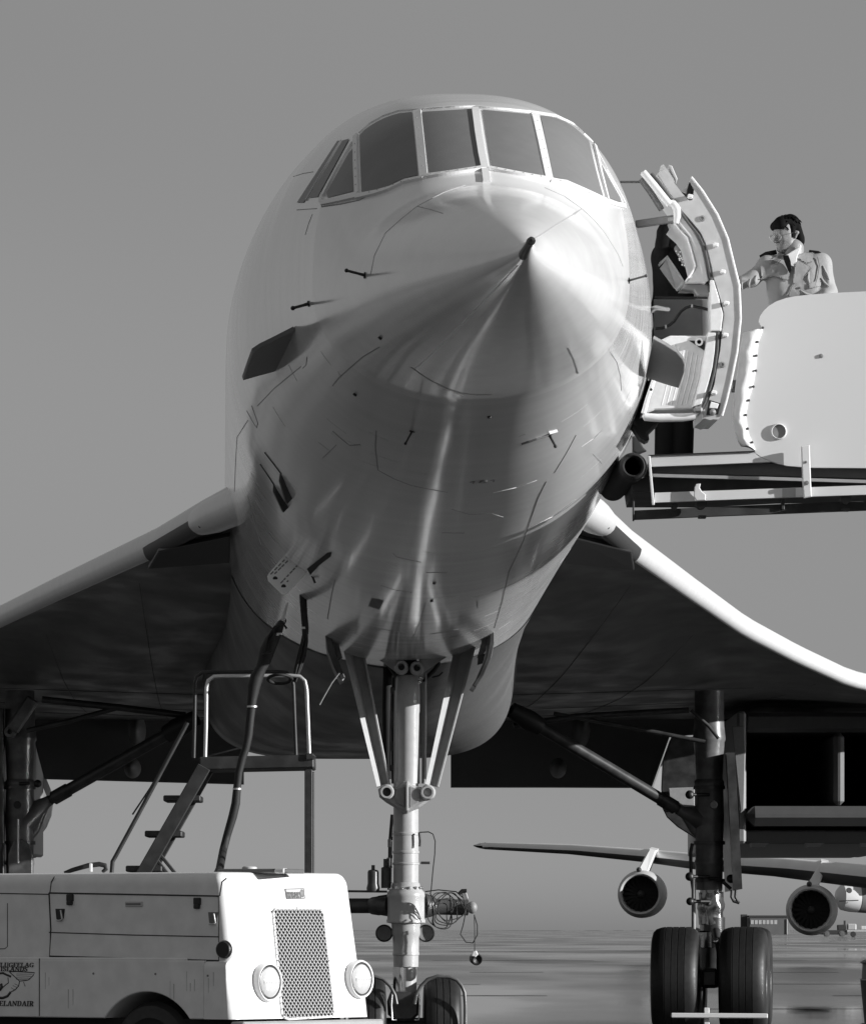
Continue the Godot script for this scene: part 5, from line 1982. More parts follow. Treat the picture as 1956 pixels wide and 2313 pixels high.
# ---------------------------------------------------------------- passenger stairs at the door
func stairs() -> void:
	var d := 38.5
	var s := d / FOCAL
	var o := thing("passenger_stairs", "white mobile passenger stairs with rounded side panel, drawn up to the aircraft door", "stairs", Vector3(P(1760, 2100, d).x, 0, -d - 1.0))
	var far := 2.1
	# near and far side panels
	for k in 2:
		var dd := d + far * k
		var g := Geo.new()
		var out := []
		for q in [[1720, 740], [1713, 726], [1716, 714], [1724, 702], [1737, 690], [1752, 681], [1772, 674], [1796, 669], [1834, 665], [1874, 662], [1915, 660], [1956, 658], [2060, 654], [2130, 655], [2150, 670], [2150, 1057], [1956, 1057], [1827, 1056], [1777, 1052], [1757, 1047], [1738, 1041], [1720, 1033], [1706, 1024], [1697, 1005], [1682, 937], [1688, 904], [1699, 874], [1705, 838], [1706, 804], [1709, 772]]:
			out.append(q)
		# the far panel is the same panel two metres back
		var pts := PA(out, d)
		for i in pts.size():
			pts[i] += Vector3(0.45, 0, -far) * k
		g.prism(pts, Vector3(0, 0, -0.05), 0.008)
		var pan := obj("side_panel", g, mats.stairs_white, o)
		# padded canvas flap laced to its front edge
		g = Geo.new()
		var L := [[1690, 749], [1678, 752], [1674, 772], [1671, 793], [1668, 820], [1664, 848], [1660, 880], [1656, 912], [1655, 939], [1657, 960], [1662, 980], [1667, 996], [1674, 1007], [1688, 1007]]
		var R := [[1722, 742], [1721, 750], [1712, 772], [1709, 800], [1707, 820], [1705, 842], [1700, 872], [1690, 902], [1685, 930], [1684, 945], [1687, 965], [1692, 985], [1700, 1004], [1705, 1018]]
		var rows := []
		for j in 9:
			var r := PackedVector3Array()
			for i in L.size():
				var f := j / 8.0
				var q := Vector2(L[i][0], L[i][1]).lerp(Vector2(R[i][0], R[i][1]), f)
				r.append(P(q.x, q.y, d) + Vector3(0.45, 0, -far) * k + Vector3(0, 0, 0.03 * sin(PI * f) + 0.006 * sin(i * 2.3 + f * 5.0) + 0.012))
			rows.append(r)
		g.sheet(rows, P(1690, 880, d + 3.0))
		var rows2 := []
		for r in rows:
			var r2 := PackedVector3Array()
			for p in r:
				r2.append(Vector3(p.x, p.y, -d - far * k - 0.055))
			rows2.append(r2)
		g.sheet(rows2, P(1690, 880, d - 3.0))
		for e in [0, 8]:
			g.sheet([rows[e], rows2[e]], P(1690, 880, d) + Vector3(0.3 if e == 0 else -0.3, 0, -far * k))
		var flap := obj("canvas_flap", g, mats.canvas_white, pan)
		for q in [[1721, 740], [1709, 772], [1706.5, 803], [1705.5, 837], [1700, 873], [1689.5, 904], [1683, 937], [1687, 968], [1697, 999]]:
			g = Geo.new()
			g.lathe(P(q[0] + 1.0, q[1], d - 0.03) + Vector3(0.45, 0, -far) * k, Vector3.BACK, [[0.0, 0.008], [2.6 * s, 0.007], [3.2 * s, -0.01]], 12)
			obj("stud", g, mats.seam, flap)
		if k == 0:
			g = Geo.new()
			g.lathe(P(1758, 975, d), Vector3.BACK, [[15 * s, 0.016], [16 * s, 0.022], [18 * s, 0.018], [19 * s, -0.01]], 28)
			var port := obj("lamp_port", g, mats.stairs_white, pan)
			g = Geo.new()
			g.lathe(P(1758, 975, d), Vector3.BACK, [[0.0, 0.006], [15.2 * s, 0.008]], 24)
			obj("port_glass", g, mats.vane_grey, port)
			g = Geo.new()
			g.lathe(P(1854, 804, d), Vector3.BACK, [[0.0, 0.014], [4 * s, 0.011], [5.2 * s, 0.0]], 16)
			obj("panel_knob", g, mats.vane_grey, pan)
	# platform floor
	var g := Geo.new()
	g.box(Vector3((P(1462, 0, d).x + P(2150, 0, d).x) * 0.5 + 0.02, P(0, 1031, d).y - 0.02, -d - far * 0.5 - 0.05), Vector3(P(2150, 0, d).x - P(1462, 0, d).x, 0.04, far), Basis(), 0.005)
	obj("platform_floor", g, mats.stairs_dark, o)
	# edge beams
	g = Geo.new()
	g.prism(PA([[1462, 1030], [1702, 1021], [1712, 1030], [1740, 1043], [1600, 1049], [1467, 1054]], d), Vector3(0, 0, -0.06), 0.004)
	obj("edge_beam", g, mats.stairs_white, o)
	g = Geo.new()
	g.prism(PA([[1464, 1027.5], [1704, 1018], [1704, 1021], [1464, 1030.5]], d - 0.015), Vector3(0, 0, -0.1), 0.0)
	obj("floor_edge", g, mats.black, o)
	g = Geo.new()
	g.prism(PA([[1467, 1056], [1740, 1046], [1956, 1060], [2150, 1060], [2150, 1085], [1956, 1080], [1700, 1073], [1469, 1069]], d + 0.12), Vector3(0, 0, -0.06), 0.004)
	obj("side_skirt", g, mats.boot_grey, o)
	g = Geo.new()
	g.prism(PA([[1474, 1070], [1700, 1076], [1956, 1084], [2150, 1090], [2150, 1100], [1956, 1091], [1700, 1083], [1474, 1077]], d + 0.05), Vector3(0, 0, -0.05), 0.003)
	obj("side_rail", g, mats.stairs_grey, o)
	g = Geo.new()
	g.prism(PA([[1425, 1082], [1476, 1078], [1700, 1084], [2150, 1100], [2150, 1112], [1956, 1100], [1780, 1103], [1600, 1112], [1430, 1112]], d + 0.3), Vector3(0, 0, -1.4), 0.01)
	obj("under_frame", g, mats.stairs_dark, o)
	g = Geo.new()
	g.prism(PA([[1478, 1113], [1700, 1105], [1956, 1096], [2150, 1090], [2150, 1110], [1956, 1117], [1700, 1126], [1478, 1135]], d - 0.04), Vector3(0, 0, -0.06), 0.006)
	var rail := obj("white_rail", g, mats.stairs_white, o)
	g = Geo.new()
	g.prism(PA([[1766, 1103.5], [1796, 1102.5], [1796, 1122.4], [1766, 1123.5]], d - 0.043), Vector3(0, 0, -0.03), 0.0)
	obj("rail_patch", g, mats.stairs_grey, rail)
	g = Geo.new()
	g.prism(PA([[1432, 1153], [1600, 1145], [1956, 1131], [2150, 1124], [2150, 1144], [1956, 1152], [1600, 1166], [1432, 1173]], d + 0.25), Vector3(0, 0, -0.08), 0.004)
	obj("lower_rail", g, mats.stairs_dark, o)
	g = Geo.new()
	g.bar(P(1430, 1108, d + 0.25), P(1430, 1177, d + 0.25), 4 * s, 0.05)
	obj("rail_stay", g, mats.stairs_dark, o)
	g = Geo.new()
	g.bar(P(1767, 1124, d + 0.25), P(1767, 1152, d + 0.25), 8 * s, 0.05)
	obj("rail_stay", g, mats.stairs_dark, o)
	g = Geo.new()
	g.bar(P(1465, 1030, d - 0.05), P(1475, 1141, d - 0.05), 6 * s, 0.03, Vector3.RIGHT)
	obj("front_post", g, mats.stairs_white, o)
	for q in [[1585, 1168], [1908, 1152]]:
		g = Geo.new()
		g.box(P(q[0], q[1], d + 0.2), Vector3(18 * s, 6 * s, 0.1), Basis(), 0.003)
		obj("rail_foot", g, mats.stairs_dark, o)
	for q in [[1583, 1138, 12, "stairs_dark"], [1523, 1144, 7, "stairs_dark"], [1908, 1128, 11, "stairs_dark"]]:
		g = Geo.new()
		g.lathe(P(q[0], q[1], d + 0.1), Vector3.BACK, [[0.0, 0.05], [q[2] * s, 0.05], [q[2] * s, -0.1]], 18)
		obj("guide_wheel", g, mats[q[3]], o)
	# hook on the rail and upright clamp on the panel
	g = Geo.new()
	g.prism(PA([[1568, 1100], [1572, 1093], [1582, 1092], [1580, 1102], [1585, 1110], [1594, 1117], [1593, 1130], [1572, 1131], [1567, 1122]], d - 0.09), Vector3(0, 0, -0.03), 0.005)
	obj("rail_hook", g, mats.stairs_white, o)
	g = Geo.new()
	g.prism(PA([[1809, 1008], [1828, 1005], [1831, 1090], [1833, 1122], [1815, 1125], [1812, 1090]], d - 0.10), Vector3(0, 0, -0.05), 0.006)
	var cl := obj("panel_clamp", g, mats.stairs_white, o)
	for q in [[1819, 1044, 3], [1821, 1091, 5]]:
		g = Geo.new()
		g.lathe(P(q[0], q[1], d - 0.10), Vector3.BACK, [[0.0, 0.016], [q[2] * s, 0.014], [q[2] * s, 0.0]], 12)
		obj("clamp_bolt", g, mats.print_soft, cl)
	# rubber buffer roller against the body
	g = Geo.new()
	var r0 := P(1430, 1053, d - 0.05)
	var r1 := P(1384, 1101, d + 1.6)
	var ax := (r1 - r0).normalized()
	var rl := (r1 - r0).length()
	g.lathe(r0, ax, [[20 * s, 0.25], [20 * s, 0.0], [24 * s, -0.02], [30 * s, 0.0], [32 * s, 0.04], [32 * s, rl], [0.0, rl]], 32)
	obj("buffer_roller", g, mats.rubber, o)
	g = Geo.new()
	g.prism(PA([[1428, 985], [1440, 985], [1452, 1010], [1460, 1018], [1440, 1026], [1428, 1020]], d + 0.6), Vector3(0, 0, -0.1), 0.01)
	obj("door_stop", g, mats.stairs_white, o)
	# small grey blocks beside the door shell
	g = Geo.new()
	g.box(P(1660, 868, d + 0.3), Vector3(13 * s, 18 * s, 0.05), Basis(), 0.003)
	g.box(P(1657, 882, d + 0.29), Vector3(13 * s, 8 * s, 0.05), Basis(), 0.003)
	obj("latch_block", g, mats.vane_grey, o)
	# flight, legs and chassis to the right of the picture
	var xt := P(2150, 0, d).x
	var yt := P(0, 1031, d).y
	for k in 2:
		g = Geo.new()
		var z := -d - 0.1 - (far - 0.2) * k
		g.bar(Vector3(xt, yt - 0.15, z), Vector3(xt + 6.4, 0.35, z), 0.22, 0.06, Vector3(0.5, 0.8, 0))
		obj("stringer", g, mats.stairs_white, o)
		g = Geo.new()
		g.tube(PackedVector3Array([Vector3(xt, yt + 1.05, z), Vector3(xt + 6.4, 1.4, z), Vector3(xt + 6.4, 0.4, z)]), 0.025, 10)
		obj("handrail", g, mats.stairs_grey, o)
		g = Geo.new()
		g.bar(Vector3(xt - 0.1, yt - 0.2, z), Vector3(xt - 0.1, 0.5, z), 0.14, 0.14)
		obj("support_leg", g, mats.stairs_grey, o)
		for w in [0.4, 5.2]:
			g = Geo.new()
			g.lathe(Vector3(xt + w, 0.34, z - 0.1), Vector3.BACK, [[0.0, 0.0], [0.3, 0.0], [0.34, 0.05], [0.34, 0.17], [0.3, 0.22], [0.0, 0.22]], 24)
			obj("wheel", g, mats.tyre, o)
	g = Geo.new()
	g.box(Vector3(xt + 2.9, 0.5, -d - far * 0.5), Vector3(6.4, 0.16, 1.6), Basis(), 0.02)
	obj("chassis", g, mats.stairs_grey, o)
	for k in 20:
		g = Geo.new()
		var f := (k + 0.5) / 20.0
		g.box(Vector3(xt + 6.4 * f, lerpf(yt - 0.1, 0.4, f), -d - far * 0.5), Vector3(0.3, 0.03, far - 0.3), Basis(), 0.004)
		obj("tread", g, mats.stairs_dark, o)

# ---------------------------------------------------------------- people
func hand(b: Array, wrist: Vector3, dir: Vector3, thumb: Vector3) -> void:
	var up := dir.cross(thumb).normalized()
	var palm := wrist + dir * 0.085
	b.append([wrist + dir * 0.01, palm, 0.026, 0.030, 0.02])
	b.append([wrist + dir * 0.03 + thumb * 0.018, palm + thumb * 0.02, 0.02, 0.02, 0.02])
	b.append([wrist + dir * 0.03 - thumb * 0.018, palm - thumb * 0.02, 0.02, 0.02, 0.02])
	for i in 4:
		var x := 0.033 - 0.022 * i
		var l: float = [0.068, 0.076, 0.070, 0.054][i]
		var k0 := palm + thumb * x + dir * 0.012
		var k1 := k0 + (dir * 0.85 - up * 0.5).normalized() * l * 0.5
		var k2 := k1 + (dir * 0.35 - up * 0.9).normalized() * l * 0.5
		b.append([k0, k1, 0.0095, 0.0088, 0.004])
		b.append([k1, k2, 0.0088, 0.0075, 0.004])
	var t0 := wrist + dir * 0.035 + thumb * 0.03
	var t1 := t0 + (dir * 0.7 + thumb * 0.6).normalized() * 0.04
	b.append([t0, t1, 0.012, 0.010, 0.008])
	b.append([t1, t1 + (dir * 0.9 - up * 0.3).normalized() * 0.032, 0.010, 0.008, 0.004])

# head parts round centre c; f looks forward, u is up, all sizes for a 0.235 m head
func head_bones(c: Vector3, f: Vector3, u: Vector3) -> Array:
	var r := f.cross(u).normalized()
	var at := func(x: float, y: float, z: float) -> Vector3: return c + r * x + u * y + f * z
	var b := []
	b.append([at.call(0, 0.035, -0.03), at.call(0, 0.04, 0.02), 0.078, 0.074, 0.02])
	b.append([at.call(0, 0.0, 0.02), at.call(0, -0.05, 0.045), 0.068, 0.050, 0.03])
	b.append([at.call(-0.03, -0.055, 0.02), at.call(0, -0.085, 0.062), 0.040, 0.026, 0.03])
	b.append([at.call(0.03, -0.055, 0.02), at.call(0, -0.085, 0.062), 0.040, 0.026, 0.03])
	b.append([at.call(-0.03, 0.022, 0.072), at.call(0.03, 0.022, 0.072), 0.018, 0.018, 0.02])
	b.append([at.call(0, 0.012, 0.088), at.call(0, -0.026, 0.112), 0.010, 0.014, 0.012])
	b.append([at.call(-0.012, -0.03, 0.096), at.call(0.012, -0.03, 0.096), 0.010, 0.010, 0.008])
	b.append([at.call(-0.020, -0.054, 0.084), at.call(0.020, -0.054, 0.084), 0.0085, 0.0085, 0.006])
	b.append([at.call(-0.016, -0.066, 0.083), at.call(0.016, -0.066, 0.083), 0.0085, 0.0085, 0.006])
	b.append([at.call(-0.036, -0.015, 0.062), at.call(-0.05, -0.01, 0.03), 0.026, 0.024, 0.02])
	b.append([at.call(0.036, -0.015, 0.062), at.call(0.05, -0.01, 0.03), 0.026, 0.024, 0.02])
	for sx in [-1.0, 1.0]:
		b.append([at.call(sx * 0.078, 0.018, -0.012), at.call(sx * 0.086, 0.01, -0.022), 0.012, 0.014, 0.006])
		b.append([at.call(sx * 0.078, -0.02, -0.006), at.call(sx * 0.082, 0.0, -0.015), 0.009, 0.011, 0.006])
		b.append([at.call(sx * 0.031, 0.003, 0.070), at.call(sx * 0.031, 0.003, 0.074), 0.013, 0.012, 0.004])
	b.append([at.call(0, -0.02, -0.04), at.call(0, -0.14, -0.045), 0.058, 0.058, 0.03])
	return b

func face_details(par: Node3D, c: Vector3, f: Vector3, u: Vector3, glasses: bool) -> void:
	var r := f.cross(u).normalized()
	var at := func(x: float, y: float, z: float) -> Vector3: return c + r * x + u * y + f * z
	for sx in [-1.0, 1.0]:
		var g := Geo.new()
		g.ball(at.call(sx * 0.031, 0.003, 0.078), Vector3(0.011, 0.0065, 0.011), Basis(r, u, f), 8)
		obj("eye", g, mats.shirt, par)
		g = Geo.new()
		g.ball(at.call(sx * 0.031, 0.003, 0.0855), Vector3(0.005, 0.005, 0.0045), Basis(r, u, f), 8)
		obj("iris", g, mats.black, par)
		g = Geo.new()
		g.tube(PackedVector3Array([at.call(sx * 0.016, 0.026, 0.092), at.call(sx * 0.034, 0.031, 0.088), at.call(sx * 0.052, 0.024, 0.074)]), [0.004, 0.005, 0.003], 8)
		obj("eyebrow", g, mats.hair, par)
	var g2 := Geo.new()
	g2.tube(PackedVector3Array([at.call(-0.022, -0.060, 0.087), at.call(0, -0.0595, 0.0945), at.call(0.022, -0.060, 0.087)]), 0.0022, 6)
	obj("mouth", g2, mats.print_soft, par)
	if glasses:
		var gl := Geo.new()
		for sx in [-1.0, 1.0]:
			var ring := PackedVector3Array()
			for k in 21:
				var a := TAU * k / 20.0
				ring.append(at.call(sx * 0.034 + cos(a) * 0.027, 0.0 + sin(a) * 0.021, 0.104))
			gl.tube(ring, 0.0015, 6)
			gl.tube(PackedVector3Array([at.call(sx * 0.061, 0.006, 0.107), at.call(sx * 0.083, 0.012, 0.06), at.call(sx * 0.088, 0.016, -0.02)]), 0.002, 6)
		gl.tube(PackedVector3Array([at.call(-0.008, 0.004, 0.110), at.call(0.008, 0.004, 0.110)]), 0.002, 6)
		obj("spectacles", gl, mats.chrome, par)

# the frontmost surface of a cloth mesh under a polyline of pixels
func lie_on(src: Geo, px: Array, off: float) -> PackedVector3Array:
	var out := PackedVector3Array()
	for i in px.size():
		var steps := 4 if i < px.size() - 1 else 1
		for k in steps:
			var q := Vector2(px[i][0], px[i][1])
			if i < px.size() - 1:
				q = q.lerp(Vector2(px[i + 1][0], px[i + 1][1]), k / 4.0)
			var near := -1e9
			var best := 1e9
			var z := -39.4
			for v in src.v:
				var w := Vector2(MID_U - v.x * FOCAL / v.z, HORIZON_V + (v.y - EYE) * FOCAL / v.z)
				var dist := w.distance_to(q)
				if dist < 5.0 and v.z > near:
					near = v.z
				if dist < best:
					best = dist
					z = v.z
			out.append(P(q.x, q.y, -(near if near > -1e8 else z) - off))
	if px.size() == 3 and out.size() == 9:
		return PackedVector3Array([out[0], out[4], out[8]]) if off == 0.0 else out
	return out

# a second layer over the part of a cloth mesh that faces us inside an outline
func layer_of(src: Geo, px: Array, off: float) -> Geo:
	var poly := PackedVector2Array()
	for p in px:
		poly.append(Vector2(p[0], p[1]))
	var g := Geo.new()
	for i in range(0, src.v.size(), 3):
		var c := (src.v[i] + src.v[i + 1] + src.v[i + 2]) / 3.0
		if (src.n[i] + src.n[i + 1] + src.n[i + 2]).z < 0.3:
			continue
		if Geometry2D.is_point_in_polygon(Vector2(MID_U - c.x * FOCAL / c.z, HORIZON_V + (c.y - EYE) * FOCAL / c.z), poly):
			g.tri(src.v[i] + src.n[i] * off, src.v[i + 1] + src.n[i + 1] * off, src.v[i + 2] + src.n[i + 2] * off, src.n[i], src.n[i + 1], src.n[i + 2])
	return g

func people() -> void:
	var d := 39.45
	var floor_y := P(0, 1031, 38.5).y
	# ---- man in the light trench coat
	var o := thing("person", "dark-haired person in spectacles and light trench coat reaching from the stairs platform", "person", Vector3(P(1795, 0, d).x, floor_y, -d))
	var c := P(1777, 531, d)
	var f := Vector3(-0.80, -0.22, 0.55).normalized()
	var u := (Vector3(0.05, 1, 0.02) - f * f.dot(Vector3(0.05, 1, 0.02))).normalized()
	var Q := func(uu: float, vv: float, z := 0.0) -> Vector3: return P(uu, vv, d) + Vector3(0, 0, z)
	# body: head, neck, hands at fine cells, trunk and legs coarser, all in one mesh
	var g := Geo.new()
	var hb := head_bones(c, f, u)
	hb.append([c + Vector3(0.04, -0.08, -0.03), Q.call(1792, 585), 0.056, 0.062, 0.03])
	g.flesh(hb, 0.005)
	var hand_at: Vector3 = Q.call(1634, 655, 0.10)
	var hbones := []
	hand(hbones, hand_at, Vector3(-0.9, -0.1, 0.2).normalized(), Vector3(0.1, 0.8, 0.5).normalized())
	g.flesh(hbones, 0.005)
	var lh: Vector3 = Q.call(1836, 716, 0.30)
	hbones = []
	hand(hbones, lh, Vector3(-0.8, -0.5, 0.2).normalized(), Vector3(-0.2, 0.5, 0.8).normalized())
	g.flesh(hbones, 0.005)
	var hips := Vector3(P(1790, 0, d).x, floor_y + 0.92, -d)
	var tr := [[Q.call(1792, 560), hips, 0.07, 0.10, 0.05]]
	for e in [[Q.call(1731, 600, 0.02), Q.call(1697, 632, 0.06), hand_at], [Q.call(1853, 596, 0.0), Q.call(1869, 664, 0.06), lh]]:
		tr.append([Q.call(1792, 605), e[0], 0.04, 0.036, 0.03])
		tr.append([e[0], e[1], 0.036, 0.034, 0.03])
		tr.append([e[1], e[2], 0.034, 0.030, 0.02])
	g.flesh(tr, 0.016)
	obj("body", g, mats.skin, o)
	# trousers and shoes
	g = Geo.new()
	var legs := []
	for sx in [-1.0, 1.0]:
		var hip := hips + Vector3(sx * 0.09, 0, 0)
		var knee := Vector3(hips.x + sx * 0.10, floor_y + 0.50, -d + 0.03)
		var ank := Vector3(hips.x + sx * 0.11, floor_y + 0.09, -d)
		legs.append([hip, knee, 0.085, 0.062, 0.03])
		legs.append([knee, ank, 0.062, 0.05, 0.02])
	g.flesh(legs, 0.016)
	obj("trousers", g, mats.cloth_dark, o)
	for sx in [-1.0, 1.0]:
		g = Geo.new()
		g.flesh([[Vector3(hips.x + sx * 0.11, floor_y + 0.045, -d - 0.05), Vector3(hips.x + sx * 0.12 - 0.10, floor_y + 0.035, -d + 0.14), 0.045, 0.035, 0.02]], 0.01)
		obj("shoe", g, mats.black, o)
	# coat: trunk, skirt, sleeves
	g = Geo.new()
	var sl: Vector3 = Q.call(1731, 600, 0.02)
	var sr: Vector3 = Q.call(1853, 596, 0.0)
	var b := []
	b.append([sl, sr, 0.062, 0.066, 0.06])
	b.append([Q.call(1765, 622, 0.0), Q.call(1826, 622, 0.0), 0.11, 0.11, 0.07])
	b.append([Q.call(1768, 660, 0.02), Q.call(1826, 660, 0.02), 0.115, 0.115, 0.06])
	b.append([Q.call(1770, 715, 0.0), Q.call(1822, 715, 0.0), 0.12, 0.12, 0.06])
	b.append([Vector3(hips.x - 0.08, floor_y + 0.85, -d), Vector3(hips.x - 0.10, floor_y + 0.55, -d), 0.14, 0.15, 0.06])
	b.append([Vector3(hips.x + 0.08, floor_y + 0.85, -d), Vector3(hips.x + 0.10, floor_y + 0.55, -d), 0.14, 0.15, 0.06])
	# his right arm stretches left to the door
	var el: Vector3 = Q.call(1697, 632, 0.06)
	b.append([sl, el, 0.060, 0.050, 0.04])
	b.append([el, hand_at + Vector3(0.02, 0.0, -0.01), 0.052, 0.042, 0.03])
	# his left arm hangs bent in front
	var er: Vector3 = Q.call(1869, 664, 0.06)
	b.append([sr, er, 0.070, 0.058, 0.04])
	b.append([er, lh + Vector3(0.02, 0.01, -0.01), 0.058, 0.045, 0.03])
	# creases
	b.append([Q.call(1724, 628, 0.075), Q.call(1745, 616, 0.10), 0.012, 0.008, 0.03])
	b.append([Q.call(1850, 600, 0.05), Q.call(1836, 660, 0.10), 0.014, 0.010, 0.03])
	b.append([Q.call(1862, 590, 0.05), Q.call(1868, 640, 0.10), 0.012, 0.010, 0.02])
	b.append([Q.call(1700, 640, 0.11), Q.call(1672, 636, 0.12), 0.010, 0.010, 0.02])
	g.flesh(b, 0.011)
	var coat := obj("trench_coat", g, mats.coat, o)
	# storm flap, lapels, collar, pocket: second layers of cloth that follow the coat, and seams sewn on it
	var cloth := g
	for e in [[[1716, 590], [1740, 588], [1764, 578], [1786, 606], [1779, 632], [1748, 624], [1719, 629]],
			[[1798, 584], [1812, 552], [1838, 576], [1832, 592], [1819, 596]],
			[[1736, 600], [1760, 572], [1769, 580], [1754, 596]],
			[[1797, 588], [1818, 597], [1830, 606], [1816, 622], [1802, 640], [1790, 640]],
			[[1826, 640], [1850, 634], [1852, 646], [1828, 652]]]:
		obj("coat_flap", layer_of(cloth, e, 0.012), mats.coat, coat)
	for e in [[[1717, 630], [1748, 625], [1779, 633]], [[1795, 590], [1803, 612], [1800, 632], [1788, 648], [1779, 672], [1773, 700]], [[1846, 580], [1850, 600], [1846, 626], [1838, 650]], [[1819, 597], [1832, 606], [1816, 624]], [[1728, 590], [1726, 606], [1722, 622]], [[1798, 584], [1819, 597], [1833, 591]], [[1736, 601], [1755, 597], [1769, 582]], [[1826, 652], [1851, 646]]]:
		g = Geo.new()
		g.tube(lie_on(cloth, e, 0.006), 0.0035, 6)
		obj("coat_seam", g, mats.print_soft, coat)
	for e in [[[1858, 600], [1866, 618], [1872, 632]], [[1854, 628], [1862, 640], [1872, 648]], [[1708, 622], [1704, 632], [1706, 644]], [[1694, 630], [1690, 640], [1692, 652]], [[1676, 636], [1673, 645], [1676, 656]], [[1826, 610], [1824, 630], [1830, 650]], [[1808, 656], [1820, 664], [1838, 668]]]:
		g = Geo.new()
		g.tube(lie_on(cloth, e, 0.0), [0.004, 0.010, 0.003], 8)
		obj("fold", g, mats.coat, coat)
	for q in [[1782, 668], [1806, 650]]:
		g = Geo.new()
		g.lathe(lie_on(cloth, [q], 0.002)[0], Vector3.BACK, [[0.0, 0.008], [0.007, 0.006], [0.008, 0.0]], 12)
		obj("button", g, mats.print_soft, coat)
	for e in [[[1717, 582], [1730, 575], [1753, 569]], [[1826, 570], [1846, 573], [1862, 582]]]:
		g = Geo.new()
		g.tube(PA([e[0], e[1], e[2]], d - 0.02), [0.018, 0.02, 0.016], 10)
		obj("epaulette", g, mats.cloth_dark, coat)
	g = Geo.new()
	g.prism(PA([[1771, 578], [1800, 560], [1807, 552], [1809, 556], [1800, 580], [1795, 606], [1782, 598]], d - 0.11), Vector3(0, 0, -0.03), 0.004)
	obj("shirt", g, mats.shirt, o)
	g = Geo.new()
	g.prism(PA([[1768, 577], [1780, 576], [1785, 590], [1787, 610], [1783, 617], [1779, 610], [1771, 590]], d - 0.15), Vector3(0, 0, -0.02), 0.004)
	obj("necktie", g, mats.cloth_dark, o)
	# hair, swept over the brow and long at the nape
	var r := f.cross(u).normalized()
	var at := func(x: float, y: float, z: float) -> Vector3: return c + r * x + u * y + f * z
	g = Geo.new()
	g.flesh([[at.call(0, 0.062, -0.03), at.call(0, 0.075, 0.03), 0.080, 0.062, 0.02],
		[at.call(-0.03, 0.075, 0.06), at.call(0.04, 0.07, 0.066), 0.034, 0.032, 0.02],
		[at.call(0, 0.0, -0.065), at.call(0, -0.075, -0.075), 0.058, 0.040, 0.03],
		[at.call(-0.03, -0.04, -0.065), at.call(0.03, -0.04, -0.065), 0.045, 0.045, 0.03],
		[at.call(-0.07, 0.05, 0.0), at.call(-0.078, -0.01, 0.015), 0.022, 0.011, 0.02],
		[at.call(0.07, 0.05, 0.0), at.call(0.078, -0.01, 0.015), 0.022, 0.011, 0.02],
		[at.call(-0.075, 0.03, -0.04), at.call(-0.06, -0.06, -0.06), 0.026, 0.026, 0.02],
		[at.call(0.075, 0.03, -0.04), at.call(0.06, -0.06, -0.06), 0.026, 0.026, 0.02],
		[at.call(0.0, -0.075, -0.09), at.call(0.0, -0.095, -0.105), 0.03, 0.02, 0.02]], 0.006)
	var hair := obj("hair", g, mats.hair, o)
	# loose locks break the outline
	var hr := RandomNumberGenerator.new()
	hr.seed = 14
	g = Geo.new()
	for k in 90:
		var th := hr.randf_range(-PI, PI)
		var hi_a := hr.randf_range(0.1, 1.4)
		var p0: Vector3 = at.call(sin(th) * cos(hi_a) * 0.082, 0.045 + sin(hi_a) * 0.092, -0.015 + cos(th) * cos(hi_a) * 0.098)
		var dn: Vector3 = (p0 - c).normalized()
		var flow: Vector3 = (r * signf(sin(th) + 0.2) * 0.6 - u * 0.8 - f * 0.2)
		flow = (flow - dn * flow.dot(dn)).normalized()
		var l := hr.randf_range(0.02, 0.04)
		if p0.y < c.y + 0.04 and (p0 - c).dot(f) > 0.05:
			continue
		g.tube(PackedVector3Array([p0, p0 + flow * l * 0.5 + dn * 0.002, p0 + flow * l + dn * hr.randf_range(-0.006, 0.001)]), [0.006, 0.005, 0.0015], 5)
	obj("hair_lock", g, mats.hair, hair).set_meta("kind", "stuff")
	face_details(o, c, f, u, true)
	# ---- second person, mostly hidden in the doorway
	var e2 := 39.75
	var o2 := thing("person", "dark-uniformed person half hidden between the aircraft body and its open door", "person", Vector3(P(1524, 0, e2).x, floor_y, -e2))
	var c2 := P(1518, 533, e2)
	var f2 := Vector3(0.75, -0.25, -0.45).normalized()
	var u2 := (Vector3.UP - f2 * f2.dot(Vector3.UP)).normalized()
	var R := func(uu: float, vv: float, z := 0.0) -> Vector3: return P(uu, vv, e2) + Vector3(0, 0, z)
	g = Geo.new()
	var hb2 := head_bones(c2, f2, u2)
	hb2.append([c2 + Vector3(0, -0.08, 0), R.call(1522, 585), 0.055, 0.06, 0.03])
	g.flesh(hb2, 0.007)
	var hw: Vector3 = R.call(1566, 655, 0.15)
	hbones = []
	hand(hbones, hw, Vector3(0.8, -0.2, 0.3).normalized(), Vector3(0, 0.9, 0.3).normalized())
	g.flesh(hbones, 0.006)
	var hw2: Vector3 = R.call(1492, 800, 0.0)
	hbones = []
	hand(hbones, hw2, Vector3(0, -1, 0.1).normalized(), Vector3(0.2, 0, 1).normalized())
	g.flesh(hbones, 0.006)
	var tr2 := [[R.call(1522, 570), Vector3(P(1524, 0, e2).x, floor_y + 0.9, -e2), 0.06, 0.09, 0.05]]
	for e in [[R.call(1556, 590), R.call(1580, 640, 0.05), hw], [R.call(1500, 598), R.call(1488, 690), hw2]]:
		tr2.append([R.call(1524, 605), e[0], 0.04, 0.034, 0.03])
		tr2.append([e[0], e[1], 0.034, 0.032, 0.03])
		tr2.append([e[1], e[2], 0.032, 0.028, 0.02])
	g.flesh(tr2, 0.016)
	obj("body", g, mats.skin, o2)
	g = Geo.new()
	var hip2 := Vector3(P(1524, 0, e2).x, floor_y + 0.9, -e2)
	b = []
	b.append([R.call(1500, 594), R.call(1560, 588), 0.085, 0.085, 0.05])
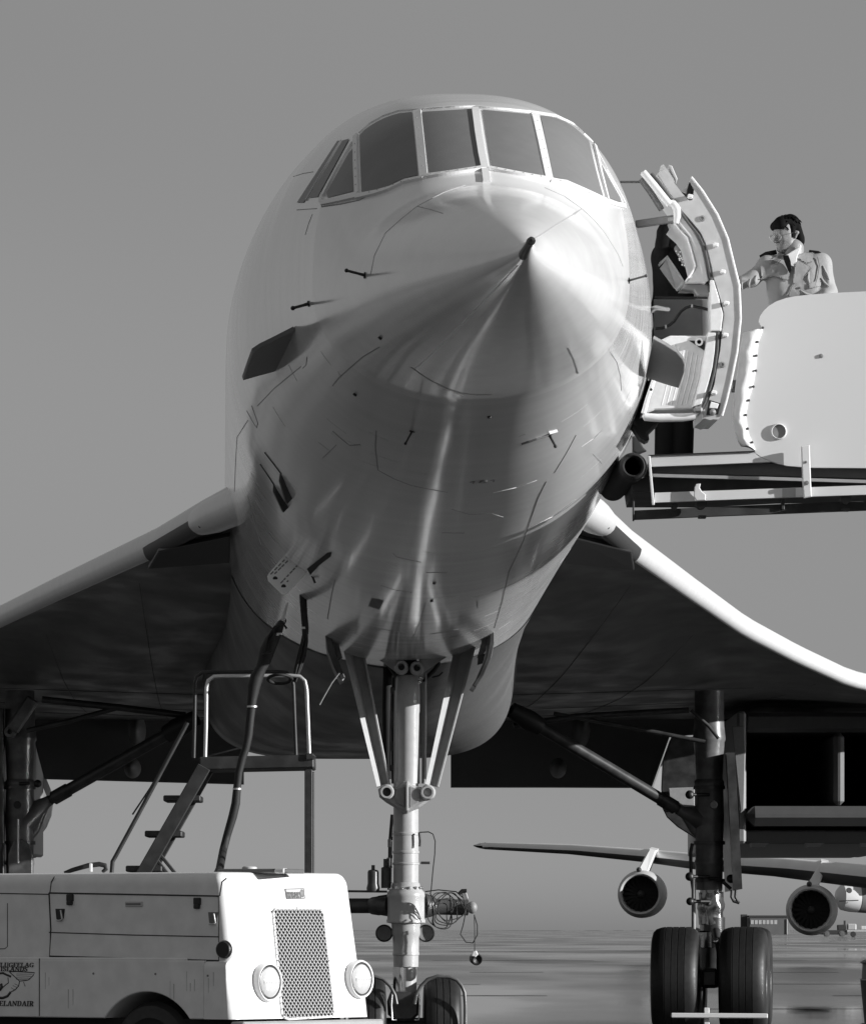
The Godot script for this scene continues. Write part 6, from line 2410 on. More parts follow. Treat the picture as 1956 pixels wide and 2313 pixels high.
	b.append([R.call(1499, 576), R.call(1530, 578), 0.085, 0.075, 0.05])
	b.append([R.call(1510, 630), R.call(1548, 630), 0.105, 0.105, 0.06])
	b.append([R.call(1512, 690), R.call(1540, 690), 0.10, 0.10, 0.06])
	b.append([hip2 - Vector3(0.06, 0, 0), hip2 + Vector3(0.06, 0, 0), 0.12, 0.12, 0.06])
	b.append([R.call(1560, 590), R.call(1580, 640, 0.05), 0.06, 0.05, 0.03])
	b.append([R.call(1580, 640, 0.05), hw, 0.05, 0.04, 0.03])
	b.append([R.call(1498, 596), R.call(1488, 690), 0.06, 0.05, 0.03])
	b.append([R.call(1488, 690), hw2, 0.05, 0.04, 0.03])
	g.flesh(b, 0.014)
	obj("jacket", g, mats.cloth_dark, o2)
	g = Geo.new()
	legs = []
	for sx in [-1.0, 1.0]:
		legs.append([hip2 + Vector3(sx * 0.065, 0, 0), Vector3(hip2.x + sx * 0.06, floor_y + 0.48, -e2), 0.095, 0.078, 0.04])
		legs.append([Vector3(hip2.x + sx * 0.06, floor_y + 0.48, -e2), Vector3(hip2.x + sx * 0.06 - 0.01, floor_y + 0.02, -e2), 0.078, 0.074, 0.03])
	g.flesh(legs, 0.016)
	obj("trousers", g, mats.cloth_dark, o2)
	for sx in [-1.0, 1.0]:
		g = Geo.new()
		g.flesh([[Vector3(hip2.x + sx * 0.07, floor_y + 0.045, -e2 + 0.02), Vector3(hip2.x + sx * 0.08 + 0.08, floor_y + 0.035, -e2 - 0.12), 0.045, 0.035, 0.02]], 0.01)
		obj("shoe", g, mats.black, o2)
	var r2 := f2.cross(u2).normalized()
	var at2 := func(x: float, y: float, z: float) -> Vector3: return c2 + r2 * x + u2 * y + f2 * z
	g = Geo.new()
	g.flesh([[at2.call(0, 0.06, -0.03), at2.call(0, 0.07, 0.035), 0.074, 0.062, 0.02],
		[at2.call(0, 0.0, -0.06), at2.call(0, -0.08, -0.05), 0.062, 0.056, 0.03],
		[at2.call(0, -0.08, -0.05), at2.call(0, -0.14, -0.04), 0.058, 0.064, 0.02],
		[at2.call(-0.07, 0.03, 0.0), at2.call(-0.07, -0.07, 0.0), 0.035, 0.035, 0.02],
		[at2.call(0.07, 0.03, 0.0), at2.call(0.07, -0.07, 0.0), 0.035, 0.035, 0.02]], 0.008)
	obj("hair", g, mats.hair, o2)
	face_details(o2, c2, f2, u2, false)
	# speckled neck scarf
	g = Geo.new()
	g.flesh([[R.call(1530, 566, 0.10), R.call(1545, 598, 0.15), 0.03, 0.022, 0.02], [R.call(1545, 598, 0.15), R.call(1547, 606, 0.15), 0.022, 0.014, 0.02]], 0.008)
	var scarf := obj("neck_scarf", g, mats.print_soft, o2)
	var rng := RandomNumberGenerator.new()
	rng.seed = 9
	for k in 14:
		var f3 := rng.randf()
		g = Geo.new()
		g.ball(P(lerpf(1530, 1546, f3) + rng.randf_range(-5, 5), lerpf(566, 602, f3), e2 - 0.155 - 0.02 * f3), Vector3(0.006, 0.006, 0.003), Basis(), 5)
		obj("scarf_dot", g, mats.shirt, scarf)

# ---------------------------------------------------------------- ground power unit
var rig := Transform3D(Basis(Vector3.UP, deg_to_rad(53.0)), Vector3(-1.322, 0.0, -38.0))

func on_rig(u: float, v: float, face: int, off: float) -> Vector3:
	# the point of the unit's side (face 0, local x = off) or front (face 1, leaning back with height) seen at a pixel; own axes
	var inv := rig.affine_inverse()
	var o := inv * Vector3(0, EYE, 0)
	var r := inv.basis * ray(u, v)
	if face == 0:
		return o + r * ((off - o.x) / r.x)
	# plane z + 0.13 * (y - 0.55) = off
	return o + r * ((off - o.z - 0.13 * (o.y - 0.55)) / (r.z + 0.13 * r.y))

func rg(g: Geo) -> Geo:
	for i in g.v.size():
		g.v[i] = rig * g.v[i]
		g.n[i] = rig.basis * g.n[i]
	return g

func side_pts(list: Array, off: float) -> PackedVector3Array:
	var p := PackedVector3Array()
	for q in list:
		p.append(on_rig(q[0], q[1], 0, off))
	return p

func front_pts(list: Array, off: float) -> PackedVector3Array:
	var p := PackedVector3Array()
	for q in list:
		p.append(on_rig(q[0], q[1], 1, off))
	return p

# a body of constant rounded section along z whose front end is rounded over and leans back
func rounded_body(x0: float, x1: float, y0: float, y1: float, z0: float, z1: float, rt: float, rf: float, taper: float) -> Geo:
	var g := Geo.new()
	var rows := []
	var core := PackedVector3Array()
	var st := [[z0, 0.0], [lerpf(z0, z1, 0.5), 0.0], [z1 - rf * 1.6, 0.0]]
	for k in 7:
		var a := PI * 0.5 * k / 6.0
		st.append([z1 - rf + rf * sin(a), rf * (1.0 - cos(a))])
	for s in st:
		var ins: float = s[1]
		var r := PackedVector3Array()
		var X0 := x0 + ins
		var X1 := x1 - ins
		var Y1 := y1 - ins
		var rr := maxf(rt - ins * 0.3, 0.01)
		var sec := [Vector2(X0, y0), Vector2(X0, y0 + 0.3 * (Y1 - y0)), Vector2(X0, Y1 - rr - 0.02)]
		for k in 7:
			var a := PI - PI * 0.5 * k / 6.0
			sec.append(Vector2(X0 + rr + rr * cos(a), Y1 - rr + rr * sin(a)))
		for k in 7:
			var a := PI * 0.5 - PI * 0.5 * k / 6.0
			sec.append(Vector2(X1 - rr + rr * cos(a), Y1 - rr + rr * sin(a)))
		sec.append(Vector2(X1, Y1 - rr - 0.02))
		sec.append(Vector2(X1, y0))
		for q in sec:
			var lean: float = -0.13 * (q.y - 0.55) * smoothstep(z0 * 0.3, z1, s[0])
			var tx: float = taper * (q.y - 0.55) * (q.x - x0) / (x1 - x0)
			r.append(Vector3(q.x - tx, q.y, s[0] + lean))
		rows.append(r)
		core.append(Vector3((x0 + x1) * 0.5, (y0 + y1) * 0.5, s[0] - 0.0))
	for i in core.size():
		core[i] = Vector3(core[i].x, core[i].y, minf(core[i].z, z1 - 0.3))
	g.sheet(rows, core)
	var last: PackedVector3Array = rows[-1]
	var c := Vector3.ZERO
	for p in last:
		c += p
	c /= last.size()
	var nz := Vector3(0, 0.13, 1).normalized()
	for i in last.size() - 1:
		g.tri(last[i], last[i + 1], c, nz, nz, nz)
	g.tri(last[-1], last[0], c, nz, nz, nz)
	return g

func text_on(parent: Node3D, called: String, s: String, at: Vector3, right: Vector3, nrm: Vector3, height: float, m: Material, font: String, italic: bool, lean := 0.0, align := HORIZONTAL_ALIGNMENT_RIGHT, squeeze := 1.0) -> void:
	var tm := TextMesh.new()
	tm.text = s
	tm.font_size = 32
	tm.pixel_size = height / 23.0
	tm.depth = 0.003
	tm.horizontal_alignment = align
	var sf := SystemFont.new()
	sf.font_names = PackedStringArray([font])
	sf.font_weight = 700
	sf.font_italic = italic
	tm.font = sf
	tm.material = m
	var o := MeshInstance3D.new()
	o.name = called
	o.mesh = tm
	right = right.normalized()
	nrm = nrm.normalized()
	var up := nrm.cross(right)
	o.transform = Transform3D(Basis(right * squeeze, up + right * lean, nrm), at + nrm * 0.0025)
	parent.add_child(o, true)

func power_unit() -> void:
	var o := thing("ground_power_unit", "white boxy ground power unit with round headlamps and mesh grille", "ground power unit", rig.origin, deg_to_rad(53.0))
	var wdt := 1.50
	var back := -3.9
	# upper bonnet and lower body
	var g := rounded_body(0.035, wdt - 0.03, 0.90, 1.545, back, 0.0, 0.075, 0.07, 0.05)
	var body := obj("bonnet", rg(g), mats.truck_body, o)
	g = rounded_body(0.0, wdt, 0.565, 0.955, -0.25, 0.0, 0.05, 0.07, 0.05)
	obj("front_apron", rg(g), mats.truck_body, o)
	var arch_c := on_rig(332, 2313, 0, 0.0)
	var cz := arch_c.z
	var out := PackedVector3Array()
	out.append(Vector3(0, 0.565, -0.25))
	out.append(Vector3(0, 0.955, -0.25))
	out.append(Vector3(0, 0.955, back))
	out.append(Vector3(0, 0.565, back))
	var R := 0.47
	var cy := 0.275
	var half := sqrt(R * R - pow(0.565 - cy, 2))
	for k in 25:
		var a := lerpf(PI - asin((0.565 - cy) / R), asin((0.565 - cy) / R), k / 24.0)
		out.append(Vector3(0, cy + R * sin(a), cz + R * cos(a)))
	g = Geo.new()
	g.prism(out, Vector3(wdt, 0, 0), 0.006)
	obj("lower_body", rg(g), mats.truck_body, o)
	g = Geo.new()
	g.bar(Vector3(0.012, 0.948, -0.40), Vector3(0.012, 0.948, back), 0.05, 0.02, Vector3.UP, 0.008)
	obj("waist_ledge", rg(g), mats.truck_body, body)
	g = Geo.new()
	g.box(Vector3(wdt * 0.5, 0.48, (back - 0.1) * 0.5), Vector3(wdt - 0.16, 0.17, -back - 0.3), Basis(), 0.01)
	obj("chassis", rg(g), mats.dull_black, o)
	g = Geo.new()
	g.box(Vector3(wdt * 0.5, 0.50, 0.04), Vector3(wdt + 0.02, 0.10, 0.12), Basis(), 0.012)
	obj("bumper", rg(g), mats.stairs_grey, o)
	for e in [[0.14, cz], [wdt - 0.14, cz], [0.14, cz - 2.4], [wdt - 0.14, cz - 2.4]]:
		g = Geo.new()
		g.lathe(Vector3(e[0] - 0.11, 0.34, e[1]), Vector3.RIGHT, [[0.0, 0.02], [0.2, 0.02], [0.23, 0.0], [0.31, 0.01], [0.34, 0.05], [0.34, 0.17], [0.31, 0.21], [0.23, 0.22], [0.0, 0.2]], 32)
		obj("wheel", rg(g), mats.tyre, o)
	# seams of the side: panel gaps and the tool locker
	var xs := 0.035
	var gaps := [[[[112, 2017], [116, 2100], [113, 2160], [495, 2170], [495, 2024], [112, 2017]], 0.006], [[[112, 2106], [300, 2112], [494, 2116]], 0.004], [[[0, 2018], [112, 2020]], 0.004], [[[124, 1980], [117, 1992], [114, 2016]], 0.004], [[[512, 1984], [502, 1992], [497, 2024]], 0.005], [[[18, 2040], [18, 2138], [12, 2143], [-40, 2144]], 0.003]]
	for e in gaps:
		g = Geo.new()
		g.tube(side_pts(e[0], xs), e[1], 6)
		obj("panel_gap", rg(g), mats.truck_line, body)
	g = Geo.new()
	g.tube(side_pts([[90, 2165], [90, 2295]], 0.0), 0.004, 6)
	obj("panel_gap", rg(g), mats.truck_line, body)
	g = Geo.new()
	g.tube(side_pts([[-60, 2163], [100, 2164], [300, 2167], [495, 2172]], xs - 0.003), 0.006, 6)
	obj("panel_gap", rg(g), mats.truck_line, body)
	# locker hardware
	for q in [[160, 2028], [447, 2036]]:
		g = Geo.new()
		var p := on_rig(q[0], q[1], 0, xs)
		g.box(p, Vector3(0.03, 0.05, 0.06), Basis(), 0.006)
		g.box(p + Vector3(-0.008, -0.035, 0), Vector3(0.03, 0.03, 0.045), Basis(), 0.006)
		obj("locker_catch", rg(g), mats.black, body)
	for q in [[133, 2066], [478, 2074]]:
		g = Geo.new()
		var p := on_rig(q[0], q[1], 0, xs - 0.004)
		var pts := PackedVector3Array()
		for e in [[-0.03, 0.04], [0.055, 0.04], [0.045, -0.025], [0.02, -0.045], [-0.02, -0.03]]:
			pts.append(p + Vector3(0, e[1], e[0]))
		g.prism(pts, Vector3(0.02, 0, 0), 0.002)
		var rc := obj("lifting_recess", rg(g), mats.black if q[0] < 300 else mats.print_soft, body)
		g = Geo.new()
		g.tube(PackedVector3Array([p + Vector3(-0.012, 0.03, 0.03), p + Vector3(-0.02, -0.03, 0.05), p + Vector3(-0.012, -0.04, 0.02), p + Vector3(-0.01, -0.04, -0.01)]), 0.006, 8)
		obj("lifting_ring", rg(g), mats.galvanised, rc)
	g = Geo.new()
	var hp := on_rig(303, 2042, 0, xs - 0.004)
	g.box(hp, Vector3(0.012, 0.035, 0.15), Basis(), 0.004)
	var hd := obj("locker_handle", rg(g), mats.plate, body)
	g = Geo.new()
	g.box(hp + Vector3(-0.004, 0, 0), Vector3(0.010, 0.012, 0.13), Basis(), 0.002)
	obj("handle_slot", rg(g), mats.print_soft, hd)
	g = Geo.new()
	g.lathe(on_rig(511, 2145, 0, xs), Vector3(-1, 0, 0.15), [[0.0, 0.045], [0.05, 0.045], [0.056, 0.038], [0.06, 0.0]], 24)
	var sl := obj("side_lamp", rg(g), mats.black, body)
	g = Geo.new()
	g.lathe(on_rig(512, 2145, 0, xs), Vector3(-1, 0, 0.15), [[0.058, 0.03], [0.064, 0.03], [0.066, 0.0]], 24)
	obj("lamp_bezel", rg(g), mats.stairs_white, sl)
	for q in [[258, 2170], [120, 2168], [415, 2170], [352, 2200], [470, 2204], [212, 2199]]:
		g = Geo.new()
		g.lathe(on_rig(q[0], q[1], 0, 0.0 if q[1] > 2175 else xs), Vector3.LEFT, [[0.008, -0.002], [0.007, 0.004], [0.0, 0.005]], 8)
		obj("screw", rg(g), mats.print_soft, body)
	# grime runs with a shape of their own on the flank
	var rng := RandomNumberGenerator.new()
	rng.seed = 77
	for k in 11:
		var u0: float = [430.0, 470.0, 160.0, 380.0, 105.0][k % 5] + rng.randf_range(-14, 14)
		var v0 := rng.randf_range(2180, 2235)
		var len := rng.randf_range(10, 46)
		var hw := rng.randf_range(0.4, 1.1)
		g = Geo.new()
		g.prism(side_pts([[u0 - hw, v0], [u0 + hw, v0], [u0 + hw * 0.5, v0 + len], [u0 - hw * 0.5, v0 + len]], -0.0012), Vector3(0.0008, 0, 0))
		obj("grime_run", rg(g), mats.grime_soft, body)
	# front: grille
	var hexa := [[622, 2052], [716, 2052], [726, 2056], [731, 2066], [755, 2288], [749, 2296], [652, 2302], [643, 2299], [637, 2290], [617, 2060]]
	g = Geo.new()
	g.prism(front_pts(hexa, 0.002), Vector3(0, 0, -0.004), 0.0)
	var well := obj("grille_well", rg(g), mats.dull_black, o)
	var rim := front_pts(hexa, 0.004)
	rim.append(rim[0])
	rim.append(rim[1])
	g = Geo.new()
	g.tube(rim, 0.009, 8, false)
	obj("grille_frame", rg(g), mats.truck_white, well)
	# expanded mesh: two families of thin slanting bars clipped to the outline
	var base := front_pts(hexa, 0.010)
	var o3 := base[0]
	var ex := Vector3.RIGHT
	var ey := Vector3(0, 1, -0.13).normalized()
	var poly := PackedVector2Array()
	for p in base:
		poly.append(Vector2((p - o3).dot(ex), (p - o3).dot(ey)))
	g = Geo.new()
	for fam in [1.0, -1.0]:
		for k in range(-80, 100):
			var c := k * 0.040
			var a := Vector2(c - fam * 1.6, -1.6 - 0.0)
			var b := Vector2(c + fam * 1.6, 1.6)
			for seg in Geometry2D.intersect_polyline_with_polygon(PackedVector2Array([a, b]), poly):
				if seg.size() >= 2:
					var q0: Vector3 = o3 + ex * seg[0].x + ey * seg[0].y + Vector3(0, 0, 0.002 * fam)
					var q1: Vector3 = o3 + ex * seg[-1].x + ey * seg[-1].y + Vector3(0, 0, 0.002 * fam)
					g.bar(q0, q1, 0.0072, 0.003, Vector3(1, -fam, 0).normalized(), 0.0)
	var gm := obj("grille_mesh", rg(g), mats.grille_bar, well)
	gm.set_meta("kind", "stuff")
	for q in [[617, 2058], [671, 2051], [724, 2054], [641, 2294], [697, 2301], [752, 2293], [628, 2170], [744, 2170]]:
		g = Geo.new()
		g.lathe(on_rig(q[0], q[1], 1, 0.012), Vector3(0, 0.13, 1), [[0.007, -0.004], [0.006, 0.002], [0.0, 0.003]], 8)
		obj("grille_screw", rg(g), mats.print_soft, well)
	# headlamps in round pods
	for q in [[600, 2219], [807, 2212]]:
		var p := on_rig(q[0], q[1], 1, 0.0)
		g = Geo.new()
		g.lathe(p + Vector3(0, 0, -0.02), Vector3(0, 0.02, 1), [[0.132, 0.0], [0.132, 0.055], [0.126, 0.066], [0.117, 0.062], [0.112, 0.04]], 40)
		var pod := obj("headlamp", rg(g), mats.truck_white, o)
		g = Geo.new()
		g.lathe(p + Vector3(0, 0, -0.02), Vector3(0, 0.02, 1), [[0.113, 0.03], [0.110, 0.062], [0.102, 0.064]], 36)
		obj("lamp_rim", rg(g), mats.dark_metal, pod)
		g = Geo.new()
		g.lathe(p + Vector3(0, 0, -0.02), Vector3(0, 0.02, 1), [[0.102, 0.060], [0.085, 0.074], [0.055, 0.086], [0.0, 0.092]], 36)
		var lens := obj("lens", rg(g), mats.lamp_glass, pod)
		for k in 9:
			var x := -0.08 + 0.02 * k
			var hh := sqrt(0.092 * 0.092 - x * x)
			g = Geo.new()
			g.tube(PackedVector3Array([p + Vector3(x, -hh, 0.044), p + Vector3(x, 0, 0.070 - x * x * 2.0), p + Vector3(x, hh, 0.044)]), 0.0035, 6)
			obj("flute", rg(g), mats.lamp_flute, lens)
	# maker's plate
	g = Geo.new()
	g.prism(front_pts([[644, 2007], [687, 2006], [690, 2030], [647, 2031]], 0.004), Vector3(0, 0, -0.006), 0.002)
	var pl := obj("name_plate", rg(g), mats.plate, o)
	g = Geo.new()
	g.tube(front_pts([[645, 2008], [686.5, 2007], [689, 2029], [648, 2030], [645, 2008]], 0.005), 0.004, 6)
	obj("plate_border", rg(g), mats.print_soft, pl)
	var n := Vector3(0, 0.13, 1).normalized()
	var pr := (on_rig(687, 2018, 1, 0.0) - on_rig(646, 2018, 1, 0.0)).normalized()
	var inv := rig
	text_on(pl, "plate_lettering", "HOBART", on_rig(647, 2022.5, 1, 0.006), pr, n, 0.048, mats.print_soft, "Droid Sans", false, 0.0, HORIZONTAL_ALIGNMENT_LEFT, 0.62)
	g = Geo.new()
	g.lathe(on_rig(683, 2018, 1, 0.004), n, [[0.0, 0.005], [0.022, 0.004], [0.026, 0.001], [0.028, -0.001]], 20)
	obj("plate_emblem", rg(g), mats.print_soft, pl)
	# lettering and winged badge on the flank
	var sn := Vector3.LEFT
	var sr := Vector3(0, 0, 1)
	text_on(body, "lettering", "FLUGFELAG", on_rig(78, 2180, 0, 0.0), sr, sn, 0.029, mats.print, "Droid Serif", true, 0.12, HORIZONTAL_ALIGNMENT_RIGHT, 1.35)
	text_on(body, "lettering", "ISLANDS", on_rig(64, 2189.5, 0, 0.0), sr, sn, 0.029, mats.print, "Droid Serif", true, 0.12, HORIZONTAL_ALIGNMENT_RIGHT, 1.35)
	text_on(body, "lettering", "ICELANDAIR", on_rig(77, 2267.5, 0, 0.0), sr, sn, 0.034, mats.print, "Droid Serif", true, 0.12, HORIZONTAL_ALIGNMENT_RIGHT, 1.2)
	var marks := [
		[[[22, 2195], [40, 2194.5], [79, 2197], [76, 2203], [66, 2213], [57, 2215], [45, 2216]], 0.0035, true],
		[[[38, 2200], [74, 2200.5]], 0.002, false], [[[38, 2204], [71, 2205]], 0.002, false], [[[38, 2208.5], [68, 2209.5]], 0.002, false], [[[38, 2212], [62, 2213]], 0.002, false],
		[[[45, 2217], [43, 2227], [36, 2235], [25, 2241]], 0.004, false],
		[[[34, 2222], [42, 2226]], 0.002, false], [[[30, 2226], [40, 2231]], 0.002, false], [[[26, 2231], [34, 2236]], 0.002, false],
		[[[54, 2218], [58, 2228]], 0.003, false],
		[[[25, 2241], [18, 2250], [8, 2254], [-4, 2254]], 0.010, false],
		[[[-6, 2199], [8, 2198], [16, 2202], [26, 2206]], 0.008, false],
		[[[19, 2208], [20, 2220], [12, 2226], [6, 2232]], 0.004, false],
		[[[3, 2222], [5, 2230], [0, 2236]], 0.014, false]]
	for m in marks:
		g = Geo.new()
		var pts := side_pts(m[0], -0.001)
		if m[2]:
			pts.append(pts[0])
		g.tube(pts, m[1], 6)
		for i in g.v.size():
			g.v[i].x = lerpf(-0.001, g.v[i].x, 0.25)
		obj("winged_badge", rg(g), mats.print if m[1] > 0.003 else mats.print_soft, body)
	# things on the roof
	var top := 1.545
	g = Geo.new()
	var fc := rig.affine_inverse() * P(564, 1970, 38.6)
	g.lathe(Vector3(fc.x, top - 0.004, fc.z), Vector3.UP, [[0.04, 0.0], [0.045, 0.02], [0.05, 0.022], [0.05, 0.038], [0.04, 0.045], [0.0, 0.046]], 20)
	obj("filler_cap", rg(g), mats.plate, body)
	g = Geo.new()
	var lc := rig.affine_inverse() * P(590, 1975, 38.6)
	g.box(Vector3(lc.x, top + 0.008, lc.z), Vector3(0.34, 0.03, 0.5), Basis(Vector3.UP, 0.3), 0.008)
	obj("roof_tray", rg(g), mats.boot_grey, body)
	g = Geo.new()
	var wc := rig.affine_inverse() * P(636, 1974, 38.4)
	g.box(Vector3(wc.x, top + 0.008, wc.z), Vector3(0.08, 0.035, 0.07), Basis(Vector3.UP, 0.3), 0.008)
	obj("roof_block", rg(g), mats.stairs_white, body)
	g = Geo.new()
	g.tube(PA([[146, 1972], [165, 1965], [200, 1955], [225, 1952], [238, 1955], [240, 1963], [232, 1970]], 39.4), [0.012, 0.016, 0.018, 0.018, 0.018, 0.016, 0.012], 10)
	var cl := obj("cable_loop", g, mats.rubber, body)
	g = Geo.new()
	g.bar(P(206, 1970, 39.35), P(206, 1950, 39.35), 0.022, 0.03)
	obj("cable_tag", g, mats.stairs_white, cl)

# ---------------------------------------------------------------- access stand behind the power unit
func access_stand() -> void:
	var d := 43.6
	var s := d / FOCAL
	var o := thing("access_stand", "dark steel access stand with ladder and hooped rails behind the power unit", "maintenance stand", Vector3(P(600, 0, d).x, 0, -d - 0.4))
	var g := Geo.new()
	g.box(Vector3(P(580, 0, d).x, P(0, 1722, d).y, -d - 0.4), Vector3(258 * s, 30 * s, 0.8), Basis(Vector3.BACK, 0.02), 0.01)
	obj("deck", g, mats.stand_paint, o)
	g = Geo.new()
	g.prism(PA([[690, 1702], [706, 1701], [715, 1709], [708, 1716], [690, 1718]], d - 0.02), Vector3(0, 0, -0.1), 0.01)
	obj("deck_end", g, mats.stand_paint, o)
	for e in [[466, 694, 1527, d + 0.05, "galvanised"], [440, 664, 1518, d + 0.75, "stand_paint"]]:
		g = Geo.new()
		g.tube(PA([[e[0] - 2, 1712], [e[0], 1640], [e[0] + 1, e[2] + 26], [e[0] + 5, e[2] + 10], [e[0] + 18, e[2] + 1], [e[0] + 40, e[2]], [e[1] - 36, e[2] - 1], [e[1] - 16, e[2] + 1], [e[1] - 5, e[2] + 11], [e[1] - 1, e[2] + 30], [e[1] + 2, 1630], [e[1] + 5, 1706]], e[3]), 4.3 * s, 12)
		obj("rail_hoop", g, mats[e[4]], o)
	# legs
	for z in [0.0, 0.72]:
		for u in [697.0, 470.0]:
			var p := P(u, 1737, d)
			g = Geo.new()
			g.box(Vector3(p.x, p.y * 0.5, -d - z - 0.06), Vector3(18 * s, p.y, 18 * s), Basis(), 0.006)
			if u > 500:
				obj("leg", g, mats.stand_paint, o)
	# ladder
	for z in [0.0, 0.62]:
		g = Geo.new()
		var a := P(462, 1732, d) + Vector3(0, 0, -z)
		var b := P(327, 1968, d) + Vector3(0, 0, -z)
		g.bar(a, b + (b - a) * 0.9, 31 * s, 0.05, Vector3.RIGHT, 0.006)
		obj("stringer", g, mats.stand_paint, o)
	for e in [[411, 1803, 42], [369, 1883, 42], [325, 1962, 41], [283, 2042, 41], [241, 2122, 41]]:
		var p := P(e[0], e[1], d)
		g = Geo.new()
		g.box(Vector3(p.x, p.y, -d - 0.31), Vector3(e[2] * 2 * s, 14 * s, 0.56), Basis(), 0.008)
		obj("step", g, mats.stand_paint, o)
	g = Geo.new()
	g.tube(PA([[424, 1632], [420, 1640], [340, 1790], [262, 1934], [255, 1946], [253, 1972], [252, 2010]], d - 0.05), [5 * s, 5 * s, 5 * s, 5 * s, 5 * s, 5 * s, 5 * s], 10)
	obj("ladder_rail", g, mats.stand_paint, o)
	for e in [[362, 1930, 396, 1972], [352, 1938, 378, 1972]]:
		g = Geo.new()
		g.bar(P(e[0], e[1], d + 0.1), P(e[2] + (e[2] - e[0]) * 2, e[3] + (e[3] - e[1]) * 2, d + 0.1), 8 * s, 0.03)
		obj("brace", g, mats.stand_paint, o)

# ---------------------------------------------------------------- loose cables and kit
func cables() -> void:
	var d := 43.2
	var s := d / FOCAL
	var o := thing("power_cable", "thick black power cable running down past the stand onto the power unit roof", "cable", P(566, 1600, d))
	var g := Geo.new()
	g.tube(PA([[641, 1402, 43.5], [634, 1410, 43.4], [626, 1428], [614, 1448], [604, 1470], [598, 1492], [590, 1510], [580, 1530], [574, 1552], [570, 1580], [566, 1620], [562, 1660], [556, 1690], [548, 1712], [540, 1745], [536, 1780], [533, 1815], [526, 1845], [514, 1885], [505, 1920], [497, 1962, 42.0], [480, 2000, 41.0], [430, 2000, 40.0]], d), [7 * s, 9 * s, 12 * s, 16 * s, 17 * s, 15 * s, 12 * s, 15 * s, 14 * s, 11 * s, 9.5 * s, 9.5 * s, 9 * s, 9 * s, 8.5 * s, 9 * s, 10 * s, 10 * s, 9 * s, 9 * s, 9 * s, 9 * s, 9 * s], 14)
	obj("sheath", g, mats.rubber, o)
	g = Geo.new()
	g.tube(PA([[650, 1362, 43.7], [646, 1372, 43.6], [640, 1392, 43.5], [637, 1404, 43.4]], d), [0.006, 0.012, 5.5 * s, 7 * s], 12)
	obj("plug", g, mats.placard, o)
	for q in [[630, 1432, 9.5], [569, 1596, 11.5], [535, 1782, 9.6], [622, 1434, 9]]:
		g = Geo.new()
		g.tube(PA([[q[0] - 1 + 2, q[1] - 2], [q[0] + 1, q[1] + 2]], d - 0.01), q[2] * s * 1.02, 14)
		obj("tie_band", g, mats.galvanised, o)
	g = Geo.new()
	g.tube(PA([[600, 1470], [606, 1440], [620, 1416], [640, 1408], [648, 1420]], d - 0.05), 2.6 * s, 8)
	g.tube(PA([[593, 1480], [612, 1472], [616, 1450], [622, 1430]], d - 0.06), 3.4 * s, 8)
	obj("binding_cord", g, mats.rubber, o)
	o = thing("control_cable", "bundle of thinner black cables hanging straight from the hatch lid onto the stand rail", "cable", P(684, 1400, 43.6))
	d = 43.7
	g = Geo.new()
	g.tube(PA([[690, 1302], [685, 1318], [685, 1350], [687, 1385], [690, 1418], [690, 1432]], d), [8 * s, 9 * s, 8.5 * s, 8 * s, 8 * s, 7.5 * s], 14)
	obj("sheath", g, mats.rubber, o)
	for k in 5:
		g = Geo.new()
		var x := (k - 2) * 3.0
		g.tube(PA([[690 + x * 0.6, 1428], [688 + x, 1450], [682 + x * 1.3, 1480], [674 + x * 1.1, 1508], [668 + x * 0.6, 1530], [662 + x, 1540]], d - 0.02 * (k % 2)), 2.6 * s, 8)
		obj("strand", g, mats.rubber, o)
	g = Geo.new()
	g.tube(PA([[687, 1416], [687, 1421]], d), 8.6 * s, 14)
	obj("tie_band", g, mats.galvanised, o)
	g = Geo.new()
	var loop := PackedVector3Array()
	for k in 41:
		var a := TAU * k / 20.0
		loop.append(P(632 + cos(a) * (24 + k * 0.1), 1534 + sin(a) * 10, d - 0.1 + 0.12 * sin(a)))
	g.tube(loop, 3.6 * s, 8)
	obj("coil", g, mats.rubber, o)

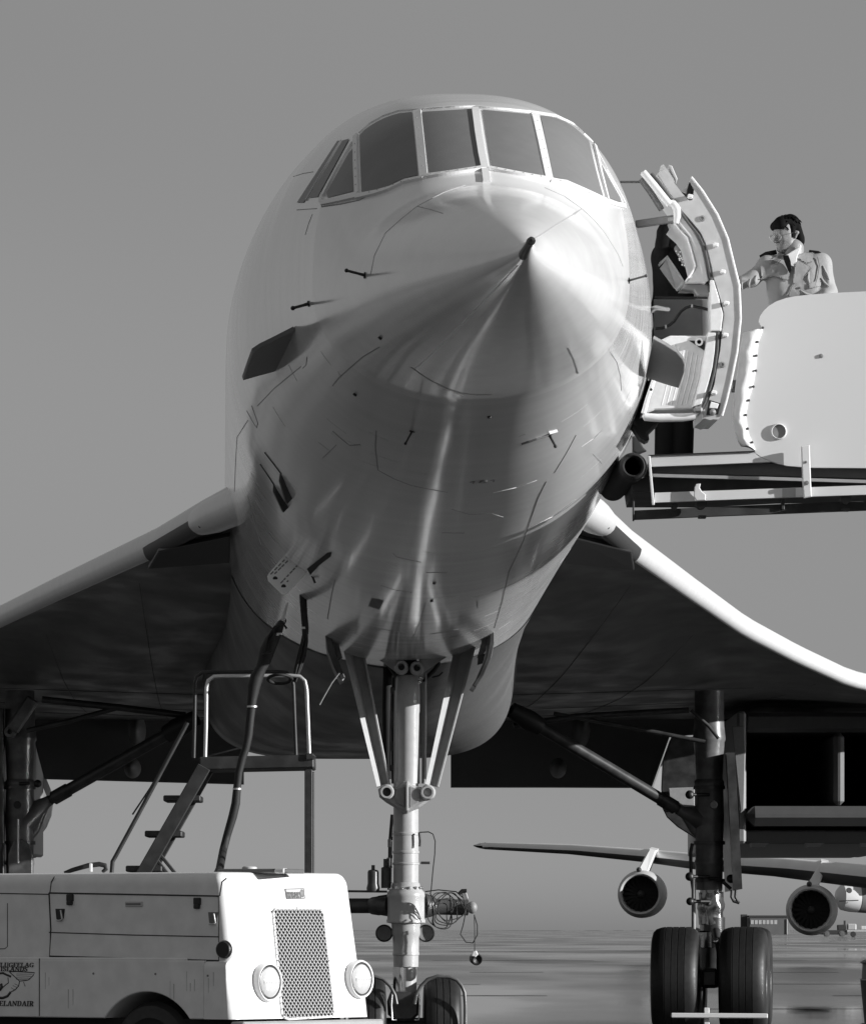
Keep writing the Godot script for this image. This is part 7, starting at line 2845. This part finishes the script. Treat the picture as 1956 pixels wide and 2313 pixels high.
func small_things() -> void:
	# ground crew headset hung on the right steering jack, with its tangled lead
	var d := 46.1
	var s := d / FOCAL
	var o := thing("headset_lead", "tangled loops of thin dark lead wound round the jack right of the nose leg", "cable", P(1010, 2060, d))
	var rng := RandomNumberGenerator.new()
	rng.seed = 31
	for k in 7:
		var g := Geo.new()
		var pts := PackedVector3Array()
		var cu := 1000.0 + rng.randf_range(-16, 22)
		var cv := 2052.0 + rng.randf_range(-4, 18)
		var ru := rng.randf_range(18, 34)
		var rv := rng.randf_range(26, 44)
		var ph := rng.randf() * TAU
		for i in 29:
			var a := TAU * i / 28.0
			pts.append(P(cu + cos(a) * ru + 4 * sin(3 * a + ph), cv + sin(a) * rv + 3 * cos(2 * a + ph), d - 0.14 * sin(a * 0.5 + 0.3) - 0.01 * k))
		g.tube(pts, 1.2 * s, 6)
		obj("lead_loop", g, mats.rubber, o)
	var g := Geo.new()
	g.tube(PA([[948, 1880], [968, 1879], [978, 1884], [983, 1900], [982, 1930], [978, 1965], [974, 2010], [972, 2018], [982, 2040], [985, 2070]], d - 0.05), 1.3 * s, 8)
	g.tube(PA([[960, 2014], [990, 2010], [1030, 2014], [1048, 2030], [1052, 2060], [1046, 2090], [1040, 2110], [1052, 2128], [1068, 2130], [1078, 2112], [1078, 2090], [1071, 2066]], d - 0.08), 1.3 * s, 8)
	g.tube(PA([[1071, 2066], [1072, 2100], [1072, 2148]], d - 0.09), 1.0 * s, 8)
	obj("lead", g, mats.rubber, o)
	g = Geo.new()
	g.tube(PA([[1036, 2020], [1044, 2012], [1054, 2012]], d - 0.1), 4.5 * s, 10)
	obj("lead_plug", g, mats.black, o)
	g = Geo.new()
	g.box(P(1050, 2024, d - 0.08), Vector3(12 * s, 18 * s, 0.04), Basis(Vector3.BACK, 0.3), 0.006)
	obj("lead_clip", g, mats.door_dull, o)
	o = thing("ear_cup", "dark round headset ear cup dangling on its lead below the right steering jack", "headset", P(1073, 2165, d))
	g = Geo.new()
	g.lathe(P(1074, 2166, d - 0.02), Vector3(0.35, -0.2, 1), [[0.0, -0.07], [8 * s, -0.06], [13 * s, -0.02], [13.5 * s, 0.03], [11 * s, 0.045], [8 * s, 0.03], [0.0, 0.02]], 24)
	var cup := obj("shell", g, mats.black, o)
	g = Geo.new()
	g.prism(PA([[1064, 2160], [1068, 2149], [1076, 2147], [1080, 2156], [1074, 2162]], d - 0.10), Vector3(0, 0, -0.05), 0.006)
	obj("pad", g, mats.door_lining, cup)
	# white T-shaped chock handle before the right main wheels
	d = 58.0
	s = d / FOCAL
	o = thing("chock_marker", "white T-shaped marker bar standing on the apron before the right main wheels", "marker", P(1600, 0, d) * Vector3(1, 0, 1))
	g = Geo.new()
	g.box(P(1624, 2294, d), Vector3(218 * s, 11 * s, 0.06), Basis(Vector3.BACK, -0.006), 0.008)
	obj("crossbar", g, mats.stairs_white, o)
	var p := P(1596, 2294, d)
	g = Geo.new()
	g.box(Vector3(p.x, p.y * 0.5, -d - 0.045), Vector3(12 * s, p.y + 0.16, 0.03), Basis(), 0.006)
	obj("post", g, mats.stairs_white, o)
	g = Geo.new()
	g.box(Vector3(p.x, 0.02, -d - 0.05), Vector3(0.3, 0.04, 0.3), Basis(), 0.01)
	obj("foot", g, mats.stairs_grey, o)
	# dark tapered bin at the right edge
	d = 49.0
	s = d / FOCAL
	var bx := P(1976, 0, d).x
	o = thing("ground_bin", "dark tapered bin with a domed lid cut off by the right edge of the photo", "bin", Vector3(bx, 0, -d))
	g = Geo.new()
	g.lathe(Vector3(bx, 0, -d), Vector3.UP, [[0.0, 0.02], [16 * s, 0.02], [34 * s, P(0, 2215, d).y], [34 * s, P(0, 2211, d).y], [0.0, P(0, 2211, d).y]], 24)
	var bin := obj("tub", g, mats.stairs_dark, o)
	g = Geo.new()
	g.lathe(Vector3(bx, 0, -d), Vector3.UP, [[31 * s, P(0, 2211, d).y], [29 * s, P(0, 2177, d).y], [34 * s, P(0, 2175, d).y], [34 * s, P(0, 2173, d).y], [26 * s, P(0, 2168, d).y], [0.0, P(0, 2162, d).y]], 24)
	obj("lid", g, mats.boot_grey, bin)
	g = Geo.new()
	g.lathe(Vector3(bx, 0, -d), Vector3.UP, [[34.5 * s, P(0, 2214, d).y], [35.5 * s, P(0, 2213, d).y], [34.5 * s, P(0, 2212, d).y]], 24)
	obj("rim_band", g, mats.galvanised, bin)
	# rubber chock in the corner
	d = 44.0
	s = d / FOCAL
	o = thing("rubber_chock", "black rubber chock lying on the apron in the bottom right corner", "chock", P(1952, 2100, d) * Vector3(1, 0, 1))
	g = Geo.new()
	g.prism(PackedVector3Array([Vector3(P(1934, 0, d).x, 0.36, -d), Vector3(P(1940, 0, d).x, 0.42, -d), Vector3(P(1958, 0, d).x, 0.44, -d), Vector3(P(1990, 0, d).x, 0.40, -d), Vector3(P(2000, 0, d).x, 0.003, -d), Vector3(P(1932, 0, d).x, 0.003, -d)]), Vector3(0, 0, -0.4), 0.02)
	obj("block", g, mats.rubber, o)
